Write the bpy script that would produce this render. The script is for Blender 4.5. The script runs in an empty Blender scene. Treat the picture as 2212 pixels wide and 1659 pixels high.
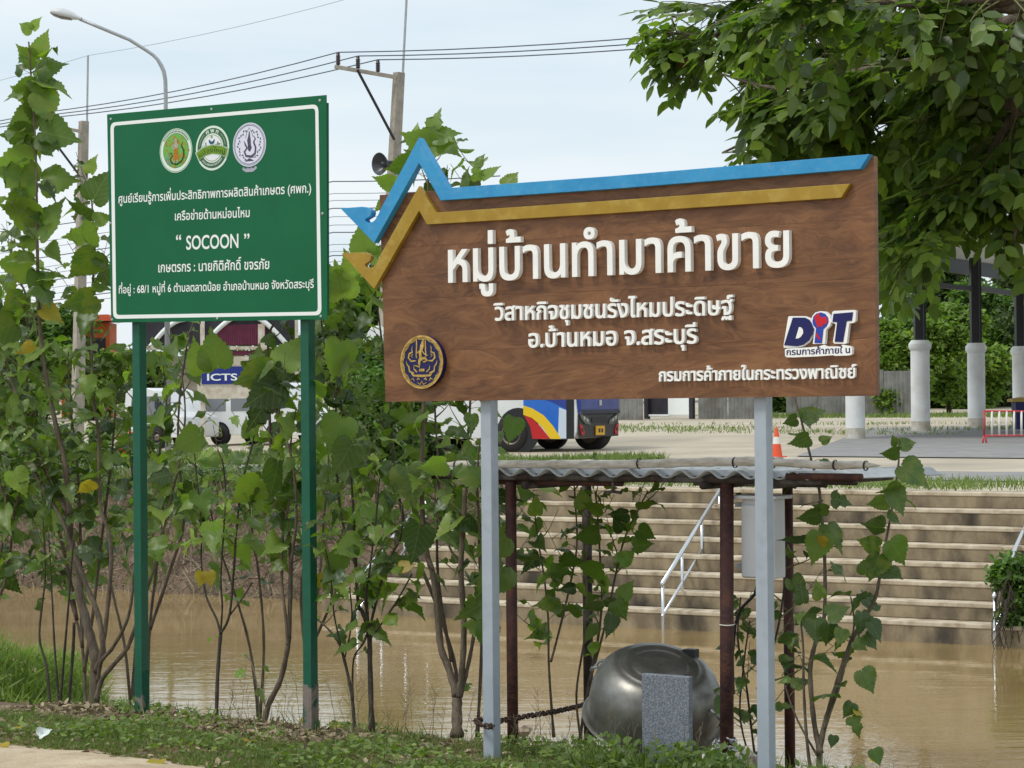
import bpy, bmesh, math, random
import numpy as np
from mathutils import Vector, Matrix, geometry
random.seed(7)
rng = np.random.default_rng(11)
S = bpy.context.scene
COL = S.collection

# ------------------------------------------------------------------ camera
F = 4920.0                      # focal length in pixels of a 2212 px wide frame
EYE = Vector((0, 0, 1.54))
_p, _r = math.radians(0.472), math.radians(-0.5)
_f = Vector((0, math.cos(_p), math.sin(_p))); _x = Vector((1, 0, 0)); _u = _x.cross(_f)
RX = _x * math.cos(_r) + _u * math.sin(_r); UP = -_x * math.sin(_r) + _u * math.cos(_r)
cam = bpy.data.cameras.new("camera"); cam.sensor_width = 36; cam.lens = F / 2212 * 36
cam.clip_start = 0.1; cam.clip_end = 5000
camo = bpy.data.objects.new("camera", cam); COL.objects.link(camo)
camo.matrix_world = Matrix(((RX.x, UP.x, -_f.x, EYE.x), (RX.y, UP.y, -_f.y, EYE.y), (RX.z, UP.z, -_f.z, EYE.z), (0, 0, 0, 1)))
cam.dof.use_dof = False
S.camera = camo

# ------------------------------------------------------------------ sky and sun
SUN_EL, SUN_AZ = math.radians(58), math.radians(-118)     # azimuth from +Y, clockwise positive: sun at the left, a little behind
w = bpy.data.worlds.new("World"); S.world = w; w.use_nodes = True
nt = w.node_tree; nt.nodes.clear()
def N(t, tree=None, **k):
    n = (tree or nt).nodes.new(t)
    for a, b in k.items(): setattr(n, a, b)
    return n
sky = N('ShaderNodeTexSky', sky_type='NISHITA', sun_disc=False, sun_elevation=SUN_EL, sun_rotation=SUN_AZ)
sky.air_density = 1.0; sky.dust_density = 2.5; sky.ozone_density = 1.5
tc = N('ShaderNodeTexCoord'); mp = N('ShaderNodeMapping'); mp.inputs['Scale'].default_value = (1.2, 1.2, 9)
nz = N('ShaderNodeTexNoise'); nz.inputs['Scale'].default_value = 1.6; nz.inputs['Detail'].default_value = 6; nz.inputs['Roughness'].default_value = .5
cr = N('ShaderNodeValToRGB'); cr.color_ramp.elements[0].position = .40; cr.color_ramp.elements[1].position = .60
cr.color_ramp.elements[0].color = (6.7, 7.85, 8.6, 1); cr.color_ramp.elements[1].color = (8.5, 9.0, 9.3, 1)
mx = N('ShaderNodeMix', data_type='RGBA'); mx.inputs[0].default_value = .86
bg = N('ShaderNodeBackground'); bg.inputs['Strength'].default_value = .1
wo = N('ShaderNodeOutputWorld')
L = nt.links.new
L(tc.outputs['Generated'], mp.inputs[0]); L(mp.outputs[0], nz.inputs['Vector']); L(nz.outputs[0], cr.inputs[0])
L(sky.outputs[0], mx.inputs[6]); L(cr.outputs[0], mx.inputs[7]); L(mx.outputs[2], bg.inputs[0]); L(bg.outputs[0], wo.inputs[0])
sl = bpy.data.lights.new("sun", 'SUN'); sl.energy = 1.5; sl.angle = math.radians(14); sl.color = (1, .965, .9)
so = bpy.data.objects.new("sun", sl); COL.objects.link(so)
sd = Vector((math.sin(SUN_AZ) * math.cos(SUN_EL), math.cos(SUN_AZ) * math.cos(SUN_EL), math.sin(SUN_EL)))
so.rotation_euler = sd.to_track_quat('Z', 'Y').to_euler(); so.location = (-20, -10, 40)
S.view_settings.view_transform = 'Standard'; S.view_settings.look = 'None'
S.view_settings.exposure = .2; S.view_settings.gamma = 1; S.view_settings.use_curve_mapping = False
S.render.engine = 'CYCLES'

# ------------------------------------------------------------------ geometry helpers
def ray(u, v): return _f + RX * ((u - 1106) / F) - UP * ((v - 829.5) / F)
def at(u, v, Y):
    d = ray(u, v); return EYE + d * (Y / d.y)
TN, TF = math.radians(35), math.radians(32)          # bearings of the near bank and of the far bank
eN = Vector((math.cos(TN), -math.sin(TN), 0)); nN = Vector((math.sin(TN), math.cos(TN), 0))
eF = Vector((math.cos(TF), -math.sin(TF), 0)); nF = Vector((math.sin(TF), math.cos(TF), 0))
def near(u, v, q):                                    # point on the upright plane at distance q, parallel to the near bank
    d = ray(u, v); return EYE + d * (q / d.dot(nN))
def nq(a, q, z=0.0): return eN * a + nN * q + Vector((0, 0, z))
def fq(a, q, z=0.0): return eF * a + nF * q + Vector((0, 0, z))
WATER = -1.97
def sm(a, b, t):
    t = max(0, min(1, (t - a) / (b - a))); return t * t * (3 - 2 * t)
def zfar(p):
    q = p.dot(nF); return .05 + .0164 * (q - 34.5)
def far(u, v, dz=0.0):                                # where the sight line meets the far ground
    d = ray(u, v); a = EYE.z - (.05 - .0164 * 34.5 + dz)
    s = a / (.0164 * d.dot(nF) - d.z); return EYE + d * s
def h2(x, y, s=1.0):
    from mathutils import noise
    return noise.noise(Vector((x * s, y * s, 3.1)))
def znear(a, q):
    z = -.055 * sm(7.7, 8.35, q) - .24 * sm(8.4, 9.8, q) - 2.1 * sm(9.7, 12.4, q)
    z += .02 * math.exp(-((q - 8.4) / .3) ** 2)
    z += .018 * h2(a, q, 2.3) * sm(7, 8, q) + .008 * h2(a, q, 9)
    return z
def zground(p): return znear(p.dot(eN), p.dot(nN))

def tag(o, label=None, cat=None, group=None, kind=None):
    if label: o['label'] = label
    if cat: o['category'] = cat
    if group: o['group'] = group
    if kind: o['kind'] = kind
    return o
def thing(name, label, cat, loc=(0, 0, 0), group=None):
    o = bpy.data.objects.new(name, None); COL.objects.link(o); o.location = loc
    o.empty_display_size = .1
    return tag(o, label, cat, group)
def put(me, name, parent=None, M=None):
    o = bpy.data.objects.new(name, me); COL.objects.link(o)
    if parent is not None:
        o.parent = parent
        root = parent
        T = Vector((0, 0, 0))
        while root is not None: T += root.location if root.type == 'EMPTY' else Vector((0, 0, 0)); root = root.parent
        o.matrix_parent_inverse = Matrix.Translation(-T) if parent.type == 'EMPTY' else Matrix.Identity(4)
    if M is not None: o.matrix_basis = M
    return o
class MB:
    """collects polygons, builds them as one mesh"""
    def __init__(s): s.v = []; s.f = []; s.m = []; s.cur = 0
    def add(s, vs, fs):
        b = len(s.v); s.v += [tuple(x) for x in vs]; s.f += [tuple(b + i for i in f) for f in fs]; s.m += [s.cur] * len(fs); return s
    def box(s, c, sx, sy, sz, X=Vector((1, 0, 0)), Y=Vector((0, 1, 0)), Z=Vector((0, 0, 1))):
        c = Vector(c); P = []
        for k in (-1, 1):
            for j in (-1, 1):
                for i in (-1, 1): P.append(c + X * (i * sx / 2) + Y * (j * sy / 2) + Z * (k * sz / 2))
        return s.add(P, [(0, 2, 3, 1), (4, 5, 7, 6), (0, 1, 5, 4), (2, 6, 7, 3), (0, 4, 6, 2), (1, 3, 7, 5)])
    def tube(s, pts, r, n=8, cap=True, sq=0.0):
        pts = [Vector(p) for p in pts]; R = r if isinstance(r, (list, tuple)) else [r] * len(pts)
        ref = None; V = []
        for i, p in enumerate(pts):
            t = (pts[min(i + 1, len(pts) - 1)] - pts[max(i - 1, 0)]).normalized()
            if ref is None: ref = t.orthogonal().normalized()
            ref = (ref - t * ref.dot(t)).normalized(); b = t.cross(ref)
            for k in range(n):
                a = 2 * math.pi * k / n + sq; V.append(p + (ref * math.cos(a) + b * math.sin(a)) * R[i])
        Fs = []
        for i in range(len(pts) - 1):
            for k in range(n):
                Fs.append((i * n + k, i * n + (k + 1) % n, (i + 1) * n + (k + 1) % n, (i + 1) * n + k))
        if cap: Fs += [tuple(reversed(range(n))), tuple(range((len(pts) - 1) * n, len(pts) * n))]
        return s.add(V, Fs)
    def prism(s, poly, origin, X, Z, Yd, d0, d1):
        """2D polygon (x,z) extruded from depth d0 to d1 along Yd (towards the viewer)"""
        n = len(poly); tri = geometry.tessellate_polygon([[Vector((a, b, 0)) for a, b in poly]])
        A = [origin + X * a + Z * b + Yd * d0 for a, b in poly]; B = [origin + X * a + Z * b + Yd * d1 for a, b in poly]
        ar = sum(poly[i][0] * poly[(i + 1) % n][1] - poly[(i + 1) % n][0] * poly[i][1] for i in range(n))
        Fs = []
        for t in tri:
            a, b, c = t
            cr_ = (poly[b][0] - poly[a][0]) * (poly[c][1] - poly[a][1]) - (poly[b][1] - poly[a][1]) * (poly[c][0] - poly[a][0])
            if cr_ < 0: a, b, c = c, b, a
            Fs.append((n + a, n + b, n + c)); Fs.append((c, b, a))
        for i in range(n):
            j = (i + 1) % n
            Fs.append((i, j, n + j, n + i) if ar > 0 else (j, i, n + i, n + j))
        return s.add(A + B, Fs)
    def lathe(s, prof, M, n=32, cap=False):
        V = []
        for r, z in prof:
            for k in range(n):
                a = 2 * math.pi * k / n; V.append(M @ Vector((r * math.cos(a), r * math.sin(a), z)))
        Fs = [(i * n + k, i * n + (k + 1) % n, (i + 1) * n + (k + 1) % n, (i + 1) * n + k) for i in range(len(prof) - 1) for k in range(n)]
        if cap: Fs += [tuple(reversed(range(n))), tuple(range((len(prof) - 1) * n, len(prof) * n))]
        return s.add(V, Fs)
    def mesh(s, name, mats, smooth=False):
        me = bpy.data.meshes.new(name); me.from_pydata(s.v, [], s.f)
        for m in (mats if isinstance(mats, (list, tuple)) else [mats]): me.materials.append(m)
        if any(s.m): me.polygons.foreach_set('material_index', s.m)
        if smooth: me.polygons.foreach_set('use_smooth', [True] * len(s.f))
        me.update(); return me
    def build(s, name, mats, parent=None, smooth=False, bevel=0, label=None):
        o = put(s.mesh(name, mats, smooth), name, parent)
        if bevel:
            b = o.modifiers.new('b', 'BEVEL'); b.width = bevel; b.segments = 2; b.limit_method = 'ANGLE'
        if label: o['label'] = label
        return o
def edge_smooth(o, deg=40):
    me = o.data; me.polygons.foreach_set('use_smooth', [True] * len(me.polygons))
    try: me.set_sharp_from_angle(angle=math.radians(deg))
    except Exception: pass
    return o

# ------------------------------------------------------------------ materials
def srgb(r, g, b):
    f = lambda c: (c / 255 / 12.92) if c / 255 <= .04045 else ((c / 255 + .055) / 1.055) ** 2.4
    return (f(r), f(g), f(b), 1)
def mat(name, c1, c2=None, scale=5.0, rough=.6, bump=0.0, metal=0.0, stretch=(1, 1, 1), detail=6, c3=None, scale3=1.0, amount3=.5,
        lo=.35, hi=.65, spec=.5, bscale=None, rvar=0.0, objrand=0.0, coat=0.0):
    m = bpy.data.materials.new(name); m.use_nodes = True; t = m.node_tree; n = t.nodes; l = t.links.new
    b = n['Principled BSDF']; b.inputs['Roughness'].default_value = rough; b.inputs['Metallic'].default_value = metal
    b.inputs['Specular IOR Level'].default_value = spec; b.inputs['Coat Weight'].default_value = coat
    g = n.new('ShaderNodeTexCoord'); mpn = n.new('ShaderNodeMapping'); mpn.inputs['Scale'].default_value = stretch
    l(g.outputs['Object'], mpn.inputs[0])
    nz = n.new('ShaderNodeTexNoise'); nz.inputs['Scale'].default_value = scale; nz.inputs['Detail'].default_value = detail; nz.inputs['Roughness'].default_value = .6
    l(mpn.outputs[0], nz.inputs['Vector'])
    out = None
    if c2 is not None:
        r = n.new('ShaderNodeValToRGB'); r.color_ramp.elements[0].position = lo; r.color_ramp.elements[1].position = hi
        r.color_ramp.elements[0].color = c1; r.color_ramp.elements[1].color = c2; l(nz.outputs[0], r.inputs[0]); out = r.outputs[0]
    else:
        b.inputs['Base Color'].default_value = c1
    if c3 is not None:
        n3 = n.new('ShaderNodeTexNoise'); n3.inputs['Scale'].default_value = scale3; n3.inputs['Detail'].default_value = 5; l(mpn.outputs[0], n3.inputs['Vector'])
        r3 = n.new('ShaderNodeMapRange'); r3.inputs[1].default_value = .52; r3.inputs[2].default_value = .68; r3.inputs[4].default_value = amount3; l(n3.outputs[0], r3.inputs[0])
        x = n.new('ShaderNodeMix'); x.data_type = 'RGBA'; l(r3.outputs[0], x.inputs[0]); x.inputs[7].default_value = c3
        if out: l(out, x.inputs[6])
        else: x.inputs[6].default_value = c1
        out = x.outputs[2]
    if objrand:
        oi = n.new('ShaderNodeObjectInfo'); hs = n.new('ShaderNodeHueSaturation')
        mr = n.new('ShaderNodeMapRange'); mr.inputs[3].default_value = 1 - objrand; mr.inputs[4].default_value = 1 + objrand
        l(oi.outputs['Random'], mr.inputs[0]); l(mr.outputs[0], hs.inputs['Value'])
        if out: l(out, hs.inputs['Color'])
        else: hs.inputs['Color'].default_value = c1
        out = hs.outputs[0]
    if out: l(out, b.inputs['Base Color'])
    if rvar:
        mr = n.new('ShaderNodeMapRange'); mr.inputs[3].default_value = rough - rvar; mr.inputs[4].default_value = rough + rvar
        l(nz.outputs[0], mr.inputs[0]); l(mr.outputs[0], b.inputs['Roughness'])
    if bump:
        bn = n.new('ShaderNodeTexNoise'); bn.inputs['Scale'].default_value = bscale or scale * 4; bn.inputs['Detail'].default_value = 5; l(mpn.outputs[0], bn.inputs['Vector'])
        bp = n.new('ShaderNodeBump'); bp.inputs['Strength'].default_value = min(1, bump); bp.inputs['Distance'].default_value = .01 * max(1, bump)
        l(bn.outputs[0], bp.inputs['Height']); l(bp.outputs[0], b.inputs['Normal'])
    return m
def leafmat(name, base, alt, veins=True, attr=False, trans=.35, vary=.35, rough=.42, backlight=(1.7, 2.0, .7)):
    m = bpy.data.materials.new(name); m.use_nodes = True; t = m.node_tree; n = t.nodes; l = t.links.new
    b = n['Principled BSDF']; b.inputs['Roughness'].default_value = rough; b.inputs['Specular IOR Level'].default_value = .55
    o = n['Material Output']
    if attr:
        a = n.new('ShaderNodeAttribute'); a.attribute_name = 'tone'; rnd = a.outputs['Fac']
    else:
        a = n.new('ShaderNodeObjectInfo'); rnd = a.outputs['Random']
    x = n.new('ShaderNodeMix'); x.data_type = 'RGBA'; x.inputs[6].default_value = base; x.inputs[7].default_value = alt; l(rnd, x.inputs[0])
    hs = n.new('ShaderNodeHueSaturation'); mr = n.new('ShaderNodeMapRange'); mr.inputs[3].default_value = 1 - vary; mr.inputs[4].default_value = 1 + vary
    wn = n.new('ShaderNodeTexWhiteNoise'); wn.noise_dimensions = '1D'; l(rnd, wn.inputs['W']); l(wn.outputs['Value'], mr.inputs[0])
    l(mr.outputs[0], hs.inputs['Value']); l(x.outputs[2], hs.inputs['Color']); col = hs.outputs[0]
    if veins:
        g = n.new('ShaderNodeTexCoord'); sp = n.new('ShaderNodeSeparateXYZ'); l(g.outputs['Object'], sp.inputs[0])
        def M(op, *ins):
            q = n.new('ShaderNodeMath'); q.operation = op
            for i, v in enumerate(ins):
                if isinstance(v, (int, float)): q.inputs[i].default_value = v
                else: l(v, q.inputs[i])
            return q.outputs[0]
        ay = M('ABSOLUTE', sp.outputs[1]); mid = M('LESS_THAN', ay, .016)
        s_ = M('SUBTRACT', sp.outputs[0], M('MULTIPLY', ay, .85)); fr = M('FRACT', M('MULTIPLY', M('ADD', s_, 1.0), 5.5))
        lat = M('MULTIPLY', M('LESS_THAN', fr, .1), M('LESS_THAN', ay, .40))
        mo = n.new('ShaderNodeTexNoise'); mo.inputs['Scale'].default_value = 3.2; mo.inputs['Detail'].default_value = 4; mo.noise_dimensions = '4D'; l(g.outputs['Object'], mo.inputs['Vector']); l(M('MULTIPLY', rnd, 40.0), mo.inputs['W'])
        age = M('MULTIPLY', M('MULTIPLY', M('SUBTRACT', mo.outputs[0], .42), 4.0), M('POWER', wn.outputs['Value'], 3.0)); age = M('MINIMUM', M('MAXIMUM', age, 0.0), .38)
        yy = n.new('ShaderNodeMix'); yy.data_type = 'RGBA'; l(age, yy.inputs[0]); l(col, yy.inputs[6]); yy.inputs[7].default_value = (.26, .27, .04, 1); col = yy.outputs[2]
        vm = M('MULTIPLY', M('MAXIMUM', mid, lat), .45)
        y = n.new('ShaderNodeMix'); y.data_type = 'RGBA'; l(vm, y.inputs[0]); l(col, y.inputs[6]); y.inputs[7].default_value = (.16, .22, .07, 1)
        col = y.outputs[2]
        bp = n.new('ShaderNodeBump'); bp.inputs['Strength'].default_value = .5; bp.inputs['Distance'].default_value = .004; l(fr, bp.inputs['Height']); l(bp.outputs[0], b.inputs['Normal'])
    l(col, b.inputs['Base Color'])
    tr = n.new('ShaderNodeBsdfTranslucent'); ms = n.new('ShaderNodeMixShader'); ms.inputs[0].default_value = trans
    tm = n.new('ShaderNodeMix'); tm.data_type = 'RGBA'; tm.blend_type = 'MULTIPLY'; tm.inputs[0].default_value = 1; l(col, tm.inputs[6]); tm.inputs[7].default_value = (*backlight, 1)
    l(tm.outputs[2], tr.inputs[0]); l(b.outputs[0], ms.inputs[1]); l(tr.outputs[0], ms.inputs[2]); l(ms.outputs[0], o.inputs[0])
    return m

M_green = mat('green_sign_sheet', srgb(8, 97, 60), srgb(11, 103, 65), 3, .5, spec=.3, c3=srgb(14, 94, 60), scale3=9, amount3=.25)
M_gpost = mat('green_paint', srgb(8, 84, 62), srgb(12, 92, 68), 8, .4, .15)
M_white = mat('white_film', srgb(242, 246, 244), None, rough=.5)
M_letter = mat('white_paint', srgb(250, 250, 247), srgb(242, 242, 238), 14, .45)
M_blue = mat('blue_paint', srgb(42, 140, 196), srgb(56, 152, 204), 7, .5, .25, c3=srgb(126, 172, 196), scale3=26, amount3=.22)
M_gold = mat('gold_paint', srgb(172, 140, 48), srgb(160, 128, 42), 10, .42, .1, metal=.2, c3=srgb(190, 164, 84), scale3=18, amount3=.45)
M_greypost = mat('grey_paint', srgb(168, 178, 188), srgb(158, 168, 178), 6, .4, c3=srgb(120, 118, 112), scale3=22, amount3=.15)
M_rust = mat('rusty_maroon_pipe', srgb(58, 34, 34), srgb(84, 48, 42), 14, .7, .5, c3=srgb(104, 64, 40), scale3=20, amount3=.7)
M_dkrust = mat('dark_rusted_steel', srgb(40, 34, 32), srgb(72, 56, 46), 16, .75, .5, c3=srgb(120, 118, 118), scale3=8, amount3=.6)
M_soil = None
M_concrete = mat('stained_concrete', srgb(158, 142, 114), srgb(116, 102, 82), 3.4, .85, .5, c3=srgb(56, 50, 43), scale3=1.5, amount3=.9, stretch=(1, 1, .55), bscale=30)
M_nosing = mat('worn_concrete_edge', srgb(208, 195, 172), srgb(172, 156, 132), 3.5, .85, .4, c3=srgb(138, 120, 96), scale3=3.2, amount3=.85)
M_steel = mat('stainless_steel', srgb(214, 216, 218), None, rough=.25, metal=.95)
M_bark = mat('mulberry_bark', srgb(118, 104, 88), srgb(84, 72, 60), 30, .85, .8, c3=srgb(140, 130, 112), scale3=12, amount3=.5, stretch=(1, 1, .35))
M_barkd = mat('dark_bark', srgb(78, 70, 60), srgb(54, 46, 38), 30, .85, .8, stretch=(1, 1, .35))
M_twig = mat('green_twig', srgb(122, 126, 72), srgb(104, 96, 66), 20, .7)
M_polecon = mat('concrete_pole', srgb(172, 164, 150), srgb(148, 140, 128), 6, .85, .3)
M_black = mat('black_paint', srgb(24, 24, 28), None, rough=.5)
M_wire = mat('wire_dark', srgb(88, 95, 108), None, rough=.6)
M_wirel = mat('wire_faint', srgb(150, 157, 168), None, rough=.6)
M_galv = mat('galvanised', srgb(176, 180, 182), srgb(160, 164, 166), 8, .45, metal=.3)
# ------------------------------------------------------------------ lettering
ADV = {' ': .278, '(': .323, ')': .323, '.': .219, '/': .281, '1': .5, '6': .5, '8': .5, ':': .219}
_gl = {}
def raw(s, fill='NONE'):
    c = bpy.data.curves.new('t', 'FONT'); c.body = s; c.size = 1; c.fill_mode = fill; c.resolution_u = 4
    o = bpy.data.objects.new('t', c); COL.objects.link(o); bpy.context.view_layer.update()
    dg = bpy.context.evaluated_depsgraph_get(); me = bpy.data.meshes.new_from_object(o.evaluated_get(dg))
    V = [(v.co.x, v.co.y) for v in me.vertices]; E = [tuple(e.vertices) for e in me.edges]
    bpy.data.objects.remove(o); bpy.data.curves.remove(c); bpy.data.meshes.remove(me)
    return V, E
def loops_of(V, E):
    adj = {}
    for a, b in E: adj.setdefault(a, []).append(b); adj.setdefault(b, []).append(a)
    seen = set(); out = []
    for s0 in sorted(adj):
        if s0 in seen: continue
        cur, prev, loop = s0, None, []
        nxt0 = min(adj[s0])
        nxt = s0 + 1 if s0 + 1 in adj[s0] else nxt0
        while cur not in seen:
            seen.add(cur); loop.append(cur)
            if prev is not None:
                c = [k for k in adj[cur] if k != prev]; nxt = c[0] if c else s0
            prev, cur = cur, nxt
        if len(loop) > 2: out.append([V[i] for i in loop])
    return out
ID = raw('II')
IW = max(x for x, y in ID[0])
def glyph(ch):
    if ch not in _gl:
        V, E = raw('I' + ch + 'I'); adv = max(x for x, y in V) - IW
        ext = max(x for x, y in raw('I')[0])
        lp = loops_of(*raw(ch)) if ch.strip() else []
        if ch in 'ิีืึุู่้็์ํั': adv = 0
        _gl[ch] = (adv, lp)
    return _gl[ch]
def area(p): return .5 * sum(p[i][0] * p[(i + 1) % len(p)][1] - p[(i + 1) % len(p)][0] * p[i][1] for i in range(len(p)))
def layout(s, track=0.0):
    x = 0; out = []; prevup = False
    for k, ch in enumerate(s):
        adv, lp = glyph(ch)
        dy = .17 if (ch in '่้์' and k and s[k - 1] in 'ิีืั') else 0
        # a leading vowel mark glyph is drawn relative to the pen
        out.append((ch, [[(a + x, b + dy) for a, b in c] for c in lp])); x += adv + (track if adv else 0)
    return out
def solid(conts, bold=0.0):
    """non-zero union of contours -> verts2d, tris, boundary edges"""
    if not conts: return [], [], []
    big = max(conts, key=lambda c: abs(area(c))); sgn = 1 if area(big) > 0 else -1
    cs = []
    for c in conts:
        d = []
        for p in c:
            if not d or math.hypot(p[0] - d[-1][0], p[1] - d[-1][1]) > 1e-4: d.append(p)
        if math.hypot(d[0][0] - d[-1][0], d[0][1] - d[-1][1]) < 1e-4: d.pop()
        n = len(d); o = []
        for i in range(n):
            a, b, e = d[i - 1], d[i], d[(i + 1) % n]
            t1 = (b[0] - a[0], b[1] - a[1]); t2 = (e[0] - b[0], e[1] - b[1])
            l1, l2 = math.hypot(*t1), math.hypot(*t2)
            n1 = (t1[1] / l1 * sgn, -t1[0] / l1 * sgn); n2 = (t2[1] / l2 * sgn, -t2[0] / l2 * sgn)
            m = (n1[0] + n2[0], n1[1] + n2[1]); lm = math.hypot(*m) or 1
            m = (m[0] / lm, m[1] / lm); c_ = max(.6, m[0] * n1[0] + m[1] * n1[1])
            o.append((b[0] + m[0] * bold / c_, b[1] + m[1] * bold / c_))
        cs.append(o)
    vs = []; es = []
    for c in cs:
        b = len(vs); vs += [Vector(p) for p in c]; es += [(b + i, b + (i + 1) % len(c)) for i in range(len(c))]
    V, E, Fc, *_ = geometry.delaunay_2d_cdt(vs, es, [], 0, 1e-5)
    T = []
    for f in Fc:
        x = sum(V[i].x for i in f) / 3; y = sum(V[i].y for i in f) / 3; wn = 0
        for c in cs:
            n = len(c)
            for i in range(n):
                (x0, y0), (x1, y1) = c[i], c[(i + 1) % n]
                if (y0 <= y) != (y1 <= y):
                    xc = x0 + (y - y0) * (x1 - x0) / (y1 - y0)
                    if xc > x: wn += 1 if y1 > y0 else -1
        if wn != 0:
            a, b, c_ = f
            if (V[b].x - V[a].x) * (V[c_].y - V[a].y) - (V[b].y - V[a].y) * (V[c_].x - V[a].x) < 0: a, b = b, a
            T.append((a, b, c_))
    cnt = {}
    for t in T:
        for i in range(3):
            e = (t[i], t[(i + 1) % 3]); cnt[e] = 1
    B = [e for e in cnt if (e[1], e[0]) not in cnt]
    return [(p.x, p.y) for p in V], T, B
def add_solid(mb, sol, tf, y0, y1):
    """sol from solid(); tf maps (x,y)->(X,Z) local; front at depth y1 (towards -Y), back at y0"""
    V, T, B = sol
    P = [tf(a, b) for a, b in V]; n = len(P); vs = [(x, y1, z) for x, z in P]; fs = [tuple(t) for t in T]
    if y0 != y1:
        vs += [(x, y0, z) for x, z in P]; fs += [(b, a, a + n, b + n) for a, b in B]
    mb.add(vs, fs)
class Board:
    def __init__(s, name, label, cat, a0, q, z0=0.0):
        s.a0, s.q, s.z0 = a0, q, z0
        s.e = thing(name, label, cat, nq(a0, q, z0)); s.e.rotation_euler = (0, 0, -TN)
    def p(s, u, v, d=0.0):      # pixel -> local (x, z) on the plane d in front of the board
        P = near(u, v, s.q - d); return (P.dot(eN) - s.a0, P.z - s.z0)
    def mesh(s, mb, name, m, smooth=False, bevel=0, label=None):
        o = bpy.data.objects.new(name, mb.mesh(name, m, smooth)); COL.objects.link(o); o.parent = s.e
        if bevel:
            b = o.modifiers.new('b', 'BEVEL'); b.width = bevel; b.segments = 2; b.limit_method = 'ANGLE'
        if label: o['label'] = label
        return o
    def poly(s, mb, pts, d0, d1):
        mb.prism(pts, Vector((0, 0, 0)), Vector((1, 0, 0)), Vector((0, 0, 1)), Vector((0, -1, 0)), d0, d1)
    def text(s, st, A, B_, xh, d0, d1, m, name, bold=0.0, split=True, track=0.0, cap=.548):
        lay = layout(st, track); xs = [p[0] for _, cs in lay for c in cs for p in c]
        x0, x1 = min(xs), max(xs)
        (ax, az), (bx, bz) = s.p(*A, d1), s.p(*B_, d1)
        Ln = math.hypot(bx - ax, bz - az); cx, cz = (bx - ax) / Ln, (bz - az) / Ln
        Y = near(*A, s.q).y; sz = xh * Y / F / (cap + 2 * bold); sx = Ln / (x1 - x0 + 2 * bold); x0 -= bold; az += bold * sz
        tf = lambda x, y: (ax + cx * (x - x0) * sx - cz * y * sz, az + cz * (x - x0) * sx + cx * y * sz)
        if split:
            for ch, cs in lay:
                if cs:
                    mb = MB(); add_solid(mb, solid(cs, bold), tf, -d0, -d1); s.mesh(mb, name, m, bevel=0)
        else:
            mb = MB()
            for ch, cs in lay:
                if cs: add_solid(mb, solid(cs, bold), tf, -d0, -d1)
            s.mesh(mb, name, m)
# ------------------------------------------------------------------ the brown board
def wood_mat():
    m = bpy.data.materials.new('stained_wood'); m.use_nodes = True; t = m.node_tree; n = t.nodes; l = t.links.new
    b = n['Principled BSDF']; b.inputs['Roughness'].default_value = .42
    g = n.new('ShaderNodeTexCoord'); oi = n.new('ShaderNodeObjectInfo')
    mp = n.new('ShaderNodeMapping'); mp.inputs['Scale'].default_value = (1.0, 1.0, 3.0); l(g.outputs['Object'], mp.inputs[0])
    off = n.new('ShaderNodeVectorMath'); off.operation = 'SCALE'; cmb = n.new('ShaderNodeCombineXYZ')
    l(oi.outputs['Random'], cmb.inputs[0]); l(oi.outputs['Random'], cmb.inputs[1]); l(cmb.outputs[0], off.inputs[0]); off.inputs['Scale'].default_value = 13
    ad = n.new('ShaderNodeVectorMath'); ad.operation = 'ADD'; l(mp.outputs[0], ad.inputs[0]); l(off.outputs[0], ad.inputs[1])
    w1 = n.new('ShaderNodeTexNoise'); w1.inputs['Scale'].default_value = 1.6; w1.inputs['Detail'].default_value = 3; w1.inputs['Distortion'].default_value = 1.2; l(ad.outputs[0], w1.inputs['Vector'])
    sc = n.new('ShaderNodeVectorMath'); sc.operation = 'MULTIPLY_ADD'; l(w1.outputs['Color'], sc.inputs[0]); sc.inputs[1].default_value = (.9, .9, 1.8); l(ad.outputs[0], sc.inputs[2])
    n2 = n.new('ShaderNodeTexNoise'); n2.inputs['Scale'].default_value = 4.2; n2.inputs['Detail'].default_value = 8; n2.inputs['Roughness'].default_value = .62; l(sc.outputs[0], n2.inputs['Vector'])
    wv = n.new('ShaderNodeTexWave'); wv.bands_direction = 'Z'; wv.inputs['Scale'].default_value = 3.4; wv.inputs['Distortion'].default_value = 7; wv.inputs['Detail'].default_value = 3; wv.inputs['Detail Scale'].default_value = 1.1; l(sc.outputs[0], wv.inputs['Vector'])
    mm = n.new('ShaderNodeMix'); mm.inputs[0].default_value = .07; l(n2.outputs[0], mm.inputs[2]); l(wv.outputs['Fac'], mm.inputs[3])
    r = n.new('ShaderNodeValToRGB'); e = r.color_ramp.elements; e[0].position = .28; e[0].color = srgb(82, 52, 31); e[1].position = .72; e[1].color = srgb(140, 98, 62)
    k = e.new(.47); k.color = srgb(113, 74, 44); l(mm.outputs[0], r.inputs[0])
    n3 = n.new('ShaderNodeTexNoise'); n3.inputs['Scale'].default_value = 2.2; l(g.outputs['Object'], n3.inputs['Vector'])
    r3 = n.new('ShaderNodeMapRange'); r3.inputs[1].default_value = .3; r3.inputs[2].default_value = .7; r3.inputs[3].default_value = .82; r3.inputs[4].default_value = 1.16; l(n3.outputs[0], r3.inputs[0])
    hs = n.new('ShaderNodeHueSaturation'); l(r.outputs[0], hs.inputs['Color']); l(r3.outputs[0], hs.inputs['Value'])
    l(hs.outputs[0], b.inputs['Base Color'])
    bp = n.new('ShaderNodeBump'); bp.inputs['Strength'].default_value = .35; bp.inputs['Distance'].default_value = .003; l(mm.outputs[0], bp.inputs['Height']); l(bp.outputs[0], b.inputs['Normal'])
    return m
M_wood = wood_mat()
QB = 8.11
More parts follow.
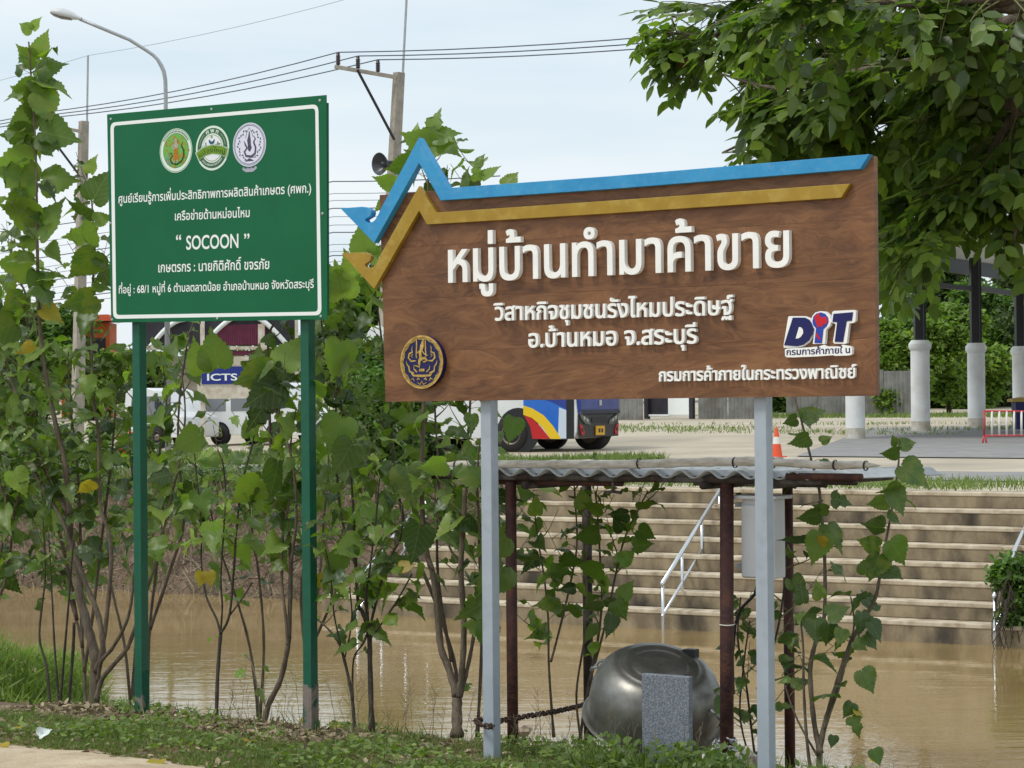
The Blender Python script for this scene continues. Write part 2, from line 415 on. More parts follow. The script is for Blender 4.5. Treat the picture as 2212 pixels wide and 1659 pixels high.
bb = Board('brown_signboard', 'brown wooden signboard with raised white lettering and blue and gold trim on grey posts', 'signboard', near(833, 868, QB).dot(eN), QB, 0)
TL, TR, BR, BL = [bb.p(*c) for c in ((820, 421), (1888, 337), (1893, 855), (833, 868))]
lerp = lambda a, b, t: (a[0] + (b[0] - a[0]) * t, a[1] + (b[1] - a[1]) * t)
SEAM = [0, .262, .51, .76, 1]
for i in range(4):
    g = .0003
    t0, t1 = SEAM[i], SEAM[i + 1]
    P = [lerp(TL, BL, t1), lerp(TR, BR, t1), lerp(TR, BR, t0), lerp(TL, BL, t0)]
    P = [(P[0][0], P[0][1] + g), (P[1][0], P[1][1] + g), (P[2][0], P[2][1] - g), (P[3][0], P[3][1] - g)]
    mb = MB(); bb.poly(mb, P, -.032, [0, .0005, .0001, .0004][i]); bb.mesh(mb, 'plank', M_wood, bevel=.0006)
mb = MB(); bb.poly(mb, [(BL[0] + .02, BL[1] + .02), (BR[0] - .02, BR[1] + .02), (TR[0] - .02, TR[1] - .02), (TL[0] + .02, TL[1] - .02)], -.035, -.0325); bb.mesh(mb, 'backing', M_wood)
for (u, v) in ((1056, 868), (1648, 862)):
    x, z = bb.p(u, v, -.06)
    mbp = MB(); mbp.box((x, .062, (2.2 - .25) / 2), .056, .056, 2.2 + .25)
    bb.mesh(mbp, 'post', M_greypost, bevel=.003)
BLUE = [(735, 450), (782, 446.4), (791, 448), (797, 451.4), (801, 455), (802, 460), (800, 467), (795, 470), (789, 473.6), (788, 476), (791, 479), (795, 481), (800.4, 481), (805, 479), (809.6, 475.4), (817, 463.4), (822.6, 450.4), (905, 297), (967.9, 406), (1317, 380.5), (1878, 333), (1858, 365), (1317, 408.5), (951.5, 433), (905, 352), (808, 525)]
GOLD = [(737, 547), (782, 545), (791, 546), (796.7, 548.6), (801, 553), (801, 559), (797, 565), (788, 571), (789, 576), (793, 578), (798, 579), (804, 577.3), (809, 574), (813, 569), (820.7, 552), (905, 401.6), (942.4, 459), (1317, 433.3), (1836, 396.6), (1817, 427), (1317, 461), (922, 485), (905, 455), (808, 624.5)]
for nm, pl, th, m in (('blue_trim', BLUE, .038, M_blue), ('gold_trim', GOLD, .026, M_gold)):
    mb = MB(); bb.poly(mb, [bb.p(u, v, th) for u, v in pl], .0015, th); bb.mesh(mb, nm, m, bevel=.0015)
bb.text('หมู่บ้านทำมาค้าขาย', (968, 611), (1705, 576), 71, .0015, .026, M_letter, 'letter', bold=.012)
bb.text('วิสาหกิจชุมชนรังไหมประดิษฐ์', (1066, 693), (1583, 680), 30, .0015, .02, M_letter, 'letter', bold=.015)
bb.text('อ.บ้านหมอ จ.สระบุรี', (1141, 751), (1505, 742), 31, .0015, .02, M_letter, 'letter', bold=.015)
bb.text('กรมการค้าภายในกระทรวงพาณิชย์', (1423, 824), (1849, 817), 21.5, .0015, .016, M_letter, 'letter', bold=.018)

# navy and gold round emblem, in unit-circle coordinates
M_navy = mat('navy_enamel', srgb(16, 24, 92), srgb(10, 14, 66), 20, .4)
M_goldm = mat('gold_metal', srgb(226, 192, 112), srgb(176, 140, 64), 40, .35, .2, metal=.55)
def disc(mb, cx, cz, r, y0, y1, n=48, hole=0.0, sx=1.0):
    mb_v = []; 
    for y in (y1, y0):
        for k in range(n):
            a = 2 * math.pi * k / n; mb_v.append((cx + r * sx * math.cos(a), y, cz + r * math.sin(a)))
    if not hole:
        mb.add(mb_v, [tuple(range(n))] + [((k + 1) % n, k, n + k, n + (k + 1) % n) for k in range(n)])
    else:
        for y in (y1, y0):
            for k in range(n):
                a = 2 * math.pi * k / n; mb_v.append((cx + hole * sx * math.cos(a), y, cz + hole * math.sin(a)))
        f = []
        for k in range(n):
            j = (k + 1) % n
            f += [(k, j, 2 * n + j, 2 * n + k), (j, k, n + k, n + j), (2 * n + k, 2 * n + j, 3 * n + j, 3 * n + k)]
        mb.add(mb_v, f)
class Seal:
    def __init__(s, board, u, v, r_px, d): s.b = board; s.c = board.p(u, v, d); s.r = r_px * near(u, v, board.q).y / F
    def poly(s, mb, pts, y0, y1):
        P = [(s.c[0] + a * s.r, s.c[1] + b * s.r) for a, b in pts]; s.b.poly(mb, P, -y0, -y1)
    def disc(s, mb, x, z, r, y0, y1, hole=0.0, n=48): disc(mb, s.c[0] + x * s.r, s.c[1] + z * s.r, r * s.r, y0, y1, n, hole * s.r)
    def stroke(s, mb, pts, wd, y0, y1):
        """tapered ribbon through points (x,z[,w])"""
        if y0 != y1: wd = wd * .62
        P = [(p[0], p[1], (p[2] if len(p) > 2 else 1) * wd / 2) for p in pts]
        Lf, Rt = [], []
        for i, (x, z, h) in enumerate(P):
            a, b = P[max(0, i - 1)], P[min(len(P) - 1, i + 1)]
            t = (b[0] - a[0], b[1] - a[1]); l_ = math.hypot(*t) or 1; nx, nz_ = -t[1] / l_, t[0] / l_
            Lf.append((x + nx * h, z + nz_ * h)); Rt.append((x - nx * h, z - nz_ * h))
        for i in range(len(P) - 1):
            s.poly(mb, [Rt[i], Rt[i + 1], Lf[i + 1], Lf[i]], y0, y1)
    def arc(s, mb, r, a0, a1, wd, y0, y1, n=14):
        s.stroke(mb, [(r * math.cos(math.radians(a0 + (a1 - a0) * k / n)), r * math.sin(math.radians(a0 + (a1 - a0) * k / n))) for k in range(n + 1)], wd, y0, y1)
    def arctext(s, mb, st, r, a0, a1, h, y, flip=False, bold=.02):
        lay = [g for g in layout(st)]; xs = [p[0] for _, cs in lay for c in cs for p in c]; x0, x1 = min(xs), max(xs)
        for ch, cs in lay:
            if not cs: continue
            sol = solid(cs, bold)
            def tf(x, yy):
                a = math.radians(a0 + (a1 - a0) * (x - x0) / (x1 - x0)); rr = r + (-yy if flip else yy) * h / .55
                return (s.c[0] + s.r * rr * math.cos(a), s.c[1] + s.r * rr * math.sin(a))
            add_solid(mb, sol, tf, y, y)
se = Seal(bb, 911, 782, 57.6, .03)
mb = MB(); se.disc(mb, 0, 0, .985, -.0015, -.028); bb.mesh(mb, 'emblem_disc', M_navy, label='navy blue disc of the round emblem')
mb = MB(); se.disc(mb, 0, 0, 1.0, -.0285, -.032, hole=.93); se.disc(mb, 0, 0, .915, -.0285, -.031, hole=.89)
for k in range(14):
    a = 2 * math.pi * k / 14 + .22
    if -2.1 < math.atan2(math.sin(a), math.cos(a)) < -1.04: continue
    pts = []
    for j in range(7):
        b = a - .2 + .4 * j / 6; pts.append((.865 * math.cos(b) * (1 - .03 * (j == 3)), .865 * math.sin(b) * (1 - .03 * (j == 3)), .5 + .5 * math.sin(math.pi * j / 6)))
    se.stroke(mb, pts, .05, -.0285, -.031)
for x in (-.24, .17):       # sword and staff
    se.stroke(mb, [(x, .86, .7), (x + .01, .6, 1), (x + (.03 if x > 0 else -.02), .18, .8)], .09, -.0285, -.031)
se.stroke(mb, [(-.02, .45, 2), (.02, .6, 2.4), (.06, .75, 1.3), (.1, .86, .2)], .11, -.0285, -.0312)   # crowned head
se.stroke(mb, [(-.02, .45), (-.08, .38, 1.4), (-.05, .2, 1.2), (-.02, .05, 1.3)], .16, -.0285, -.0312)
se.stroke(mb, [(-.12, .42), (-.25, .3, .8), (-.22, .14, .7)], .07, -.0285, -.0312); se.stroke(mb, [(.02, .42), (.12, .3, .9), (.28, .24, .7)], .07, -.0285, -.0312)
se.stroke(mb, [(-.08, .12, 1.2), (-.12, -.05, 1.3), (-.1, -.18, .8), (-.35, -.12, .4)], .14, -.0285, -.0312)
se.stroke(mb, [(0, .14, 1.2), (.16, .14, 1.2), (.26, .06, .9), (.12, 0, .8), (.06, .02, .6)], .12, -.0285, -.0312)
for sx in (-1, 1):          # flame scrolls either side
    se.stroke(mb, [(sx * .26, .05, .4), (sx * .5, .04, 1), (sx * .62, .16, 1.1), (sx * .58, .32, 1.1), (sx * .44, .38, 1), (sx * .46, .5, .5), (sx * .42, .6, .2)], .1, -.0285, -.031)
    se.stroke(mb, [(sx * .42, .18, .4), (sx * .5, .24, 1), (sx * .42, .3, .8)], .07, -.0285, -.031)
    se.stroke(mb, [(sx * .36, -.42, 1), (sx * .58, -.34, 1), (sx * .6, -.18, .9), (sx * .7, -.06, .7), (sx * .72, .05, .2)], .1, -.0285, -.031)
    se.stroke(mb, [(sx * .22, -.38, .8), (sx * .36, -.26, 1), (sx * .38, -.12, .3)], .08, -.0285, -.031)
    se.stroke(mb, [(sx * .5, -.66, .4), (sx * .4, -.6, 1), (sx * .36, -.7, .8)], .08, -.0285, -.031); se.stroke(mb, [(sx * .1, -.66, .6), (sx * .18, -.6, 1.2), (sx * .22, -.68, .8)], .08, -.0285, -.031)
se.stroke(mb, [(-.5, -.4, .3), (-.4, -.5, .9), (0, -.52, 1.1), (.4, -.5, .9), (.5, -.4, .3)], .13, -.0285, -.0308)
se.stroke(mb, [(-.12, -.3, 1), (.12, -.3, 1)], .16, -.0285, -.0308)
se.stroke(mb, [(-.22, -.76, .3), (-.08, -.84, 1), (0, -.72, 1.2), (.08, -.84, 1), (.22, -.76, .3)], .07, -.0285, -.0308)
bb.mesh(mb, 'emblem_relief', M_goldm, label='gold ring and figure of the round emblem')

# blue, red and white letters logo
M_dnavy = mat('navy_film', srgb(10, 16, 92), srgb(14, 20, 84), 6, .45); M_lred = mat('red_film', srgb(206, 24, 44), srgb(190, 20, 36), 8, .5); M_lblue = mat('blue_film', srgb(34, 66, 166), None, rough=.5)
q_ = lambda x, y, d=.026: bb.p(1678.7 + x * .1058, 658.3 + y * .1058, d)
mb = MB()
Dw = [(135, 880), (130, 820), (225, 250), (250, 232), (560, 232), (660, 270), (715, 350), (745, 480), (720, 620), (640, 760), (520, 850), (400, 875)]
Tw = [(1140, 370), (1102, 350), (1125, 150), (1160, 125), (1560, 105), (1608, 130), (1600, 330), (1560, 370), (1470, 380), (1420, 780), (1380, 800), (1170, 795), (1140, 760), (1195, 400)]
Kw = [(728, 800), (770, 500), (710, 430), (695, 330), (720, 230), (780, 160), (880, 130), (990, 140), (1080, 220), (1110, 330), (1080, 430), (1000, 510), (975, 800)]
Sw = [(160, 920), (200, 895), (420, 880), (640, 870), (860, 850), (960, 815), (1010, 850), (1280, 850), (1340, 815), (1420, 830), (1510, 850), (1535, 900), (1530, 1010), (1470, 1035), (1180, 1045), (1150, 1030), (800, 1055), (330, 1075), (190, 1072), (165, 1040)]
for i, P in enumerate((Dw, Tw, Kw, Sw)): bb.poly(mb, [q_(x, y, .02) for x, y in P], .0015, .0195 + .0006 * i)
bb.mesh(mb, 'logo_backing', M_letter, label='white raised backing of the three letter logo')
mb = MB()
Dn = [(132, 825), (310, 262), (560, 262), (650, 310), (700, 380), (735, 480), (715, 600), (640, 730), (530, 815), (400, 848)]
Tn = [(1118, 350), (1140, 185), (1540, 150), (1515, 325), (1410, 335), (1335, 762), (1165, 755), (1215, 355)]
Kn = [(752, 780), (785, 480), (730, 420), (710, 340), (730, 240), (790, 180), (880, 155), (970, 185), (1030, 260), (1040, 350), (1000, 440), (935, 500), (905, 785)]
for P in (Dn, Tn): mb = MB(); bb.poly(mb, [q_(*p) for p in P], .0185, .0225); bb.mesh(mb, 'logo_letter', M_dnavy)
mb = MB(); bb.poly(mb, [q_(*p) for p in Kn], .0185, .0225); bb.mesh(mb, 'logo_keyhole', M_lblue)
mb = MB(); bb.poly(mb, [q_(*p) for p in [(372, 690), (440, 455), (480, 460), (520, 510), (525, 580), (480, 650), (430, 685)]], .022, .0236); bb.mesh(mb, 'logo_counter', M_letter)
mb = MB()
for P in ([(750, 260), (800, 190), (855, 172), (865, 225), (900, 260), (990, 240), (1025, 330), (1000, 385), (930, 400), (915, 455), (850, 440), (815, 470), (800, 400), (770, 330)], [(785, 600), (800, 570), (860, 660), (885, 720), (840, 705), (790, 640)]):
    bb.poly(mb, [q_(*p) for p in P], .022, .0235)
bb.mesh(mb, 'logo_map', M_lred)
bb.text('กรมการค้าภายใ น', (1678.7 + 190 * .1058, 658.3 + 1032 * .1058), (1678.7 + 1490 * .1058, 658.3 + 985 * .1058), 11, .0195, .0222, M_dnavy, 'logo_lettering', bold=.02, split=False)

# ------------------------------------------------------------------ the green board
QG = 8.39
gb = Board('green_signboard', 'square green metal sign with white Thai lettering and three round emblems, on two green posts', 'signboard', near(240, 697, QG).dot(eN), QG, 0)
C4 = [gb.p(*c) for c in ((240, 697), (707, 690), (705, 205), (231, 247))]
mb = MB(); gb.poly(mb, C4, -.004, 0); gb.mesh(mb, 'panel', M_green, bevel=.001)
mb = MB()     # square-tube frame behind the sheet
ins = [(C4[0][0] + .03, C4[0][1] + .035), (C4[1][0] - .012, C4[1][1] + .028), (C4[2][0] - .010, C4[2][1] - .035), (C4[3][0] + .03, C4[3][1] - .03)]
w_ = .025
for i in range(4):
    a, b = ins[i], ins[(i + 1) % 4]; n = .025
    cx = sum(p[0] for p in ins) / 4; cz = sum(p[1] for p in ins) / 4
    ia = (a[0] + math.copysign(n, cx - a[0]), a[1] + math.copysign(n, cz - a[1])); ib = (b[0] + math.copysign(n, cx - b[0]), b[1] + math.copysign(n, cz - b[1]))
    gb.poly(mb, [a, b, ib, ia], -.03, -.005)
gb.mesh(mb, 'frame', M_gpost)
M_gworn = mat('worn_green_paint', srgb(8, 84, 62), srgb(12, 92, 68), 8, .42, .1, c3=srgb(110, 118, 112), scale3=26, amount3=.2)
for (u, v, h) in ((300, 700, 0), (664, 695, 0)):
    x, z = gb.p(u, v, -.06)
    m_ = MB(); m_.box((x, .062, (2.35 - .1) / 2 + .12), .052, .052, 2.35 + .1 - .24); gb.mesh(m_, 'post', M_gpost, bevel=.003)
    m_ = MB(); m_.box((x, .062, -.03), .0545, .0545, .44); gb.mesh(m_, 'concrete_splash', mat('flaking_cement', srgb(10, 80, 60), srgb(126, 116, 108), 9, .8, .4, lo=.50, hi=.56), label='grey cement crust at the foot of a green post')
def gpx(x, y): return (208.5 + x * .3175, 186.5 + y * .3175)
mb = MB(); out = []; inn = []
fo = [gpx(*c) for c in ((113, 1582), (1531, 1557), (1509, 121), (94, 247))]; fi = [gpx(*c) for c in ((135, 1556), (1506, 1533), (1488, 149), (117, 268))]
def rounded(P, r):
    P = [gb.p(*p, .001) for p in P]; o = []
    for i in range(4):
        a, b, c = P[i - 1], P[i], P[(i + 1) % 4]
        ua = ((a[0] - b[0]), (a[1] - b[1])); la = math.hypot(*ua); uc = ((c[0] - b[0]), (c[1] - b[1])); lc = math.hypot(*uc)
        p0 = (b[0] + ua[0] / la * r, b[1] + ua[1] / la * r); p2 = (b[0] + uc[0] / lc * r, b[1] + uc[1] / lc * r)
        for k in range(6):
            t = k / 5; o.append(((1 - t) ** 2 * p0[0] + 2 * t * (1 - t) * b[0] + t * t * p2[0], (1 - t) ** 2 * p0[1] + 2 * t * (1 - t) * b[1] + t * t * p2[1]))
    return o
A_, B_ = rounded(fo, .035), rounded(fi, .02); n = len(A_)
mb.add([(x, -.001, z) for x, z in A_] + [(x, -.001, z) for x, z in B_], [(i, (i + 1) % n, n + (i + 1) % n, n + i) for i in range(n)])
gb.mesh(mb, 'border', M_white)
for st, x0, y0, x1, y1, xh in (('ศูนย์เรียนรู้การเพิ่มประสิทธิภาพการผลิตสินค้าเกษตร (ศพก.)', 150, 795, 1460, 722, 46), ('เครือข่ายด้านหม่อนไหม', 533, 913, 1042, 889, 47),
                               ('เกษตรกร : นายกิติศักดิ์ ขจรภัย', 420, 1266, 1175, 1243, 52), ('ที่อยู่ : 68/1 หมู่ที่ 6 ตำบลตลาดน้อย อำเภอบ้านหมอ จังหวัดสระบุรี', 152, 1410, 1478, 1371, 42)):
    gb.text(st, gpx(x0, y0), gpx(x1, y1), xh * .3175, .001, .001, M_white, 'lettering', bold=.012, split=False)
gb.text('SOCOON', gpx(610, 1112), gpx(965, 1099), 92 * .3175, .001, .001, M_white, 'letter', bold=.016, split=True, cap=.66)
gb.text('“', gpx(540, 1106), gpx(575, 1105), 92 * .3175, .001, .001, M_white, 'lettering', bold=.012, split=False, cap=.66)
gb.text('”', gpx(1003, 1098), gpx(1040, 1097), 92 * .3175, .001, .001, M_white, 'lettering', bold=.012, split=False, cap=.66)
for i, (x, y) in enumerate(((98, 224), (783, 157), (1520, 97), (95, 932), (1538, 867), (107, 1588), (822, 1580), (1527, 1565))):
    p = gb.p(*gpx(x, y)); mb = MB(); mb.lathe([(.0075, 0), (.0072, .0025), (.005, .004), (.002, .0048), (.0004, .005)], Matrix.Translation((p[0], -.0002, p[1])) @ Matrix.Rotation(math.pi / 2, 4, 'X'), 12)
    gb.mesh(mb, 'rivet', M_galv, smooth=True)
# three printed seals
def film(c): return mat('printed_' + '%d_%d_%d' % c, srgb(*c), None, rough=.45)
F_ = {k: film(c) for k, c in dict(pale=(222, 238, 224), green=(112, 176, 72), dgreen=(52, 104, 66), orange=(232, 160, 62), cream=(226, 216, 200), aqua=(150, 206, 186), lime=(150, 196, 56), white=(234, 238, 240), blue=(70, 128, 168), sage=(140, 160, 130), vio=(112, 110, 142), vgrey=(120, 128, 150), dtext=(30, 66, 30), lav=(224, 226, 240), mgreen=(66, 136, 66)).items()}
def seal(u, v, r, layers, name, label):
    s = Seal(gb, u, v, r, .001); e = None
    for i, (c, fn) in enumerate(layers):
        mb = MB(); y = -.0012 - .0004 * i; fn(s, mb, y)
        if e is None: e = gb.mesh(mb, name, F_[c], label=label)
        else:
            o = bpy.data.objects.new('print', mb.mesh('print', F_[c])); COL.objects.link(o); o.parent = e
ex = lambda x, y: (329.2 + x * .11906, 252.4 + y * .11906)
def rnd_spots(s, mb, y, n, seed, rmax):
    r = random.Random(seed)
    for _ in range(n):
        a = r.uniform(0, 6.28); q = r.uniform(.35, rmax); x, z = q * math.cos(a), q * math.sin(a); t = r.uniform(0, 6.28); l_ = r.uniform(.06, .12)
        s.stroke(mb, [(x, z, .4), (x + l_ * math.cos(t), z + l_ * math.sin(t), 1), (x + l_ * 1.6 * math.cos(t + .6), z + l_ * 1.6 * math.sin(t + .6), .3)], .06, y, y)
seal(*ex(428, 612), 47.8, [
    ('pale', lambda s, m, y: s.disc(m, 0, 0, 1, y, y)), ('mgreen', lambda s, m, y: (s.disc(m, 0, 0, .97, y, y, hole=.945), s.disc(m, 0, 0, .79, y, y))),
    ('green', lambda s, m, y: s.disc(m, 0, 0, .755, y, y)), ('orange', lambda s, m, y: rnd_spots(s, m, y, 60, 3, .68)),
    ('dgreen', lambda s, m, y: (s.stroke(m, [(.42, .35, .4), (.34, .2, .8), (.48, 0, 1), (.5, -.25, 1), (.35, -.5, 1), (.05, -.63, 1), (-.25, -.55, 1), (-.35, -.38, .8), (-.22, -.24, .8), (-.25, -.1, .6), (-.45, -.12, .3)], .09, y, y),
                                [s.stroke(m, [(.87 * math.cos(math.radians(a)), .87 * math.sin(math.radians(a))), (.87 * math.cos(math.radians(a + 3)), .87 * math.sin(math.radians(a + 3)))], .07, y, y) for a in range(30, 150, 6)])),
    ('aqua', lambda s, m, y: s.stroke(m, [(-.35, -.1, .3), (-.5, -.3, 1), (-.52, -.45, 1), (-.35, -.62, .4)], .16, y, y)),
    ('orange', lambda s, m, y: s.stroke(m, [(.0, .1, .9), (.02, -.2, 1.1), (0, -.42, 1.2)], .24, y, y)),
    ('cream', lambda s, m, y: (s.stroke(m, [(-.04, .58, .5), (0, .45, 1.1), (.03, .36, .8), (-.02, .25, 2), (.02, .1, 1.6)], .14, y, y), s.stroke(m, [(-.14, .28), (-.2, .14), (-.08, .06)], .07, y, y), s.stroke(m, [(.12, .28), (.17, .16), (.08, .1)], .07, y, y), s.stroke(m, [(-.06, -.42), (-.12, -.58)], .06, y, y), s.stroke(m, [(.08, -.42), (.14, -.56)], .06, y, y)))],
    'left_emblem', 'green and orange round emblem with a standing figure')
def add_line(s, mb, st, path, h, y, bold=.03):
    lay = layout(st); xs = [p[0] for _, cs in lay for c in cs for p in c]; x0, x1 = min(xs), max(xs)
    ls = [0]
    for i in range(len(path) - 1): ls.append(ls[-1] + math.dist(path[i], path[i + 1]))
    def tf(x, yy):
        t = (x - x0) / (x1 - x0) * ls[-1]; i = max([0] + [k for k in range(len(path) - 1) if ls[k] <= t + 1e-9])
        f = (t - ls[i]) / (ls[i + 1] - ls[i]); dx, dz = (path[i + 1][0] - path[i][0]), (path[i + 1][1] - path[i][1]); d = math.hypot(dx, dz)
        X = path[i][0] + dx * f - dz / d * yy * h / .55; Z = path[i][1] + dz * f + dx / d * yy * h / .55
        return (s.c[0] + s.r * X, s.c[1] + s.r * Z)
    for ch, cs in lay:
        if cs: add_solid(mb, solid(cs, bold), tf, y, y)
seal(*ex(1090, 566), 48.4, [
    ('pale', lambda s, m, y: s.disc(m, 0, 0, 1, y, y)), ('dgreen', lambda s, m, y: s.disc(m, 0, 0, .9, y, y)),
    ('pale', lambda s, m, y: (s.disc(m, 0, 0, .66, y, y), s.arc(m, .78, 172, 128, .022, y, y), s.arc(m, .78, 52, 8, .022, y, y), s.arctext(m, 'ศ พ ก', .7, 118, 62, .14, y))),
    ('sage', lambda s, m, y: s.disc(m, 0, 0, .6, y, y, hole=.57)), ('white', lambda s, m, y: s.disc(m, 0, 0, .57, y, y)),
    ('sage', lambda s, m, y: (s.stroke(m, [(-.5, .1), (-.3, .12), (-.1, .04)], .06, y, y), s.stroke(m, [(-.05, .02), (.2, .14), (.5, .16)], .06, y, y), s.stroke(m, [(-.4, .28, .3), (-.38, .24, 1), (-.38, .16, .8)], .08, y, y), s.stroke(m, [(.34, .28, .3), (.34, .24, 1), (.34, .16, .8)], .08, y, y), s.disc(m, -.03, .5, .07, y, y, n=12))),
    ('blue', lambda s, m, y: s.stroke(m, [(-.18, .38, .5), (-.14, .28, 1), (-.02, .2, 1.6), (.1, .28, 1), (.14, .38, .5)], .11, y, y)),
    ('pale', lambda s, m, y: s.stroke(m, [(-.93, -.34), (-.5, -.12), (0, -.04), (.5, -.12), (.93, -.28)], .44, y, y)),
    ('lime', lambda s, m, y: s.stroke(m, [(-.86, -.33), (-.5, -.14), (0, -.06), (.5, -.13), (.86, -.27)], .36, y, y)),
    ('dtext', lambda s, m, y: add_line(s, m, 'แปลงใหญ่', [(-.74, -.38), (-.35, -.21), (.1, -.15), (.74, -.32)], .14, y, .0)),
    ('white', lambda s, m, y: add_line(s, m, 'COLLABORATIVE FARM', [(.81 * math.cos(math.radians(a)), .81 * math.sin(math.radians(a))) for a in range(222, 319, 8)], .07, y, .01))],
    'middle_emblem', 'dark green round emblem with a lime green banner across it')
def leafring(s, m, y):
    for k in range(30):
        a = math.radians(-70 + 320 * k / 29); r = .66 + .05 * ((k * 7) % 3 - 1)
        if 75 < (math.degrees(a) % 360) < 105: continue
        x, z = r * math.cos(a), r * math.sin(a); t = a + math.pi / 2 + (.8 if k % 2 else -.6)
        s.stroke(m, [(x - .06 * math.cos(t), z - .06 * math.sin(t), .3), (x, z, 1), (x + .07 * math.cos(t), z + .07 * math.sin(t), .2)], .075, y, y)
seal(*ex(1760, 505), 47.6, [
    ('lav', lambda s, m, y: (s.disc(m, 0, 0, 1, y, y), s.stroke(m, [(-.42, -1.06, .6), (-.2, -1.14, 1), (.2, -1.14, 1), (.42, -1.04, .6)], .2, y, y))),
    ('vgrey', lambda s, m, y: (s.disc(m, 0, 0, .95, y, y, hole=.925), s.disc(m, 0, 0, .9, y, y, hole=.86))),
    ('vio', lambda s, m, y: (leafring(s, m, y), s.stroke(m, [(.26, .4, .3), (.36, .25, .8), (.26, .1, 1), (.38, -.15, 1.1), (.34, -.42, 1.2), (.1, -.55, 1.3), (-.2, -.5, 1.2), (-.3, -.3, 1.1), (-.14, -.15, 1), (-.24, .02, 1), (-.32, .2, .2)], .09, y, y),
                             s.stroke(m, [(0, .62, .2), (0, .4, .6), (-.02, .2, 1.2), (0, 0, 1), (.02, -.15, 1.4), (0, -.3, .5)], .18, y, y), s.stroke(m, [(-.22, .3), (-.16, .55), (0, .78), (.15, .55), (.22, .34)], .025, y, y), s.stroke(m, [(-.25, -.74, .3), (0, -.68, 1.4), (.25, -.74, .3)], .1, y, y),
                             s.stroke(m, [(-.34, -1.03, .4), (-.16, -1.06, 1)], .05, y, y), s.stroke(m, [(.34, -1.01, .4), (.16, -1.06, 1)], .05, y, y), s.stroke(m, [(-.05, -1.04, 1), (.05, -1.05, 1)], .05, y, y)))],
    'right_emblem', 'white and violet round emblem with a leaf wreath')
# ------------------------------------------------------------------ terrain
M_sand = mat('sandy_track', srgb(206, 188, 160), srgb(180, 160, 132), 3, .95, .8, c3=srgb(150, 132, 108), scale3=9, amount3=.5, bscale=60)
M_bank = mat('bank_soil', srgb(126, 100, 78), srgb(88, 74, 54), 5, .95, 1.0, c3=srgb(78, 88, 48), scale3=3, amount3=.75, bscale=30)
M_fbank = mat('dry_bank', srgb(128, 106, 88), srgb(84, 68, 56), 1.4, .95, 1.0, c3=srgb(82, 92, 52), scale3=.8, amount3=.5, bscale=8)
def grid(name, fn, us, vs, m, kind='structure', smooth=True):
    V = []; Fs = []; nu = len(us)
    for b in vs:
        for a in us: V.append(fn(a, b))
    for j in range(len(vs) - 1):
        for i in range(nu - 1): Fs.append((j * nu + i, j * nu + i + 1, (j + 1) * nu + i + 1, (j + 1) * nu + i))
    me = bpy.data.meshes.new(name); me.from_pydata([tuple(p) for p in V], [], Fs); me.materials.append(m)
    if smooth: me.polygons.foreach_set('use_smooth', [True] * len(Fs))
    o = put(me, name); o['kind'] = kind; return o
AR = lambda a, b, n: [a + (b - a) * i / (n - 1) for i in range(n)]
# near bank, tracked from the sandy road edge over the grass to the water
grid('near_bank', lambda a, q: nq(a, q, znear(a, q)), AR(-9, 6, 130), AR(6.2, 13.2, 90), M_bank)
def road_edge(a): return 7.22 + .10 * h2(a, 0, 1.1) + .05 * h2(a, 4, 4)
def zroad(a, q): return znear(a, q) + .006 + .02 * sm(0, .25, road_edge(a) - q) - .05 * sm(0, .05, q - road_edge(a))
grid('dirt_road', lambda a, q: nq(a, q, zroad(a, q)), AR(-9, 6, 150), AR(-60, 5.5, 14) + AR(5.8, 7.5, 40), M_sand)
grid('land', lambda a, q: nq(a, q, -.06), [-400, -60, -9.1, 6.1, 60, 400], [-300, -60, 6.3], M_bank)
grid('near_bank_beyond', lambda a, q: nq(a, q, znear(a, q) - .01), AR(-60, -9, 30), AR(6.2, 13.2, 20), M_bank)
grid('near_bank_beyond', lambda a, q: nq(a, q, znear(a, q) - .01), AR(6, 60, 30), AR(6.2, 13.2, 20), M_bank)
# water
mw = bpy.data.materials.new('muddy_water'); mw.use_nodes = True; t = mw.node_tree; n = t.nodes; l = t.links.new
b = n['Principled BSDF']; b.inputs['Roughness'].default_value = .025; b.inputs['IOR'].default_value = 2.7; b.inputs['Specular IOR Level'].default_value = .5
g = n.new('ShaderNodeTexCoord'); mp_ = n.new('ShaderNodeMapping'); mp_.inputs['Rotation'].default_value = (0, 0, math.radians(33)); mp_.inputs['Scale'].default_value = (.5, 1.5, 1); l(g.outputs['Object'], mp_.inputs[0])
nz_ = n.new('ShaderNodeTexNoise'); nz_.inputs['Scale'].default_value = .35; nz_.inputs['Detail'].default_value = 5; l(mp_.outputs[0], nz_.inputs['Vector'])
r_ = n.new('ShaderNodeValToRGB'); r_.color_ramp.elements[0].position = .35; r_.color_ramp.elements[1].position = .65
r_.color_ramp.elements[0].color = srgb(144, 120, 78); r_.color_ramp.elements[1].color = srgb(162, 138, 94); l(nz_.outputs[0], r_.inputs[0]); l(r_.outputs[0], b.inputs['Base Color'])
def NM(op, *ins):
    q = n.new('ShaderNodeMath'); q.operation = op
    for i, v in enumerate(ins):
        if isinstance(v, (int, float)): q.inputs[i].default_value = v
        else: l(v, q.inputs[i])
    return q.outputs[0]
sx_ = n.new('ShaderNodeSeparateXYZ'); l(g.outputs['Object'], sx_.inputs[0])
n4 = n.new('ShaderNodeTexNoise'); n4.inputs['Scale'].default_value = .9; n4.inputs['Detail'].default_value = 5; n4.inputs['Roughness'].default_value = .65; l(mp_.outputs[0], n4.inputs['Vector'])
qn = NM('ADD', NM('ADD', NM('MULTIPLY', sx_.outputs[0], .53), NM('MULTIPLY', sx_.outputs[1], .848)), NM('MULTIPLY', NM('SUBTRACT', n4.outputs[0], .5), 9.0))
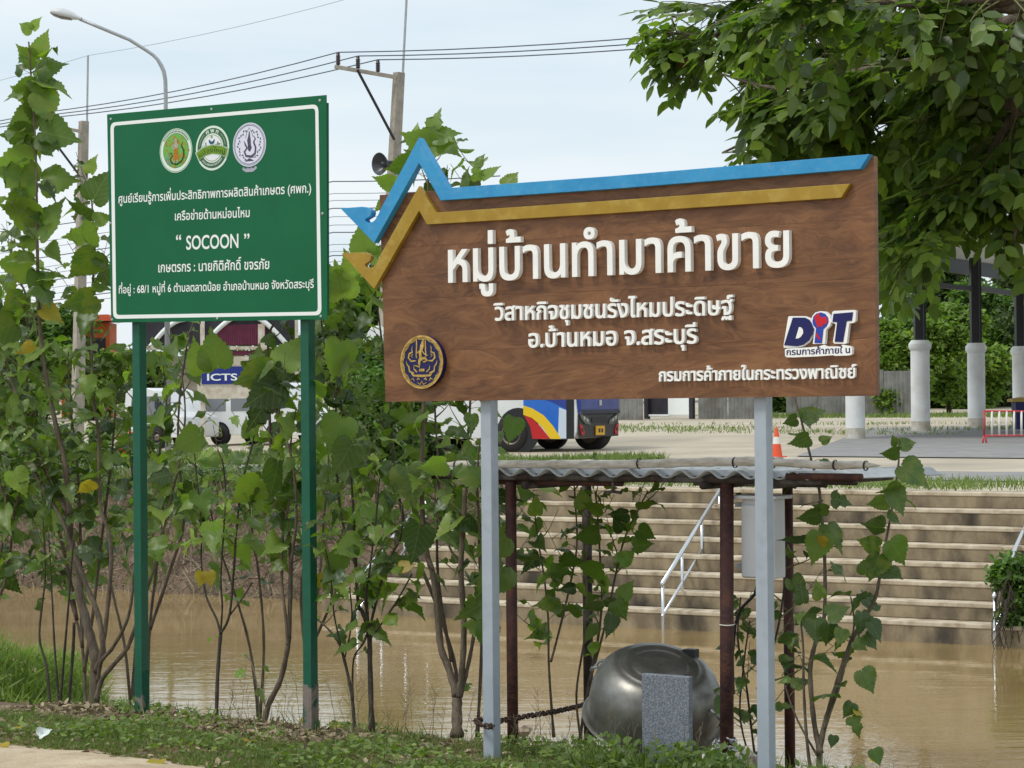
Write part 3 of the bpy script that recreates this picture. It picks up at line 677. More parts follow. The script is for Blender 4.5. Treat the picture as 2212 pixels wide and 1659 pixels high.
rip = n.new('ShaderNodeMapRange'); rip.inputs[1].default_value = 26.6; rip.inputs[2].default_value = 24.6; rip.inputs[3].default_value = .10; rip.inputs[4].default_value = .4; l(qn, rip.inputs[0])   # wind ripples on the near half only
n2_ = n.new('ShaderNodeTexNoise'); n2_.inputs['Scale'].default_value = 2.2; n2_.inputs['Detail'].default_value = 4; n2_.inputs['Roughness'].default_value = .6; l(mp_.outputs[0], n2_.inputs['Vector'])
bp_ = n.new('ShaderNodeBump'); bp_.inputs['Strength'].default_value = 1; bp_.inputs['Distance'].default_value = .02; l(NM('MULTIPLY', n2_.outputs[0], rip.outputs[0]), bp_.inputs['Height']); l(bp_.outputs[0], b.inputs['Normal'])
grid('canal_water', lambda a, q: nq(a, q, WATER), [-220, 0, 160], [10, 30, 90], mw, smooth=False)
# far land: a wide gravel plain that ends well behind the tree line; the bank left of the steps slopes into the water
Q0 = 34.5
M_lot = mat('pale_gravel_lot', srgb(196, 184, 164), srgb(172, 160, 140), .35, .95, .6, c3=srgb(150, 142, 126), scale3=.12, amount3=.7, bscale=12)
def fz(a, q): return .05 + .0164 * (q - 34.5)
qs = [36.3, 38, 40, 46, 54, 64, 76, 90, 110, 200, 600, 1500]
grid('far_ground', lambda a, q: fq(a, q, fz(a, min(q, 200)) - .012), AR(-700, 700, 15), qs, M_lot)
sTL = far(1003, 1060); A0 = -23.9   # along-bank coordinate where the steps end at the left
STEP_L = far(1000, 1062).dot(eF)
grid('landing_ground', lambda a, q: fq(a, q, fz(a, q) - .012), [STEP_L, STEP_L + 10, 80], [Q0, 35.4, 36.35], M_lot)
def bank_fn(a, q):
    t = (q - 31.3) / (36.4 - 31.3); z = WATER - .5 + (.07 - WATER + .5) * sm(0.1, .95, t) ** .8
    return fq(a, q, z + .22 * h2(a, q, .7) * sm(0, .3, t) * (1 - sm(.85, 1, t)) + .07 * h2(a, q, 2.5))
grid('far_bank', bank_fn, AR(-60, STEP_L + .4, 140), AR(31.3, 36.4, 36), M_fbank)
# ------------------------------------------------------------------ the stepped landing across the canal
STEP_R = 11.5
st = thing('canal_steps', 'wide flight of stained concrete steps going down into the canal', 'steps', fq(STEP_L, Q0, 0)); st['kind'] = 'structure'
NS, TR_, RI = 8, .5, .2465
for k in range(NS):
    q1 = Q0 - TR_ * k; zt = .05 - RI * k; zb = zt - RI - (.9 if k == NS - 1 else 0); L0 = STEP_L + (-.25 * k if k > 2 else 0)
    mb = MB(); mb.box(fq((L0 + STEP_R) / 2, q1 + .35, (zt + zb) / 2 - .001), STEP_R - L0, .7 - .012, zt - zb, eF, nF)
    o = mb.build('step', M_concrete, st, bevel=.012)
    mb = MB(); mb.box(fq((L0 + STEP_R) / 2, q1 + .192, zt - .026), STEP_R - L0 - .004, .40, .062, eF, nF)
    mb.build('step_edge', M_nosing, o, bevel=.012)
# ------------------------------------------------------------------ roads, pad and grass strips on the far side
M_asph_shaded = mat('shaded_grey_asphalt', srgb(150, 148, 145), srgb(132, 131, 130), 2, .9, .5, bscale=30)  # pavilion floor asphalt, with the roof's shade put into its darker grey
M_conc_road = mat('concrete_road', srgb(196, 188, 174), srgb(176, 168, 154), .8, .9, .3, c3=srgb(150, 144, 132), scale3=.5, amount3=.6)
M_greyroad = mat('old_asphalt_strip', srgb(150, 148, 144), srgb(136, 134, 130), 1.2, .9, .4, bscale=30)
def farsheet(name, pts, m, dz):
    mb = MB(); P = [fq(a, q, fz(a, q) + dz) for a, q in pts]; mb.add(P, [tuple(range(len(P)))]); o = mb.build(name, m); o['kind'] = 'structure'; return o
farsheet('service_road', [(-60, 38.0), (60, 38.0), (60, 41.2), (-60, 41.2)], M_greyroad, .004)
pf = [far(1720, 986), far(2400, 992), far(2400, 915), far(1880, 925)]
farsheet('pavilion_floor', [(p.dot(eF), p.dot(nF)) for p in pf], M_asph_shaded, .012)
# ------------------------------------------------------------------ stainless handrails
def rail(name, u0, v0, u1, v1, Y0, Y1, label, legs):
    a, b = at(u0, v0, Y0), at(u1, v1, Y1)
    t = thing(name, label, 'handrail', (b.x, b.y, b.z - .9), 'steel handrails down the canal steps')
    d = (a - b)
    for i, off in enumerate((0, .48)):
        m_ = MB(); p0 = b + Vector((0, 0, -off)); p1 = a + Vector((0, 0, -off)); m_.tube([p0, p1], .034 if i == 0 else .022, 10); m_.build('top_rail' if i == 0 else 'lower_rail', M_steel, t, smooth=True)
    for f in legs:
        p = b + d * f; m_ = MB(); base = p.z - (1.0 if f > .1 else 1.15); m_.tube([p, Vector((p.x, p.y, base))], .024, 10); m_.build('leg', M_steel, t, smooth=True)
Yt, Yb = 38.7, 34.2
rail('handrail', 1562, 1048, 1430, 1262, Yt, Yb, 'steel handrail down the middle of the steps, behind the maroon pipe post', (0.01, .3, .62, .93))
rail('handrail', 2262, 1030, 2147, 1290, 37, 32.2, 'steel handrail at the right end of the steps beside the creeper', (0.01, .3, .62, .93))
rail('handrail', 930, 1060, 770, 1258, 42, 37.0, 'steel handrail at the left end of the steps beside the weedy bank', (0.01, .3, .62, .93))
# ------------------------------------------------------------------ power line
def stand(u, vtop, Y): p = at(u, vtop, Y); return p
Y1, Y2 = 62.0, 72.0
def pole(u_top, v_top, u_low, v_low, Y, wpx, label, arm, ins, brace, rod):
    top = at(u_top, v_top, Y); low = at(u_low, v_low, Y); d = (low - top) / (top.z - low.z); zb = zfar(top) - .3
    base = top + d * (top.z - zb); w0 = wpx * Y / F / 1.0
    t = thing('power_pole', label, 'power pole', (base.x, base.y, zb + .3), 'concrete power poles along the road')
    m_ = MB(); m_.tube([base, top], [w0 * .95, w0 * .70], 4, sq=.6); m_.build('shaft', M_polecon, t)
    A, B = at(*arm[0], Y - .2), at(*arm[1], Y - .2); m_ = MB(); X = (B - A).normalized(); Yv = Vector((0, 0, 1)).cross(X).normalized()
    m_.box((A + B) / 2, (B - A).length, .1, .1, X, Yv, X.cross(Yv)); m_.build('crossarm', M_polecon, t)
    tips = []
    for (u, v0, v1) in ins:
        a_, b_ = at(u, v0, Y - .2), at(u, v1, Y - .2); h = (a_ - b_).length; pr = [(.03, 0)]
        for k in range(5): pr += [(.07, h * (.12 + .15 * k)), (.045, h * (.17 + .15 * k))]
        pr += [(.05, h * .92), (.015, h)]
        m_ = MB(); m_.lathe(pr, Matrix.Translation(b_), 10, cap=True); m_.build('insulator', mat('brown_porcelain', srgb(52, 34, 36), None, rough=.3) if not tips else bpy.data.materials['brown_porcelain'], t, smooth=True); tips.append(a_)
    if brace:
        m_ = MB(); m_.tube([at(*brace[0], Y - .3), at(*brace[1], Y - .3)], .04, 6); m_.build('brace', M_black, t)
    m_ = MB(); m_.tube([at(*rod[0], Y + .1), at(*rod[1], Y + .1)], .035, 6); m_.build('lightning_rod', M_galv, t)
    return tips, at(*rod[1], Y + .1)
tips1, rod1 = pole(862, 157, 849, 397, Y1, 19, 'tall concrete pole with a crossarm behind the blue roof peak', ((723, 144), (856, 167)), [(730.5, 113, 141), (773.4, 121, 149), (816.5, 129, 156)], ((772, 151), (852, 302)), ((870, 162), (880, -40)))
tips2, rod2 = pole(181, 262, 172, 690, Y2, 17, 'concrete pole between the tall mulberry stem and the green sign', ((70, 266), (176, 284)), [(86, 244, 266), (109, 248, 270), (131, 252, 275)], ((100, 283), (168, 374)), ((188, 264), (190, 120)))
def wire(pts, r, m, name='power_line', label='', group=None, sag=0.0):
    P = [Vector(p) for p in pts]; out = []
    for i in range(len(P) - 1):
        n = 8
        for k in range(n + (i == len(P) - 2)):
            t = k / n; q = P[i].lerp(P[i + 1], t); q.z -= sag * (P[i] - P[i + 1]).length * 4 * t * (1 - t); out.append(q)
    m_ = MB(); m_.tube(out, r, 5, cap=False); o = m_.build(name, m, None, smooth=True); return tag(o, label, 'wire', group)
for k in range(3):
    dirv = tips1[k] - tips2[k]
    pr = at([1700, 1700, 1700][k], [50, 64, 76][k], 57); wl = tips2[k] + (tips2[k] - tips1[k]) * 1.0
    wire([wl + Vector((0, 0, .6)), tips2[k], tips1[k], pr, at(2900, [5, 20, 34][k], 55)], .017, M_wire, label='dark wire on the %s insulator of both concrete poles' % ('outer', 'middle', 'inner')[k], group='wires on the crossarms', sag=.012)
wire([rod2 + (rod2 - rod1) * .9, rod2, rod1, at(1700, -20, 57)], .008, M_wirel, label='thin pale ground wire strung between the rod tips', sag=.012)
ORD = ['first', 'second', 'third', 'fourth', 'fifth', 'sixth', 'seventh', 'eighth', 'ninth', 'tenth', 'eleventh']
WL = [(498, 392), (531, 418), (545, 433), (566, 450), (588, 468), (603, 486), (618, 502), (632, 528), (645, 543), (661, 552), (672, 565)]
for i, (a, c) in enumerate(WL):
    YY = 70 + (i % 3)
    wire([at(-120, a + 14, YY + 6), at(178, a - .0 * a + (c - a) * .22 + 3, YY + 2), at(720, c, YY - 6), at(1080, c - 12, YY - 10)], .016 if i % 3 == 0 else .011, M_wire if i % 3 == 0 else M_wirel, name='telephone_cable', label='%s slack cable low behind the green sign, %s from the top' % ('thick dark' if i % 3 == 0 else 'thin pale', ORD[i]), group='low cables behind the green sign', sag=.006)
# street lamp
yl = 55; lampP = [(358, 235), (358, 205), (357, 172), (354, 155), (348, 141), (340, 128), (331, 119), (315, 108), (280, 86), (220, 61), (172, 41)]
bl = at(358, 235, yl); bl = Vector((bl.x, bl.y, zfar(bl)))
sl_ = thing('street_lamp', 'grey curved-arm street lamp rising behind the green sign', 'street lamp', bl)
m_ = MB(); m_.tube([bl] + [at(u, v, yl) for u, v in lampP], [.075] + [.05] * 5 + [.042] * 6, 8); m_.build('pole', M_galv, sl_, smooth=True)
h0, h1 = at(176, 42, yl), at(108, 26, yl); ax = (h1 - h0).normalized(); up_ = ax.cross(Vector((0, 1, 0))).normalized(); up_ = up_ if up_.z > 0 else -up_; sd_ = ax.cross(up_)
m_ = MB(); ln = (h1 - h0).length; rings = []
prof = [(0, .05, .05), (.12, .09, .07), (.3, .15, .13), (.6, .19, .17), (.85, .17, .13), (.97, .1, .06), (1, .02, .02)]
V = []
for f, wd, ht in prof:
    c = h0 + ax * (ln * f)
    for k in range(12):
        a = 2 * math.pi * k / 12; s_ = math.sin(a); V.append(c + sd_ * (wd * math.cos(a)) + up_ * (ht * (s_ if s_ > 0 else s_ * .45)))
m_.add(V, [(i * 12 + k, i * 12 + (k + 1) % 12, (i + 1) * 12 + (k + 1) % 12, (i + 1) * 12 + k) for i in range(len(prof) - 1) for k in range(12)])
m_.build('lamp_head', mat('lamp_shell', srgb(206, 208, 208), None, rough=.4), sl_, smooth=True)
m_ = MB(); V = []
for f, wd, ht in prof[2:6]:
    c = h0 + ax * (ln * f)
    for k in range(7):
        a = math.pi + math.pi * k / 6; V.append(c + sd_ * (wd * .85 * math.cos(a)) + up_ * (ht * .62 * math.sin(a)))
m_.add(V, [(i * 7 + k, i * 7 + k + 1, (i + 1) * 7 + k + 1, (i + 1) * 7 + k) for i in range(3) for k in range(6)])
m_.build('lens', mat('lamp_lens', srgb(120, 122, 124), None, rough=.15), sl_, smooth=True)
# horn loudspeaker on the pole
hp = at(838, 354, Y1 - .2); c = at(818, 354, Y1 - .6); axh = (Vector((-.72, -.66, -.05))).normalized()
hs_ = thing('horn_speaker', 'black horn loudspeaker fixed to the concrete pole', 'loudspeaker', c)
Mh = Matrix.Translation(c) @ axh.to_track_quat('Z', 'Y').to_matrix().to_4x4()
m_ = MB(); m_.lathe([(.3, .0), (.31, -.02), (.26, -.1), (.15, -.22), (.08, -.32), (.09, -.34), (.09, -.5), (.02, -.52)], Mh, 20); m_.build('horn', M_black, hs_, smooth=True)
m_ = MB(); m_.lathe([(.3, .0), (.24, -.09), (.14, -.2), (.07, -.24), (.07, -.12), (.01, -.1)], Mh, 20); m_.build('bell', mat('horn_grey', srgb(70, 72, 76), None, rough=.35), hs_, smooth=True)
m_ = MB(); m_.tube([c - axh * .4, hp + Vector((.15, .1, 0))], .03, 6); m_.build('bracket', M_galv, hs_)

# ------------------------------------------------------------------ vehicles
M_vwhite = mat('white_car_paint', srgb(226, 228, 228), srgb(214, 216, 216), 2, .3, coat=.3)
M_glass = mat('dark_glass', srgb(26, 32, 36), None, rough=.08, spec=.8)
M_tyre = mat('tyre_rubber', srgb(38, 36, 36), None, rough=.85)
M_rim = mat('wheel_rim', srgb(130, 116, 104), None, rough=.5, metal=.4)
M_bblue = mat('bus_blue', srgb(20, 96, 190), srgb(24, 104, 200), 2, .3, coat=.4); M_bdark = mat('bus_dark_blue', srgb(24, 58, 150), srgb(18, 44, 124), 2, .3, coat=.4)
M_byel = mat('bus_yellow', srgb(226, 190, 24), None, rough=.35); M_bred = mat('bus_red', srgb(184, 26, 30), None, rough=.35); M_plate = mat('plate_yellow', srgb(232, 176, 36), None, rough=.5)
M_orange = mat('orange_plastic', srgb(226, 88, 46), None, rough=.5); M_lens = mat('headlight_glass', srgb(190, 190, 182), None, rough=.15)
class Frame:     # local axes of a vehicle: X forward, Y to its left, Z up
    def __init__(s, o, ang): s.o = o; s.X = Vector((math.cos(ang), math.sin(ang), 0)); s.Y = Vector((-math.sin(ang), math.cos(ang), 0)); s.Z = Vector((0, 0, 1))
    def __call__(s, x, y, z): return s.o + s.X * x + s.Y * y + s.Z * z
def wheel(fr, x, y, r, t, wd=.28):
    Mw = Matrix.Translation(fr(x, y, r)) @ fr.Y.to_track_quat('Z', 'Y').to_matrix().to_4x4()
    m_ = MB(); m_.lathe([(r * .6, -wd / 2), (r * .92, -wd / 2), (r, -wd * .35), (r, wd * .35), (r * .92, wd / 2), (r * .6, wd / 2)], Mw, 24); o = m_.build('wheel', M_tyre, t, smooth=True)
    m_ = MB(); m_.lathe([(r * .6, -wd * .45), (r * .5, -wd * .3), (r * .3, -wd * .32), (r * .28, -wd * .5), (.02, -wd * .5)], Mw, 20); m_.build('rim', M_rim, o, smooth=True)
# coach: painted side with swoosh, dark front corner with headlights
ba = math.radians(-27); wb = far(1340, 976); 
bus = Frame(far(1196, 976), ba)
# origin: ground under the front axle, near side; X forward is to the right and towards the camera
bt = thing('coach', 'parked coach painted blue with yellow and red swooshes, under the brown signboard', 'bus', bus.o)
def kk(U, V):
    d = ray(U, V); s_ = (bus.o - EYE).dot(bus.Y) / d.dot(bus.Y); P = EYE + d * s_; return ((P - bus.o).dot(bus.X), P.z - bus.o.z)
Wb, Hb, Lr = 2.5, 3.3, 5.6; Lf = kk(1240, 900)[0]
prof = [(-Lr, .35), (Lf - .2, .32), (Lf, .36), (Lf + .06, .5), (Lf + .08, .95), (Lf + .02, 1.5), (Lf - .35, 2.9), (Lf - .8, Hb), (-Lr + .3, Hb), (-Lr, Hb - .4)]
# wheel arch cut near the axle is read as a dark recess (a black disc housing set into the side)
m_ = MB(); m_.prism([(x, z) for x, z in prof], bus(0, 0, 0), bus.X, bus.Z, -bus.Y, -Wb, 0); m_.build('body', M_vwhite, bt, bevel=.03)
def side(pts, m, name, d=.012, d0=.002): q = MB(); q.prism(pts, bus(0, 0, 0), bus.X, bus.Z, -bus.Y, d0, d); return q.build(name, m, bt)
side([kk(1131, 858), kk(1131, 790), kk(1226, 790), kk(1226, 935), kk(1222, 948), kk(1203, 948), kk(1180, 908), kk(1150, 884), kk(1131, 878)], M_bblue, 'blue_panel')
side([kk(1131, 876), kk(1150, 882), kk(1175, 897), kk(1195, 920), kk(1213, 948), kk(1190, 948), kk(1172, 922), kk(1150, 903), kk(1131, 896)], M_byel, 'yellow_swoosh', .016)
side([kk(1133, 898), kk(1150, 904), kk(1168, 922), kk(1189, 948), kk(1151, 948), kk(1146, 922)], M_bred, 'red_swoosh', .018)
side([kk(1131, 850), kk(1131, 790), kk(1224, 790), kk(1224, 884), kk(1190, 868)], M_bdark, 'dark_blue_panel', .014)
mfade = mat('silver_fade', srgb(196, 208, 222), None, rough=.4); side([kk(1208, 880), kk(1224, 886), kk(1224, 947), kk(1206, 947)], mfade, 'silver_edge', .015)
side([kk(1224, 790), kk(1240, 792), kk(1240, 948), kk(1224, 948)], M_black, 'corner_post', .02)
Lx = kk(1131, 900)[0]
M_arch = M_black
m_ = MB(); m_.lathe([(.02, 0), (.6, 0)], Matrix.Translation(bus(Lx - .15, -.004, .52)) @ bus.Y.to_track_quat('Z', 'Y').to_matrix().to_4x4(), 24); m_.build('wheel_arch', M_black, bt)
wheel(bus, Lx - .35, .1, .46, bt, .3); wheel(bus, Lx - .35, Wb - .15, .46, bt, .3); wheel(bus, Lx + 1.0, Wb - .5, .46, bt, .5); wheel(bus, -4.6, .1, .46, bt, .3); wheel(bus, -4.6, Wb - .15, .46, bt, .3)
fx = Lf + .1
def front(y0, y1, z0, z1, m, name, d=.03): q = MB(); q.box(bus(fx, (y0 + y1) / 2, (z0 + z1) / 2), d, abs(y1 - y0), z1 - z0, bus.X, bus.Y); return q.build(name, m, bt, bevel=.03)
front(.05, Wb - .05, .36, .95, mat('bumper_black', srgb(40, 40, 44), None, rough=.4), 'bumper'); front(.06, Wb - .06, .97, 1.5, M_bdark, 'front_panel', .1); front(.1, Wb - .1, 1.58, 2.7, M_glass, 'windscreen', .16)
def fpoly(pts, m, name, d0, d1):
    q = MB(); q.prism(pts, bus(fx, 0, 0), bus.Y, bus.Z, bus.X, d0, d1); return q.build(name, m, bt, bevel=.01)
M_hl = mat('smoked_headlight', srgb(120, 120, 114), srgb(80, 80, 78), 9, .2)
for fl in (0, 1):
    g_ = lambda pts: [(Wb - y if fl else y, z) for y, z in pts]
    fpoly(g_([(.08, .98), (.62, .80), (.70, .66), (.36, .70), (.12, .84)]), M_hl, 'headlight', .012, .05)
    fpoly(g_([(.24, .90), (.34, .87), (.34, .79), (.24, .82)]), M_lens, 'headlight_bulb', .05, .056); fpoly(g_([(.42, .84), (.52, .80), (.52, .74), (.42, .77)]), M_lens, 'headlight_bulb', .05, .056)
    fpoly(g_([(.06, .70), (.22, .66), (.34, .50), (.30, .40), (.16, .42), (.10, .54)]), M_bred, 'fog_light_trim', .012, .04)
    fpoly(g_([(.15, .60), (.24, .57), (.24, .50), (.16, .51)]), M_black, 'fog_light', .04, .05)
fpoly([(Wb / 2 - .26, .40), (Wb / 2 + .26, .40), (Wb / 2 + .26, .64), (Wb / 2 - .26, .64)], M_plate, 'number_plate', .02, .06)
fpoly([(Wb / 2 - .14, .47), (Wb / 2 - .02, .47), (Wb / 2 - .02, .57), (Wb / 2 - .14, .57)], M_black, 'plate_mark', .06, .062); fpoly([(Wb / 2 + .03, .47), (Wb / 2 + .14, .47), (Wb / 2 + .14, .57), (Wb / 2 + .03, .57)], M_black, 'plate_mark', .06, .062)
fpoly([(.74, .72), (1.76, .72), (1.70, .86), (.80, .86)], M_black, 'grille', .012, .03); fpoly([(1.18, 1.16), (1.32, 1.16), (1.32, 1.30), (1.18, 1.30)], M_lens, 'badge', .05, .07)
fpoly([(.05, .95), (2.45, .95), (2.40, 1.06), (.10, 1.06)], mat('dark_trim', srgb(30, 34, 60), None, rough=.3), 'hood_lip', .0, .075)
# white vans
def van(name, u_rear, u_front, v_base, facing, H, label, roofsign=None, grp='white vans parked across the canal', dy=0.0):
    """side-on van between two picture columns standing on the far ground"""
    a, b = far(u_rear, v_base), far(u_front, v_base); X = (b - a); Ln = X.length; ang = math.atan2(X.y, X.x)
    fr = Frame(a + Vector((0, dy, 0)), ang); fr.o.z = zfar(fr.o); t = thing(name, label, 'van', fr.o, grp)
    W = 1.8
    P = [(0.02, .34), (0, .9), (.05, H * .93), (.25, H), (Ln - 1.25, H), (Ln - .95, H - .08), (Ln - .42, H * .6), (Ln - .06, H * .52), (Ln, H * .4), (Ln - .02, .3)]
    m_ = MB(); m_.prism([(x, z) for x, z in P], fr(0, 0, 0), fr.X, fr.Z, -fr.Y, -W, 0); m_.build('body', M_vwhite, t, bevel=.05)
    def sd(x0, x1, z0, z1, m, nm, d=.012): q = MB(); q.prism([(x0, z0), (x1, z0), (x1, z1), (x0, z1)], fr(0, 0, 0), fr.X, fr.Z, -fr.Y, .001, d); q.build(nm, m, t)
    for x0, x1 in ((.3, Ln * .28), (Ln * .33, Ln * .52), (Ln * .57, Ln * .74)): sd(x0, x1, H * .55, H * .86, mat('grey_window', srgb(120, 124, 128), None, rough=.2) if 'grey_window' not in bpy.data.materials else bpy.data.materials['grey_window'], 'window')
    q = MB(); q.prism([(Ln - .95, H * .86), (Ln - .52, H * .6), (Ln - .98, H * .57), (Ln - 1.08, H * .86)], fr(0, 0, 0), fr.X, fr.Z, -fr.Y, .001, .012); q.build('window', M_glass, t)
    sd(.0, .03, .5, .8, M_bred, 'tail_lamp', .02); sd(Ln * .54, Ln * .55, .4, H * .9, M_black, 'door_seam', .004); sd(.03, .35, .38, .56, mat('van_bumper', srgb(190, 192, 192), None, rough=.5) if 'van_bumper' not in bpy.data.materials else bpy.data.materials['van_bumper'], 'bumper', .03)
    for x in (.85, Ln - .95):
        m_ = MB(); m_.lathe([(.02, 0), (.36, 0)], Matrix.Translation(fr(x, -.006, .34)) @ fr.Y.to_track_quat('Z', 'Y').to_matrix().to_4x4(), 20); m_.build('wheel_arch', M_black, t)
        wheel(fr, x, .06, .31, t, .2); wheel(fr, x, W - .1, .31, t, .2)
    return fr, Ln, t
van('van', 930, 1133, 968, 1, 1.75, 'white van in front of the coach, its end seen right of the grey post')
frv, Lnv, tv = van('van', 425, 655, 962, 1, 1.85, 'white van with grey windows parked below the blue sign panel')
van('van', 268, 398, 968, 1, 1.75, 'white van just left of the one below the blue sign panel')
# ------------------------------------------------------------------ blue sign panel, market hall, orange kiosk behind the vans
M_cream = mat('peeling_cream_paint', srgb(222, 214, 200), srgb(196, 184, 164), 4, .8, c3=srgb(160, 120, 90), scale3=3, amount3=.5)
M_maroon = mat('maroon_sheet', srgb(128, 52, 82), srgb(112, 42, 70), 3, .6); M_dark = mat('dark_sheet', srgb(54, 50, 58), srgb(42, 40, 48), 3, .7)
M_sblue = mat('sign_blue', srgb(30, 48, 132), None, rough=.5)
Ys = 62.0
def quad_from(pts, Y, th, m, name, parent):
    P = [at(u, v, Y) for u, v in pts]; q = MB(); q.prism([(p.x, p.z) for p in P], Vector((0, Y, 0)), Vector((1, 0, 0)), Vector((0, 0, 1)), Vector((0, -1, 0)), 0, th); return q.build(name, m, parent)
c = at(440, 960, Ys); sp = thing('roadside_sign', 'long blue panel with white letters on a white box above the white van', 'sign', (c.x, Ys, zfar(c)))
bx_ = quad_from([(430, 862), (566, 860), (566, 770), (430, 772)], Ys, .35, M_cream, 'sign_box', sp)
quad_from([(436, 830), (560, 829), (560, 791), (436, 792)], Ys - .35, .03, M_sblue, 'blue_face', sp)
lay = layout('ICTS Tr'); mbt = MB(); P0, P1 = at(448, 822, Ys - .39), at(556, 820, Ys - .39); xs = [p[0] for _, cs in lay for c_ in cs for p in c_]
for ch, cs in lay:
    if cs:
        V_, T_, B2 = solid(cs, .02); s_ = (P1.x - P0.x) / (max(xs) - min(xs)); mbt.add([(P0.x + (x - min(xs)) * s_, P0.y, P0.z + y * s_ * .62) for x, y in V_], T_)
mbt.build('lettering', M_white, sp)
for u in (437, 562):
    q = MB(); a_ = at(u, 700, Ys + .05); q.box((a_.x, Ys + .06, (a_.z + zfar(a_)) / 2), .11, .11, a_.z - zfar(a_)); q.build('post', M_cream, sp)
Yh = 118.0
c = at(440, 893, Yh); hall = thing('market_hall', 'low hall with white arched gables over black and maroon cladding', 'building', (c.x, Yh, zfar(c)))
quad_from([(300, 752), (436, 751), (436, 640), (300, 640)], Yh, .2, M_dark, 'black_cladding', hall)
quad_from([(443, 747), (640, 746), (640, 640), (443, 640)], Yh, .2, M_dark, 'black_cladding', hall)
def ribs(u0, u1, v0, v1, Y, m, name, parent, n, edge=None):
    q = MB()
    for i in range(n):
        ua, ub = u0 + (u1 - u0) * i / n, u0 + (u1 - u0) * (i + .5) / n
        vt = v0 if edge is None else edge((ua + ub) / 2)
        if vt < v1:
            A, B_ = at(ua, vt, Y), at(ub, v1, Y); q.box(((A.x + B_.x) / 2, Y, (A.z + B_.z) / 2), abs(B_.x - A.x), .06, abs(A.z - B_.z))
    return q.build(name, m, parent)
arc_ = lambda u: 704 + 42 * ((487 - u) / 52) ** 1.6 if u < 487 else 704 - 10
q1 = quad_from([(452, 745), (575, 744), (575, 700), (487, 704), (465, 722)], Yh - .21, .05, M_maroon, 'maroon_cladding', hall); ribs(455, 575, 700, 745, Yh - .29, M_maroon, 'cladding_rib', q1, 30, lambda u: max(arc_(u) + 3, 700))['kind'] = 'stuff'
quad_from([(443, 768), (640, 767), (640, 757), (443, 758)], Yh - .21, .05, M_maroon, 'maroon_band', hall)
for pts in ([(u, 640 + 112 * (abs(487 - u) / 55) ** 1.0) for u in range(432, 545, 8)],): pass
def arch(u0, u1, v0, v1):
    q = MB(); P = [at(u0 + (u1 - u0) * k / 12, v0 + (v1 - v0) * math.sin(math.pi / 2 * k / 12), Yh - .35) for k in range(13)]; q.tube(P, .14, 6); q.build('arch_rim', M_white, hall, smooth=True)
arch(434, 530, 752, 680); arch(626, 530, 752, 680); arch(322, 400, 752, 690)
quad_from([(300, 756), (640, 755), (640, 748), (300, 749)], Yh - .25, .25, M_cream, 'beam', hall)
for u in (437, 568, 640):
    a_ = at(u, 640, Yh - .3); q = MB(); q.box((a_.x, Yh - .3, (a_.z + zfar(a_)) / 2), .16, .16, a_.z - zfar(a_)); q.build('post', M_cream, hall)
quad_from([(300, 860), (660, 858), (660, 768), (300, 770)], Yh + 1.5, .2, M_cream, 'wall', hall)
q = MB(); A = at(290, 640, Yh); B_ = at(650, 640, Yh); q.box(((A.x + B_.x) / 2, Yh + 3, A.z + .05), B_.x - A.x, 6.4, .16); q.build('roof', M_dark, hall)
Yk = 124.0; c = at(205, 893, Yk); ki = thing('kiosk', 'small orange kiosk with a red-orange roof behind the left concrete pole', 'kiosk', (c.x, Yk, zfar(c)))
mo = mat('orange_wall', srgb(214, 110, 52), srgb(196, 96, 44), 3, .7); mr_ = mat('orange_roof', srgb(226, 100, 62), None, rough=.6)
quad_from([(150, 900), (252, 900), (252, 700), (150, 700)], Yk, 2.2, mo, 'wall', ki); quad_from([(138, 699), (266, 697), (256, 684), (150, 686)], Yk + .4, 3.2, mr_, 'roof', ki)
q1 = quad_from([(168, 880), (228, 880), (228, 730), (168, 730)], Yk - 2.19, .03, M_dark, 'doorway', ki)
# orange crate-like bin near it
c = at(276, 950, 56); tc_ = thing('orange_bin', 'small orange plastic bin on the far side, left of the green post', 'bin', (c.x, 56, zfar(c)))
q = MB(); q.lathe([(.2, 0), (.26, .6), (.28, .62), (.25, .64)], Matrix.Translation((c.x, 56, zfar(c))), 16, cap=True); q.build('body', M_orange, tc_, smooth=True); q = MB(); q.lathe([(.285, .62), (.285, .68), (.1, .74)], Matrix.Translation((c.x, 56, zfar(c))), 16, cap=True); q.build('lid', M_orange, tc_)
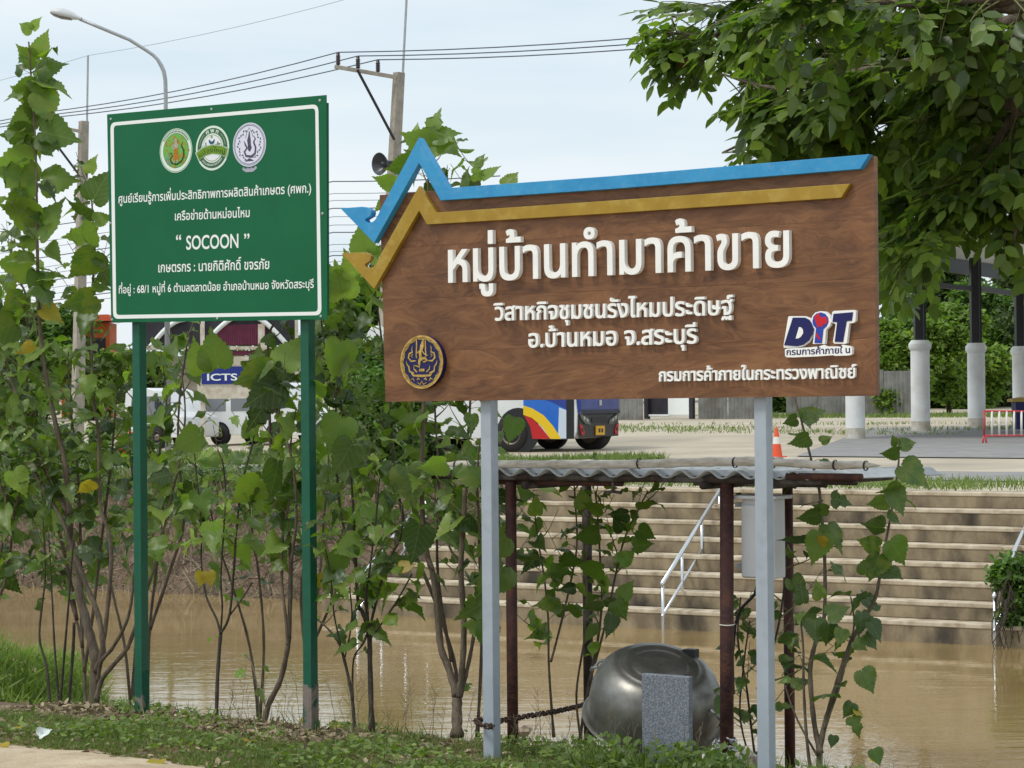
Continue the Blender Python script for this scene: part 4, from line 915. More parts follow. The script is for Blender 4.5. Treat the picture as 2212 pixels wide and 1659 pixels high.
# ------------------------------------------------------------------ open pavilion with white column bases
M_col = mat('white_column', srgb(234, 236, 236), srgb(222, 224, 224), 2, .7, .3, c3=srgb(176, 172, 160), scale3=.9, amount3=.4)
pav = thing('pavilion', 'open pavilion on round white column bases with black steel posts behind the tree', 'pavilion', far(2000, 935))
M_roofp = mat('pale_roof_sheet', srgb(206, 210, 216), srgb(190, 194, 200), .6, .5, stretch=(1, 1, 1)); 
cols = [(1848, 948), (1989, 931), (2110, 924), (2206, 916)]; tops = []
for i, (u, v) in enumerate(cols):
    b_ = far(u, v); w_px = (42, 41, 38, 36)[i]; r = w_px / 2 * b_.y / F; zt = at(u, (735, 735, 741, 748)[i], b_.y).z
    if i == 0: zt = b_.z + 2.75
    q = MB(); q.lathe([(r * 1.03, 0), (r * 1.0, .15), (r * .99, zt - b_.z - .32), (r * 1.06, zt - b_.z - .3), (r * 1.2, zt - b_.z - .22), (r * 1.2, zt - b_.z - .12), (r * .9, zt - b_.z)], Matrix.Translation(b_), 28, cap=True); o = q.build('column_base', M_col, pav); edge_smooth(o, 35)
    q = MB(); q.lathe([(r * 1.034, .0), (r * 1.012, .16), (r * 1.004, .3)], Matrix.Translation(b_ + Vector((0, 0, .003))), 28); q.build('damp_stain', mat('damp_plaster', srgb(176, 166, 144), srgb(206, 204, 198), 5, .9) if 'damp_plaster' not in bpy.data.materials else bpy.data.materials['damp_plaster'], o, smooth=True)
    tops.append(Vector((b_.x, b_.y, zt)))
    q = MB(); q.box((b_.x, b_.y, zt + 1.35), r * 1.15, r * 1.15, 2.7); q.build('steel_post', M_black, pav)
    q = MB(); q.box((b_.x + r * .3, b_.y - r * .6, zt + 1.35), .03, .03, 2.69); q.build('post_edge', mat('dark_edge', srgb(70, 74, 78), None, rough=.5) if 'dark_edge' not in bpy.data.materials else bpy.data.materials['dark_edge'], pav)
for i in range(3):
    A, B_ = tops[i] + Vector((0, 0, 1.75)), tops[i + 1] + Vector((0, 0, 1.72)); X = (B_ - A).normalized(); q = MB(); q.box((A + B_) / 2, (B_ - A).length, .12, .16, X, Vector((0, 0, 1)).cross(X), Vector((0, 0, 1))); q.build('tie_beam', M_black, pav)
A = tops[0] + (tops[0] - tops[3]).normalized() * 2.5; B_ = tops[3] + (tops[3] - tops[0]).normalized() * 3.0; X = (B_ - A); Ln = X.length; X.normalize(); X.z = 0; X.normalize(); Yv = Vector((0, 0, 1)).cross(X)
if Yv.y < 0: Yv = -Yv
ez = tops[1].z + 2.7
q = MB()      # two gable roof planes across the pavilion, ridge along X
R0, R1 = A.copy(), B_.copy(); R0.z = R1.z = ez
a0_, a1_ = R0 - Yv * -1.6, R1 - Yv * -1.6; b0_, b1_ = R0 - Yv * 14, R1 - Yv * 14; m0, m1 = R0 - Yv * 7 + Vector((0, 0, 5.4)), R1 - Yv * 7 + Vector((0, 0, 5.4))
q.add([a0_, a1_, m1, m0, b0_, b1_], [(0, 1, 2, 3), (3, 2, 5, 4)]); ro = q.build('roof', M_roofp, pav); sol = ro.modifiers.new('s', 'SOLIDIFY'); sol.thickness = .12
q = MB()
nr = 60
for k in range(nr):
    f0 = (k + .1) / nr; f1 = (k + .3) / nr; P_ = [a0_.lerp(a1_, f0), a0_.lerp(a1_, f1), m0.lerp(m1, f1), m0.lerp(m1, f0)]; q.add([p + Vector((0, 0, .03)) for p in P_] + [p + Vector((0, 0, .07)) for p in P_], [(4, 5, 6, 7), (0, 1, 5, 4), (2, 3, 7, 6), (1, 2, 6, 5), (3, 0, 4, 7)])
o = q.build('roof_rib', M_roofp, ro); o['kind'] = 'stuff'
q = MB(); q.box((R0 + R1) / 2 + Vector((0, 0, -.15)) + Yv * 1.5, Ln, .12, .45, X, Yv); q.build('eave_beam', M_black, pav)
q = MB(); q.add([a0_, b0_, m0], [(0, 1, 2)]); g_ = q.build('gable_wall', M_roofp, pav); g_.modifiers.new('s', 'SOLIDIFY').thickness = .08
# fence and gate of corrugated sheets
M_corr = mat('grey_fence_sheet', srgb(150, 150, 146), srgb(124, 124, 120), 2, .6, metal=.2, c3=srgb(100, 90, 80), scale3=1.2, amount3=.6)
def fence(u0, u1, v, H, label, name='fence'):
    A, B_ = far(u0, v), far(u1, v); X = (B_ - A); Ln = X.length; X.normalize(); Yv = Vector((0, 0, 1)).cross(X); t = thing(name, label, 'fence', A, 'grey corrugated fence sections'); npan = max(1, round(Ln / 1.7))
    for p in range(npan):
        q = MB(); V = []; n = 16; x0 = Ln * p / npan; x1 = Ln * (p + 1) / npan - .02
        for i in range(n + 1):
            c = A + X * (x0 + (x1 - x0) * i / n) + Yv * (.045 * (1 if i % 2 else -1) + .01 * (p % 2)); V += [c, c + Vector((0, 0, H + .03 * (p % 3)))]
        q.add(V, [(2 * i, 2 * i + 2, 2 * i + 3, 2 * i + 1) for i in range(n)]); q.build('panel', M_corr, t)
        q = MB(); q.box(A + X * x0 + Yv * .1 + Vector((0, 0, H / 2)), .08, .08, H, X, Yv); q.build('post', M_dark, t)
fence(1315, 1392, 907, 2.0, 'grey corrugated fence right of the coach front'); fence(1510, 1640, 905, 2.0, 'grey corrugated fence left of the right grey post'); fence(1700, 1985, 899, 1.8, 'low grey corrugated fence behind the first white column')
A, B_ = far(1398, 905), far(1495, 905); X = (B_ - A); Ln = X.length; X.normalize(); Yv = Vector((0, 0, 1)).cross(X); gt = thing('gate', 'white barred gate with a dark opening between the fence sections', 'gate', A)
for x in (0, Ln): q = MB(); q.box(A + X * x + Vector((0, 0, 1.1)), .18, .18, 2.2, X, Yv); q.build('gate_post', M_dark, gt)
for z in (.15, 1.9): q = MB(); q.box(A + X * (Ln / 2) + Vector((0, 0, z)), Ln, .06, .08, X, Yv); q.build('rail', M_white, gt)
for k in range(22):
    q = MB(); q.box(A + X * (Ln * (.5 + .5 * k / 22)) + Vector((0, 0, 1.02)) - Yv * .04, .05, .03, 1.7, X, Yv); q.build('bar', M_white, gt)
q = MB(); q.box(A + X * (Ln * .25) + Vector((0, 0, 1)) + Yv * .1, Ln * .46, .04, 1.8, X, Yv); q.build('dark_leaf', M_dark, gt)
# crowd barrier, wheelie bin, cone
M_redp = mat('red_tube', srgb(196, 60, 66), None, rough=.5); M_whp = mat('white_tube', srgb(228, 226, 216), None, rough=.5)
cb = far(2126, 958); Yb_ = cb.y; ba_ = thing('crowd_barrier', 'red steel crowd barrier with white bars at the right edge', 'barrier', cb)
P = lambda u, v: at(u, v, Yb_)
for a_, b_ in (((2126, 888), (2262, 889)), ((2126, 941), (2262, 941)), ((2126, 887), (2126, 942)), ((2262, 887), (2262, 942)), ((2126, 941), (2122, 960)), ((2129, 941), (2131, 960))):
    q = MB(); q.tube([P(*a_), P(*b_)], .024, 8); q.build('frame', M_redp, ba_, smooth=True)
for k in range(8): q = MB(); q.tube([P(2142.5 + 16 * k, 888), P(2142.5 + 16 * k, 941)], .028, 8); q.build('bar', M_whp, ba_, smooth=True)
bn = at(2212, 920, 67); bn.z = zfar(bn); wb_ = thing('wheelie_bin', 'dark blue wheelie bin with a yellow lid behind the crowd barrier', 'bin', bn)
zt = at(2200, 868, 67).z; q = MB(); q.lathe([(.36, .08), (.44, zt - bn.z)], Matrix.Translation(bn) @ Matrix.Rotation(.785, 4, 'Z'), 4, cap=True); q.build('body', mat('bin_blue', srgb(18, 22, 84), None, rough=.5), wb_)
q = MB(); q.lathe([(.5, 0), (.5, .08), (.1, .14)], Matrix.Translation(Vector((bn.x - .06, bn.y, zt))) @ Matrix.Rotation(.785, 4, 'Z'), 4, cap=True); q.build('lid', mat('bin_lid', srgb(170, 140, 56), None, rough=.5), wb_)
co = far(1678, 989); cn = thing('traffic_cone', 'orange and white traffic cone half hidden by the right grey post', 'traffic cone', co)
hc = at(1678, 922, co.y).z - co.z; q = MB(); q.lathe([(.13, .04), (.09, hc * .45)], Matrix.Translation(co), 20); q.build('cone_body', M_orange, cn, smooth=True)
q = MB(); q.lathe([(.0905, hc * .45), (.066, hc * .68)], Matrix.Translation(co), 20); q.build('white_band', M_whp, cn, smooth=True)
q = MB(); q.lathe([(.0665, hc * .68), (.025, hc)], Matrix.Translation(co), 20); q.build('cone_tip', M_orange, cn, smooth=True)
q = MB(); q.box(co + Vector((0, 0, .02)), .42, .42, .04); q.build('base', M_orange, cn)

# ------------------------------------------------------------------ low shelter behind the brown sign
QS = 8.66
def al(u, v, q): P = near(u, v, q); return P.dot(eN), P.z
sh = thing('pipe_shelter', 'low shelter of rusty pipe posts under a corrugated sheet roof behind the brown sign', 'shelter', nq(al(1103, 1560, QS)[0], QS, 0))
def bl_(a, q, z): return nq(a, q, z)
for (u, q_d, r, m, vt) in ((1103, QS, .026, M_rust, 1040), (1570, QS, .030, M_rust, 1042), (1267, 9.75, .0255, M_dkrust, 1042), (1701, 9.75, .0255, M_rust, 1046)):
    a_, zt_ = al(u, vt, q_d); q = MB(); zb = znear(a_, q_d) - .15; lean = -.015 if u == 1570 else 0
    q.tube([bl_(a_ + lean, q_d, zb), bl_(a_, q_d, zt_)], r, 14); q.build('pipe_post', m, sh, smooth=True)
aL, zL = al(925, 1012, QS); aR, zR = al(1905, 1012, QS)
M_sheet = mat('weathered_roof_sheet', srgb(196, 200, 204), srgb(168, 172, 174), 7, .55, metal=.15, c3=srgb(140, 128, 110), scale3=4, amount3=.6)
zr = al(1400, 1021, QS)[1]; a_s, a_e = al(985, 1010, QS)[0], al(1760, 1010, QS)[0]
q = MB(); n = 190; V = []
for i in range(n + 1):
    a = a_s + (a_e - a_s) * i / n; z = zr + .017 * math.cos(2 * math.pi * (a - a_s) / .140)
    V += [bl_(a, QS - .06, z), bl_(a, QS + .6, z - .012), bl_(a, QS + 1.3, z - .02)]
q.add(V, [(3 * i, 3 * i + 3, 3 * i + 4, 3 * i + 1) for i in range(n)] + [(3 * i + 1, 3 * i + 4, 3 * i + 5, 3 * i + 2) for i in range(n)])
o = q.build('roof_sheet', M_sheet, sh, smooth=True); o.modifiers.new('s', 'SOLIDIFY').thickness = .005
# pipe rails under the roof
for (u0, u1, v, qq, r, m) in ((935, 1850, 1027.5, QS - .02, .0165, M_dkrust), (1075, 1345, 1040, QS + .02, .014, M_rust), (1500, 1785, 1041.5, QS + .02, .016, M_dkrust), (1700, 1862, 1029, QS - .05, .016, M_rust)):
    a0_, z0_ = al(u0, v, qq); a1_, z1_ = al(u1, v, qq); q = MB(); q.tube([bl_(a0_, qq, z0_), bl_(a1_, qq, z0_)], r, 12); q.build('pipe_rail', m, sh, smooth=True)
for u in (1145, 1530, 1660): a0_, z0_ = al(u, 1042, QS); q = MB(); q.tube([bl_(a0_, QS - .05, z0_ - .012), bl_(a0_, QS + 1.2, z0_ - .012)], .018, 12); q.build('cross_pipe', M_dkrust, sh, smooth=True)
a0_, z0_ = al(1324, 1045, QS); q = MB(); q.tube([bl_(a0_, QS, z0_ + .02), bl_(a0_, QS, z0_ - .035)], .008, 8); q.tube([bl_(a0_ - .045, QS, z0_ - .04), bl_(a0_, QS, z0_ - .034), bl_(a0_ + .045, QS, z0_ - .04)], .007, 8); q.build('clamp_bolt', M_dkrust, sh)
# bamboo poles on top
M_bam = mat('weathered_bamboo', srgb(222, 216, 206), srgb(182, 174, 162), 22, .7, .3, c3=srgb(140, 120, 100), scale3=7, amount3=.45, stretch=(.6, .6, 2))
def bamboo(u0, v0, u1, v1, qq, r, label, taperL=False, taperR=False):
    A, B_ = near(u0, v0, qq), near(u1, v1, qq); t = thing('bamboo_pole', label, 'bamboo pole', A, 'bamboo poles laid on the shelter roof'); Ln = (B_ - A).length; n = max(3, round(Ln / .2)); pts = []; rr = []
    for k in range(n):
        f0, f1 = k / n, (k + 1) / n
        for f, s_ in ((f0 + .004, 1.12), (f0 + .02, .96), ((f0 + f1) / 2, .94), (f1 - .012, .98)):
            pts.append(A.lerp(B_, f) + Vector((0, 0, .004 * math.sin(f * 9)))); rr.append(r * s_ * (1 if not ((taperL and f < .12) or (taperR and f > .9)) else max(.15, (f / .12 if taperL and f < .12 else (1 - f) / .1))))
    q = MB(); q.tube(pts, rr, 12); o = q.build('cane', M_bam, t); edge_smooth(o, 50)
    for f in (.1, .62, .87): p = A.lerp(B_, f); q = MB(); Mq = Matrix.Translation(p) @ (B_ - A).to_track_quat('Z', 'Y').to_matrix().to_4x4(); q.lathe([(r * 1.18, -.004), (r * 1.25, 0), (r * 1.18, .004)], Mq, 12); q.build('wire_tie', M_black, t)
bamboo(915, 1006, 1700, 998, QS - .03, .020, 'long pale bamboo pole along the front edge of the shelter roof', True); bamboo(1645, 1000, 1905, 1007, QS - .07, .018, 'short bamboo pole with a sharpened right end on the shelter roof', False, True); bamboo(1120, 1003, 1760, 996, QS + .5, .016, 'bamboo pole lying further back on the shelter roof')
# white electrical box
qx = QS + .07; (a0_, z1_), (a1_, z0_) = al(1601, 1076, qx), al(1674, 1251, qx); bxo = thing('meter_box', 'white plastic electrical box between the maroon pipe post and the right grey post', 'electrical box', bl_(a0_, qx, z0_))
M_pl = mat('white_plastic', srgb(222, 224, 228), srgb(212, 214, 218), 5, .4); q = MB(); dd = .1
q.box(bl_((a0_ + a1_) / 2, qx + dd / 2, (z0_ + z1_) / 2), a1_ - a0_, dd, z1_ - z0_, eN, nN); q.build('case', M_pl, bxo, bevel=.006)
q = MB(); q.box(bl_((a0_ + a1_) / 2, qx - .009, (z0_ + z1_) / 2 - .012), a1_ - a0_ - .015, .016, (z1_ - z0_) * .9, eN, nN); q.build('door', M_pl, bxo, bevel=.004)
q = MB(); q.box(bl_((a0_ + a1_) / 2 + .005, qx + .035, z1_ + .006), a1_ - a0_ + .05, dd + .06, .016, eN, nN); q.build('rain_hood', M_pl, bxo, bevel=.004)
q = MB(); q.box(bl_(a0_ - .02, qx + .03, z1_ - .03), .04, .03, .02, eN, nN); q.build('bracket', M_galv, bxo); q = MB(); q.box(bl_(a0_ - .02, qx + .03, z0_ + .05), .04, .03, .02, eN, nN); q.build('bracket', M_galv, bxo)
cbl = []
for (u, v) in ((1640, 1252), (1630, 1285), (1600, 1315), (1588, 1350), (1582, 1420), (1584, 1500)): cbl.append(near(u, v, QS + .12))
q = MB(); q.tube(cbl, .007, 8); q.build('cable', M_black, bxo, smooth=True)
q = MB(); q.lathe([(.034, -.003), (.037, 0), (.034, .003)], Matrix.Translation(near(1570, 1348, QS)) @ Matrix.Rotation(.1, 4, 'X'), 16); tag(q.build('cord_tie', M_bam), 'thin pale cord tied round the maroon pipe post', 'cord')

# ------------------------------------------------------------------ pot, granite slab, chains
M_alu = mat('dull_aluminium', srgb(164, 162, 156), srgb(120, 118, 113), 6, .42, .15, metal=.8, c3=srgb(86, 83, 75), scale3=4, amount3=.5, rvar=.08)
M_alub = mat('sooty_pot_base', srgb(92, 90, 87), srgb(74, 72, 70), 12, .5, .2, metal=.5)
pc = near(1413, 1500, 8.95); pc.z -= 0.0; pot = thing('cooking_pot', 'big upturned dented aluminium pot behind the granite slab', 'pot', (pc.x, pc.y, pc.z - .2))
Yp = pc.y; k_ = Yp / F
Mp = Matrix.Translation(at(1416, 1508, Yp)) @ Matrix.Rotation(math.radians(25), 4, 'X') @ Matrix.Rotation(math.radians(6), 4, 'Y') @ Matrix.Diagonal((1, 1, .9, 1))
sc_ = k_ * 143
prof = [(.99, -.40), (1.02, -.38), (1.0, -.3), (1.0, -.12), (.985, .1), (.94, .3), (.88, .43), (.80, .53), (.755, .565)]
q = MB(); q.lathe([(r * sc_, z * sc_) for r, z in prof], Mp, 56); q.build('body', M_alu, pot, smooth=True)
q = MB(); q.lathe([(r * sc_, z * sc_) for r, z in [(.756, .564), (.72, .595), (.66, .618), (.60, .628), (.59, .640), (.56, .641), (.55, .628), (.42, .636), (.41, .648), (.39, .648), (.38, .638), (.20, .650), (.01, .655)]], Mp, 56); q.build('base', M_alu, pot, smooth=True)
q = MB(); q.lathe([(r * sc_, z * sc_) for r, z in [(.99, -.40), (1.06, -.405), (1.08, -.42), (1.06, -.435), (.98, -.43)]], Mp, 56); q.build('rim', M_alu, pot, smooth=True)
for a_ in (-30, 150):
    ra = math.radians(a_); ctr = Vector((math.cos(ra), math.sin(ra), 0)); tg = Vector((-math.sin(ra), math.cos(ra), 0))
    pts = [Mp @ ((ctr * rr + tg * w_ + Vector((0, 0, z))) * sc_) for rr, w_, z in ((.95, -.13, .27), (1.05, -.12, .2), (1.09, -.05, .1), (1.09, .05, .1), (1.05, .12, .2), (.95, .13, .27))]
    q = MB(); q.tube(pts, .007, 8); q.build('handle', M_galv, pot, smooth=True)
M_gran = mat('grey_granite', srgb(96, 101, 110), srgb(142, 147, 157), 150, .55, .15, lo=.44, hi=.60, c3=srgb(74, 77, 84), scale3=200, amount3=.6)
a0_, z0_ = al(1384, 1455, 8.28); a1_, _z = al(1487, 1460, 8.28); mb = MB(); mb.box(bl_((a0_ + a1_) / 2, 8.30, (z0_ - .1) / 2), a1_ - a0_, .03, z0_ + .1, eN, nN)
tag(mb.build('granite_slab', M_gran, bevel=.004), 'upright speckled grey granite slab standing in the weeds before the pot', 'stone slab')
qd = al(1500, 1400, 9.2); mb = MB(); mb.box(near(1493, 1418, 9.1), .06, .05, .07, eN, nN); mb.box(near(1470, 1408, 9.1), .07, .03, .02, eN, nN); tag(mb.build('black_clamp', M_black, bevel=.004), 'small black metal clamp sticking up behind the pot', 'clamp')
def chain(name, path, m, label, link=.034, wire_=.0042):
    t = thing(name, label, 'chain', path[0]); L_ = [0]
    for i in range(len(path) - 1): L_.append(L_[-1] + (path[i + 1] - path[i]).length)
    n = int(L_[-1] / (link * .72)); me = None
    def pos(s_):
        i = max(k for k in range(len(path) - 1) if L_[k] <= s_ + 1e-9); return path[i].lerp(path[i + 1], (s_ - L_[i]) / (L_[i + 1] - L_[i]))
    q = MB(); pts = []
    for k in range(17):
        a = 2 * math.pi * k / 16; pts.append(Vector((math.copysign(max(0, link / 2 - link * .28), math.cos(a)) + link * .28 * math.cos(a), link * .3 * math.sin(a), 0)))
    q.tube(pts, wire_, 6, cap=False); me = q.mesh('chain_link', m, True)
    for k in range(n):
        p = pos(L_[-1] * k / n); p2 = pos(min(L_[-1], L_[-1] * (k + 1) / n)); d = (p2 - p).normalized()
        R = d.to_track_quat('X', 'Z').to_matrix().to_4x4() @ Matrix.Rotation(math.radians(90 * (k % 2) + 20 * math.sin(k * 2.1)), 4, 'X')
        put(me, 'chain_link', t, Matrix.Translation((p + p2) / 2) @ R)
M_chr = mat('rusty_chain', srgb(86, 58, 44), srgb(52, 38, 32), 60, .8, .5); M_chs = mat('bright_chain', srgb(196, 198, 200), None, rough=.3, metal=.8)
P = lambda u, v, qq: near(u, v, qq)
chain('rusty_chain', [P(1078, 1560, 8.3), P(1058, 1570, 8.10), P(1040, 1566, 8.10), P(1026, 1558, 8.2), P(1040, 1555, 8.32), P(1075, 1558, 8.32), P(1110, 1552, 8.5), P(1150, 1545, 8.7), P(1200, 1537, 9.0), P(1240, 1528, 9.4), P(1262, 1522, 9.7)], M_chr, 'rusty chain hooked round the left grey post and slung to a pipe post')
rr_ = .046; cc = P(1566, 1600, QS - 0.0)
pc_ = [cc + Vector((rr_ * math.cos(a), rr_ * math.sin(a), .010 * math.sin(a * 3) - .0055 * a)) for a in [i * .35 for i in range(-4, 40)]]
chain('bright_chain', pc_, M_chs, 'bright steel chain wrapped round the foot of the maroon pipe post', .03, .0035)

# ------------------------------------------------------------------ leaf masses
def leafcloud(name, P, D, Nn, size, m, parent=None, tmpl='diamond', tones=None, kind=None):
    P = np.asarray(P, float); n = len(P); D = np.asarray(D, float); Nn = np.asarray(Nn, float)
    D /= np.linalg.norm(D, axis=1, keepdims=True) + 1e-9; Sd = np.cross(Nn, D); Sd /= np.linalg.norm(Sd, axis=1, keepdims=True) + 1e-9; Nn = np.cross(D, Sd)
    if tmpl == 'diamond': T = np.array([(0, 0, 0), (.45, .3, -.05), (1, 0, -.12), (.45, -.3, -.05)]); Fc = [(0, 3, 2, 1)]
    elif tmpl == 'oval': T = np.array([(0, 0, 0), (.22, .24, .03), (.55, .30, .02), (.85, .15, -.04), (1.05, 0, -.1), (.85, -.15, -.04), (.55, -.30, .02), (.22, -.24, .03), (.5, 0, -.04)]); Fc = [(0, 8, 2, 1), (8, 4, 3, 2), (0, 7, 6, 8), (8, 6, 5, 4)]
    elif tmpl == 'blade': T = np.array([(0, .5, 0), (0, -.5, 0), (.55, -.35, .0), (.55, .35, .0), (1, 0, 0)]); Fc = [(0, 1, 2, 3), (3, 2, 4)]
    size = np.broadcast_to(np.asarray(size, float), (n,)) if np.ndim(size) < 2 else size
    if np.ndim(size) == 2: sx, sy = size[:, 0], size[:, 1]
    else: sx = sy = size
    V = P[:, None, :] + D[:, None, :] * (T[None, :, 0:1] * sx[:, None, None]) + Sd[:, None, :] * (T[None, :, 1:2] * sy[:, None, None]) + Nn[:, None, :] * (T[None, :, 2:3] * sx[:, None, None])
    k = len(T); V = V.reshape(-1, 3); me = bpy.data.meshes.new(name)
    loops = []; starts = []; tot = []; c = 0
    base = np.concatenate([np.array(f) for f in Fc]); lens = np.array([len(f) for f in Fc])
    Lp = (base[None, :] + (np.arange(n) * k)[:, None]).ravel(); tot = np.tile(lens, n); st_ = np.concatenate([[0], np.cumsum(tot)[:-1]])
    me.vertices.add(len(V)); me.vertices.foreach_set('co', V.ravel()); me.loops.add(len(Lp)); me.loops.foreach_set('vertex_index', Lp)
    me.polygons.add(len(tot)); me.polygons.foreach_set('loop_start', st_); me.polygons.foreach_set('loop_total', tot); me.update(calc_edges=True)
    tone = np.repeat(rng.random(n) if tones is None else tones, k).astype(np.float32); at_ = me.attributes.new('tone', 'FLOAT', 'POINT'); at_.data.foreach_set('value', tone)
    me.materials.append(m); o = put(me, name, parent)
    if kind: o['kind'] = kind
    return o
M_far1 = leafmat('far_foliage', (.07, .14, .024, 1), (.12, .21, .035, 1), False, True, .3, .45, .6)
M_far2 = leafmat('far_foliage_bright', (.12, .21, .03, 1), (.19, .27, .04, 1), False, True, .3, .4, .6)
M_far3 = leafmat('far_foliage_dark', (.05, .09, .025, 1), (.085, .125, .03, 1), False, True, .25, .45, .6)
def tree(name, label, base, H, R, n, m, leaf=.2, cat='tree', trunk=.12, lobes=9, zlow=.25, group=None, seed=0):
    r = np.random.default_rng(seed + 5); t = thing(name, label, cat, base, group); B = np.array(base)
    q = MB(); tp = Vector(base) + Vector((0, 0, H * .55)); q.tube([Vector(base) - Vector((0, 0, .1)), Vector(base) + Vector((.05 * H * .2, 0, H * .3)), tp], [trunk, trunk * .75, trunk * .4], 8)
    C_ = []
    for i in range(lobes):
        a = r.uniform(0, 6.28); rr = R * r.uniform(.15, .75); z = H * r.uniform(zlow + .1, .88); rr *= 1 - .5 * max(0, z / H - .5)
        C_.append((B[0] + rr * math.cos(a), B[1] + rr * math.sin(a), B[2] + z, R * r.uniform(.32, .52)))
        q.tube([Vector(base) + Vector((0, 0, H * .22)), Vector(C_[-1][:3])], [trunk * .45, trunk * .1], 5, cap=False)
    q.build('trunk', M_barkd, t, smooth=True)
    C_ = np.array(C_); idx = r.integers(0, lobes, n); d = r.normal(size=(n, 3)); d /= np.linalg.norm(d, axis=1, keepdims=True); rad = C_[idx, 3] * (r.random(n) ** .33) * (1 + .25 * np.sin(d[:, 0] * 5 + d[:, 1] * 7 + idx))
    P = C_[idx, :3] + d * rad[:, None] * np.array([1, 1, .8]); P = P[P[:, 2] > B[2] + .02]; n = len(P)
    D = r.normal(size=(n, 3)) * [1, 1, .5] + [0, 0, -.3]; Nn = r.normal(size=(n, 3)) * .6 + [0, 0, 1]
    o = leafcloud('crown', P, D, Nn, leaf * r.uniform(.6, 1.3, n), m, t); return t
def ftree(name, label, u, vb, vt, w_px, Y, n, m, leaf, seed, group=None, cat='tree', **k):
    b_ = at(u, vb, Y); zb = zfar(b_); zt = at(u, vt, Y).z; tree(name, label, (b_.x, Y, zb), zt - zb, w_px * Y / F / 2, n, m, leaf, cat, seed=seed, group=group, **k)
GT = 'trees behind the parking lot'
ftree('broadleaf_tree', 'bushy green tree left of the kiosk behind the tall mulberry stems', 60, 897, 640, 260, 118, 16000, M_far1, .34, 1, GT, zlow=.0)
ftree('broadleaf_tree', 'pale green bushy tree behind the left concrete pole foot', 205, 895, 722, 200, 112, 12000, M_far2, .30, 2, GT, zlow=.0)
ftree('broadleaf_tree', 'dark bushy tree just left of the green sign posts', 320, 895, 760, 170, 116, 9000, M_far3, .32, 3, GT, zlow=.0)
ftree('broadleaf_tree', 'bright green tree between the green sign and the brown sign', 770, 895, 590, 270, 112, 22000, M_far1, .30, 4, GT, zlow=.0)
ftree('broadleaf_tree', 'dark green tree showing low between the signs', 880, 895, 740, 320, 108, 18000, M_far3, .30, 5, GT, zlow=.0)
ftree('broadleaf_tree', 'distant grey-green tree top right of the green sign', 735, 930, 560, 130, 130, 8000, M_far3, .4, 6, GT)
ftree('broadleaf_tree', 'distant tree behind the left edge mulberry', -40, 930, 600, 200, 110, 9000, M_far3, .35, 7, GT)
ftree('broadleaf_tree', 'bright green bushy tree between the first two white columns', 1925, 902, 690, 150, 92, 16000, M_far2, .26, 8, GT, zlow=.05)
ftree('broadleaf_tree', 'green bushy tree between the second and third white columns', 2050, 900, 650, 180, 94, 18000, M_far2, .28, 9, GT, zlow=.05)
ftree('broadleaf_tree', 'dull green tree behind the third white column', 2170, 900, 560, 200, 112, 16000, M_far1, .32, 10, GT, zlow=.15)
ftree('broadleaf_tree', 'tall dark tree behind the pavilion posts', 2010, 900, 480, 330, 125, 20000, M_far3, .38, 11, GT, zlow=.1)
ftree('broadleaf_tree', 'tall dark tree behind the right end of the pavilion', 2240, 900, 440, 260, 120, 14000, M_far3, .38, 12, GT, zlow=.1)
ftree('broadleaf_tree', 'dark bush over the fence right of the coach', 1452, 905, 800, 90, 99, 5000, M_far3, .25, 13, GT, zlow=0)
ftree('broadleaf_tree', 'dark tree over the fence left of the right grey post', 1590, 905, 760, 170, 99, 9000, M_far3, .25, 14, GT, zlow=.3)
ftree('broadleaf_tree', 'green tree over the fence right of the right grey post', 1760, 905, 740, 170, 97, 9000, M_far1, .25, 15, GT, zlow=.2)
ftree('broadleaf_tree', 'distant dark tree hidden mostly by the brown board', 1400, 905, 640, 400, 140, 9000, M_far3, .45, 16, GT)
ftree('broadleaf_tree', 'fresh green tree on the verge in front of the coach rear, between the signs', 800, 962, 735, 250, 50, 16000, M_far1, .13, 71, GT, zlow=-.05)
ftree('broadleaf_tree', 'small dark tree on the verge just left of the brown board bottom corner', 915, 962, 810, 110, 51, 6000, M_far3, .12, 72, GT, zlow=-.05)
for i_, (u_, w_, t_) in enumerate(((20, 120, 905), (120, 130, 912), (215, 120, 915), (300, 90, 918))): ftree('low_bush', ['low green bush on the verge at the left edge', 'low green bush on the verge behind the forked trunk', 'low green bush on the verge left of the left green post', 'low green bush on the verge behind the left green post'][i_], u_, 965, t_, w_, 50, 4500, M_far1, .09, 30 + i_, 'low bushes on the far verge', cat='bush', zlow=0, trunk=.03)
for i_, (u_, v_, w_) in enumerate(((1700, 770, 160), (1870, 700, 170), (1980, 660, 190), (2090, 690, 190), (2200, 640, 200), (2110, 760, 150), (1960, 780, 150))): ftree('broadleaf_tree', 'green bush massed along the fence, ' + ('behind the traffic cone and the right grey post', 'just left of the first white column', 'between the first and second white columns', 'just left of the second-last white column', 'at the right edge behind the last column', 'low behind the third white column', 'low behind the second white column')[i_], u_, 897, v_, w_, 102 + 3 * i_ % 7, 9000, (M_far1, M_far3, M_far1, M_far2, M_far3, M_far2, M_far1)[i_], .28, 50 + i_, 'bushes massed behind the white columns', zlow=-.05)
# far tree belt at the horizon
P = []; 
for k in range(60000):
    a = random.uniform(-260, 300); q_ = random.uniform(150, 185); hmax = 5 + 3 * h2(a, 1, .05) + 2 * h2(a, 9, .25); P.append(tuple(fq(a, q_, 2 + hmax * random.random() ** .8)))
n = len(P); r0 = np.random.default_rng(3); tag(leafcloud('distant_treeline', P, r0.normal(size=(n, 3)), r0.normal(size=(n, 3)) + [0, 0, .6], r0.uniform(.5, 1.2, n), M_far3, kind='stuff'), 'dark belt of distant trees along the horizon', 'trees')
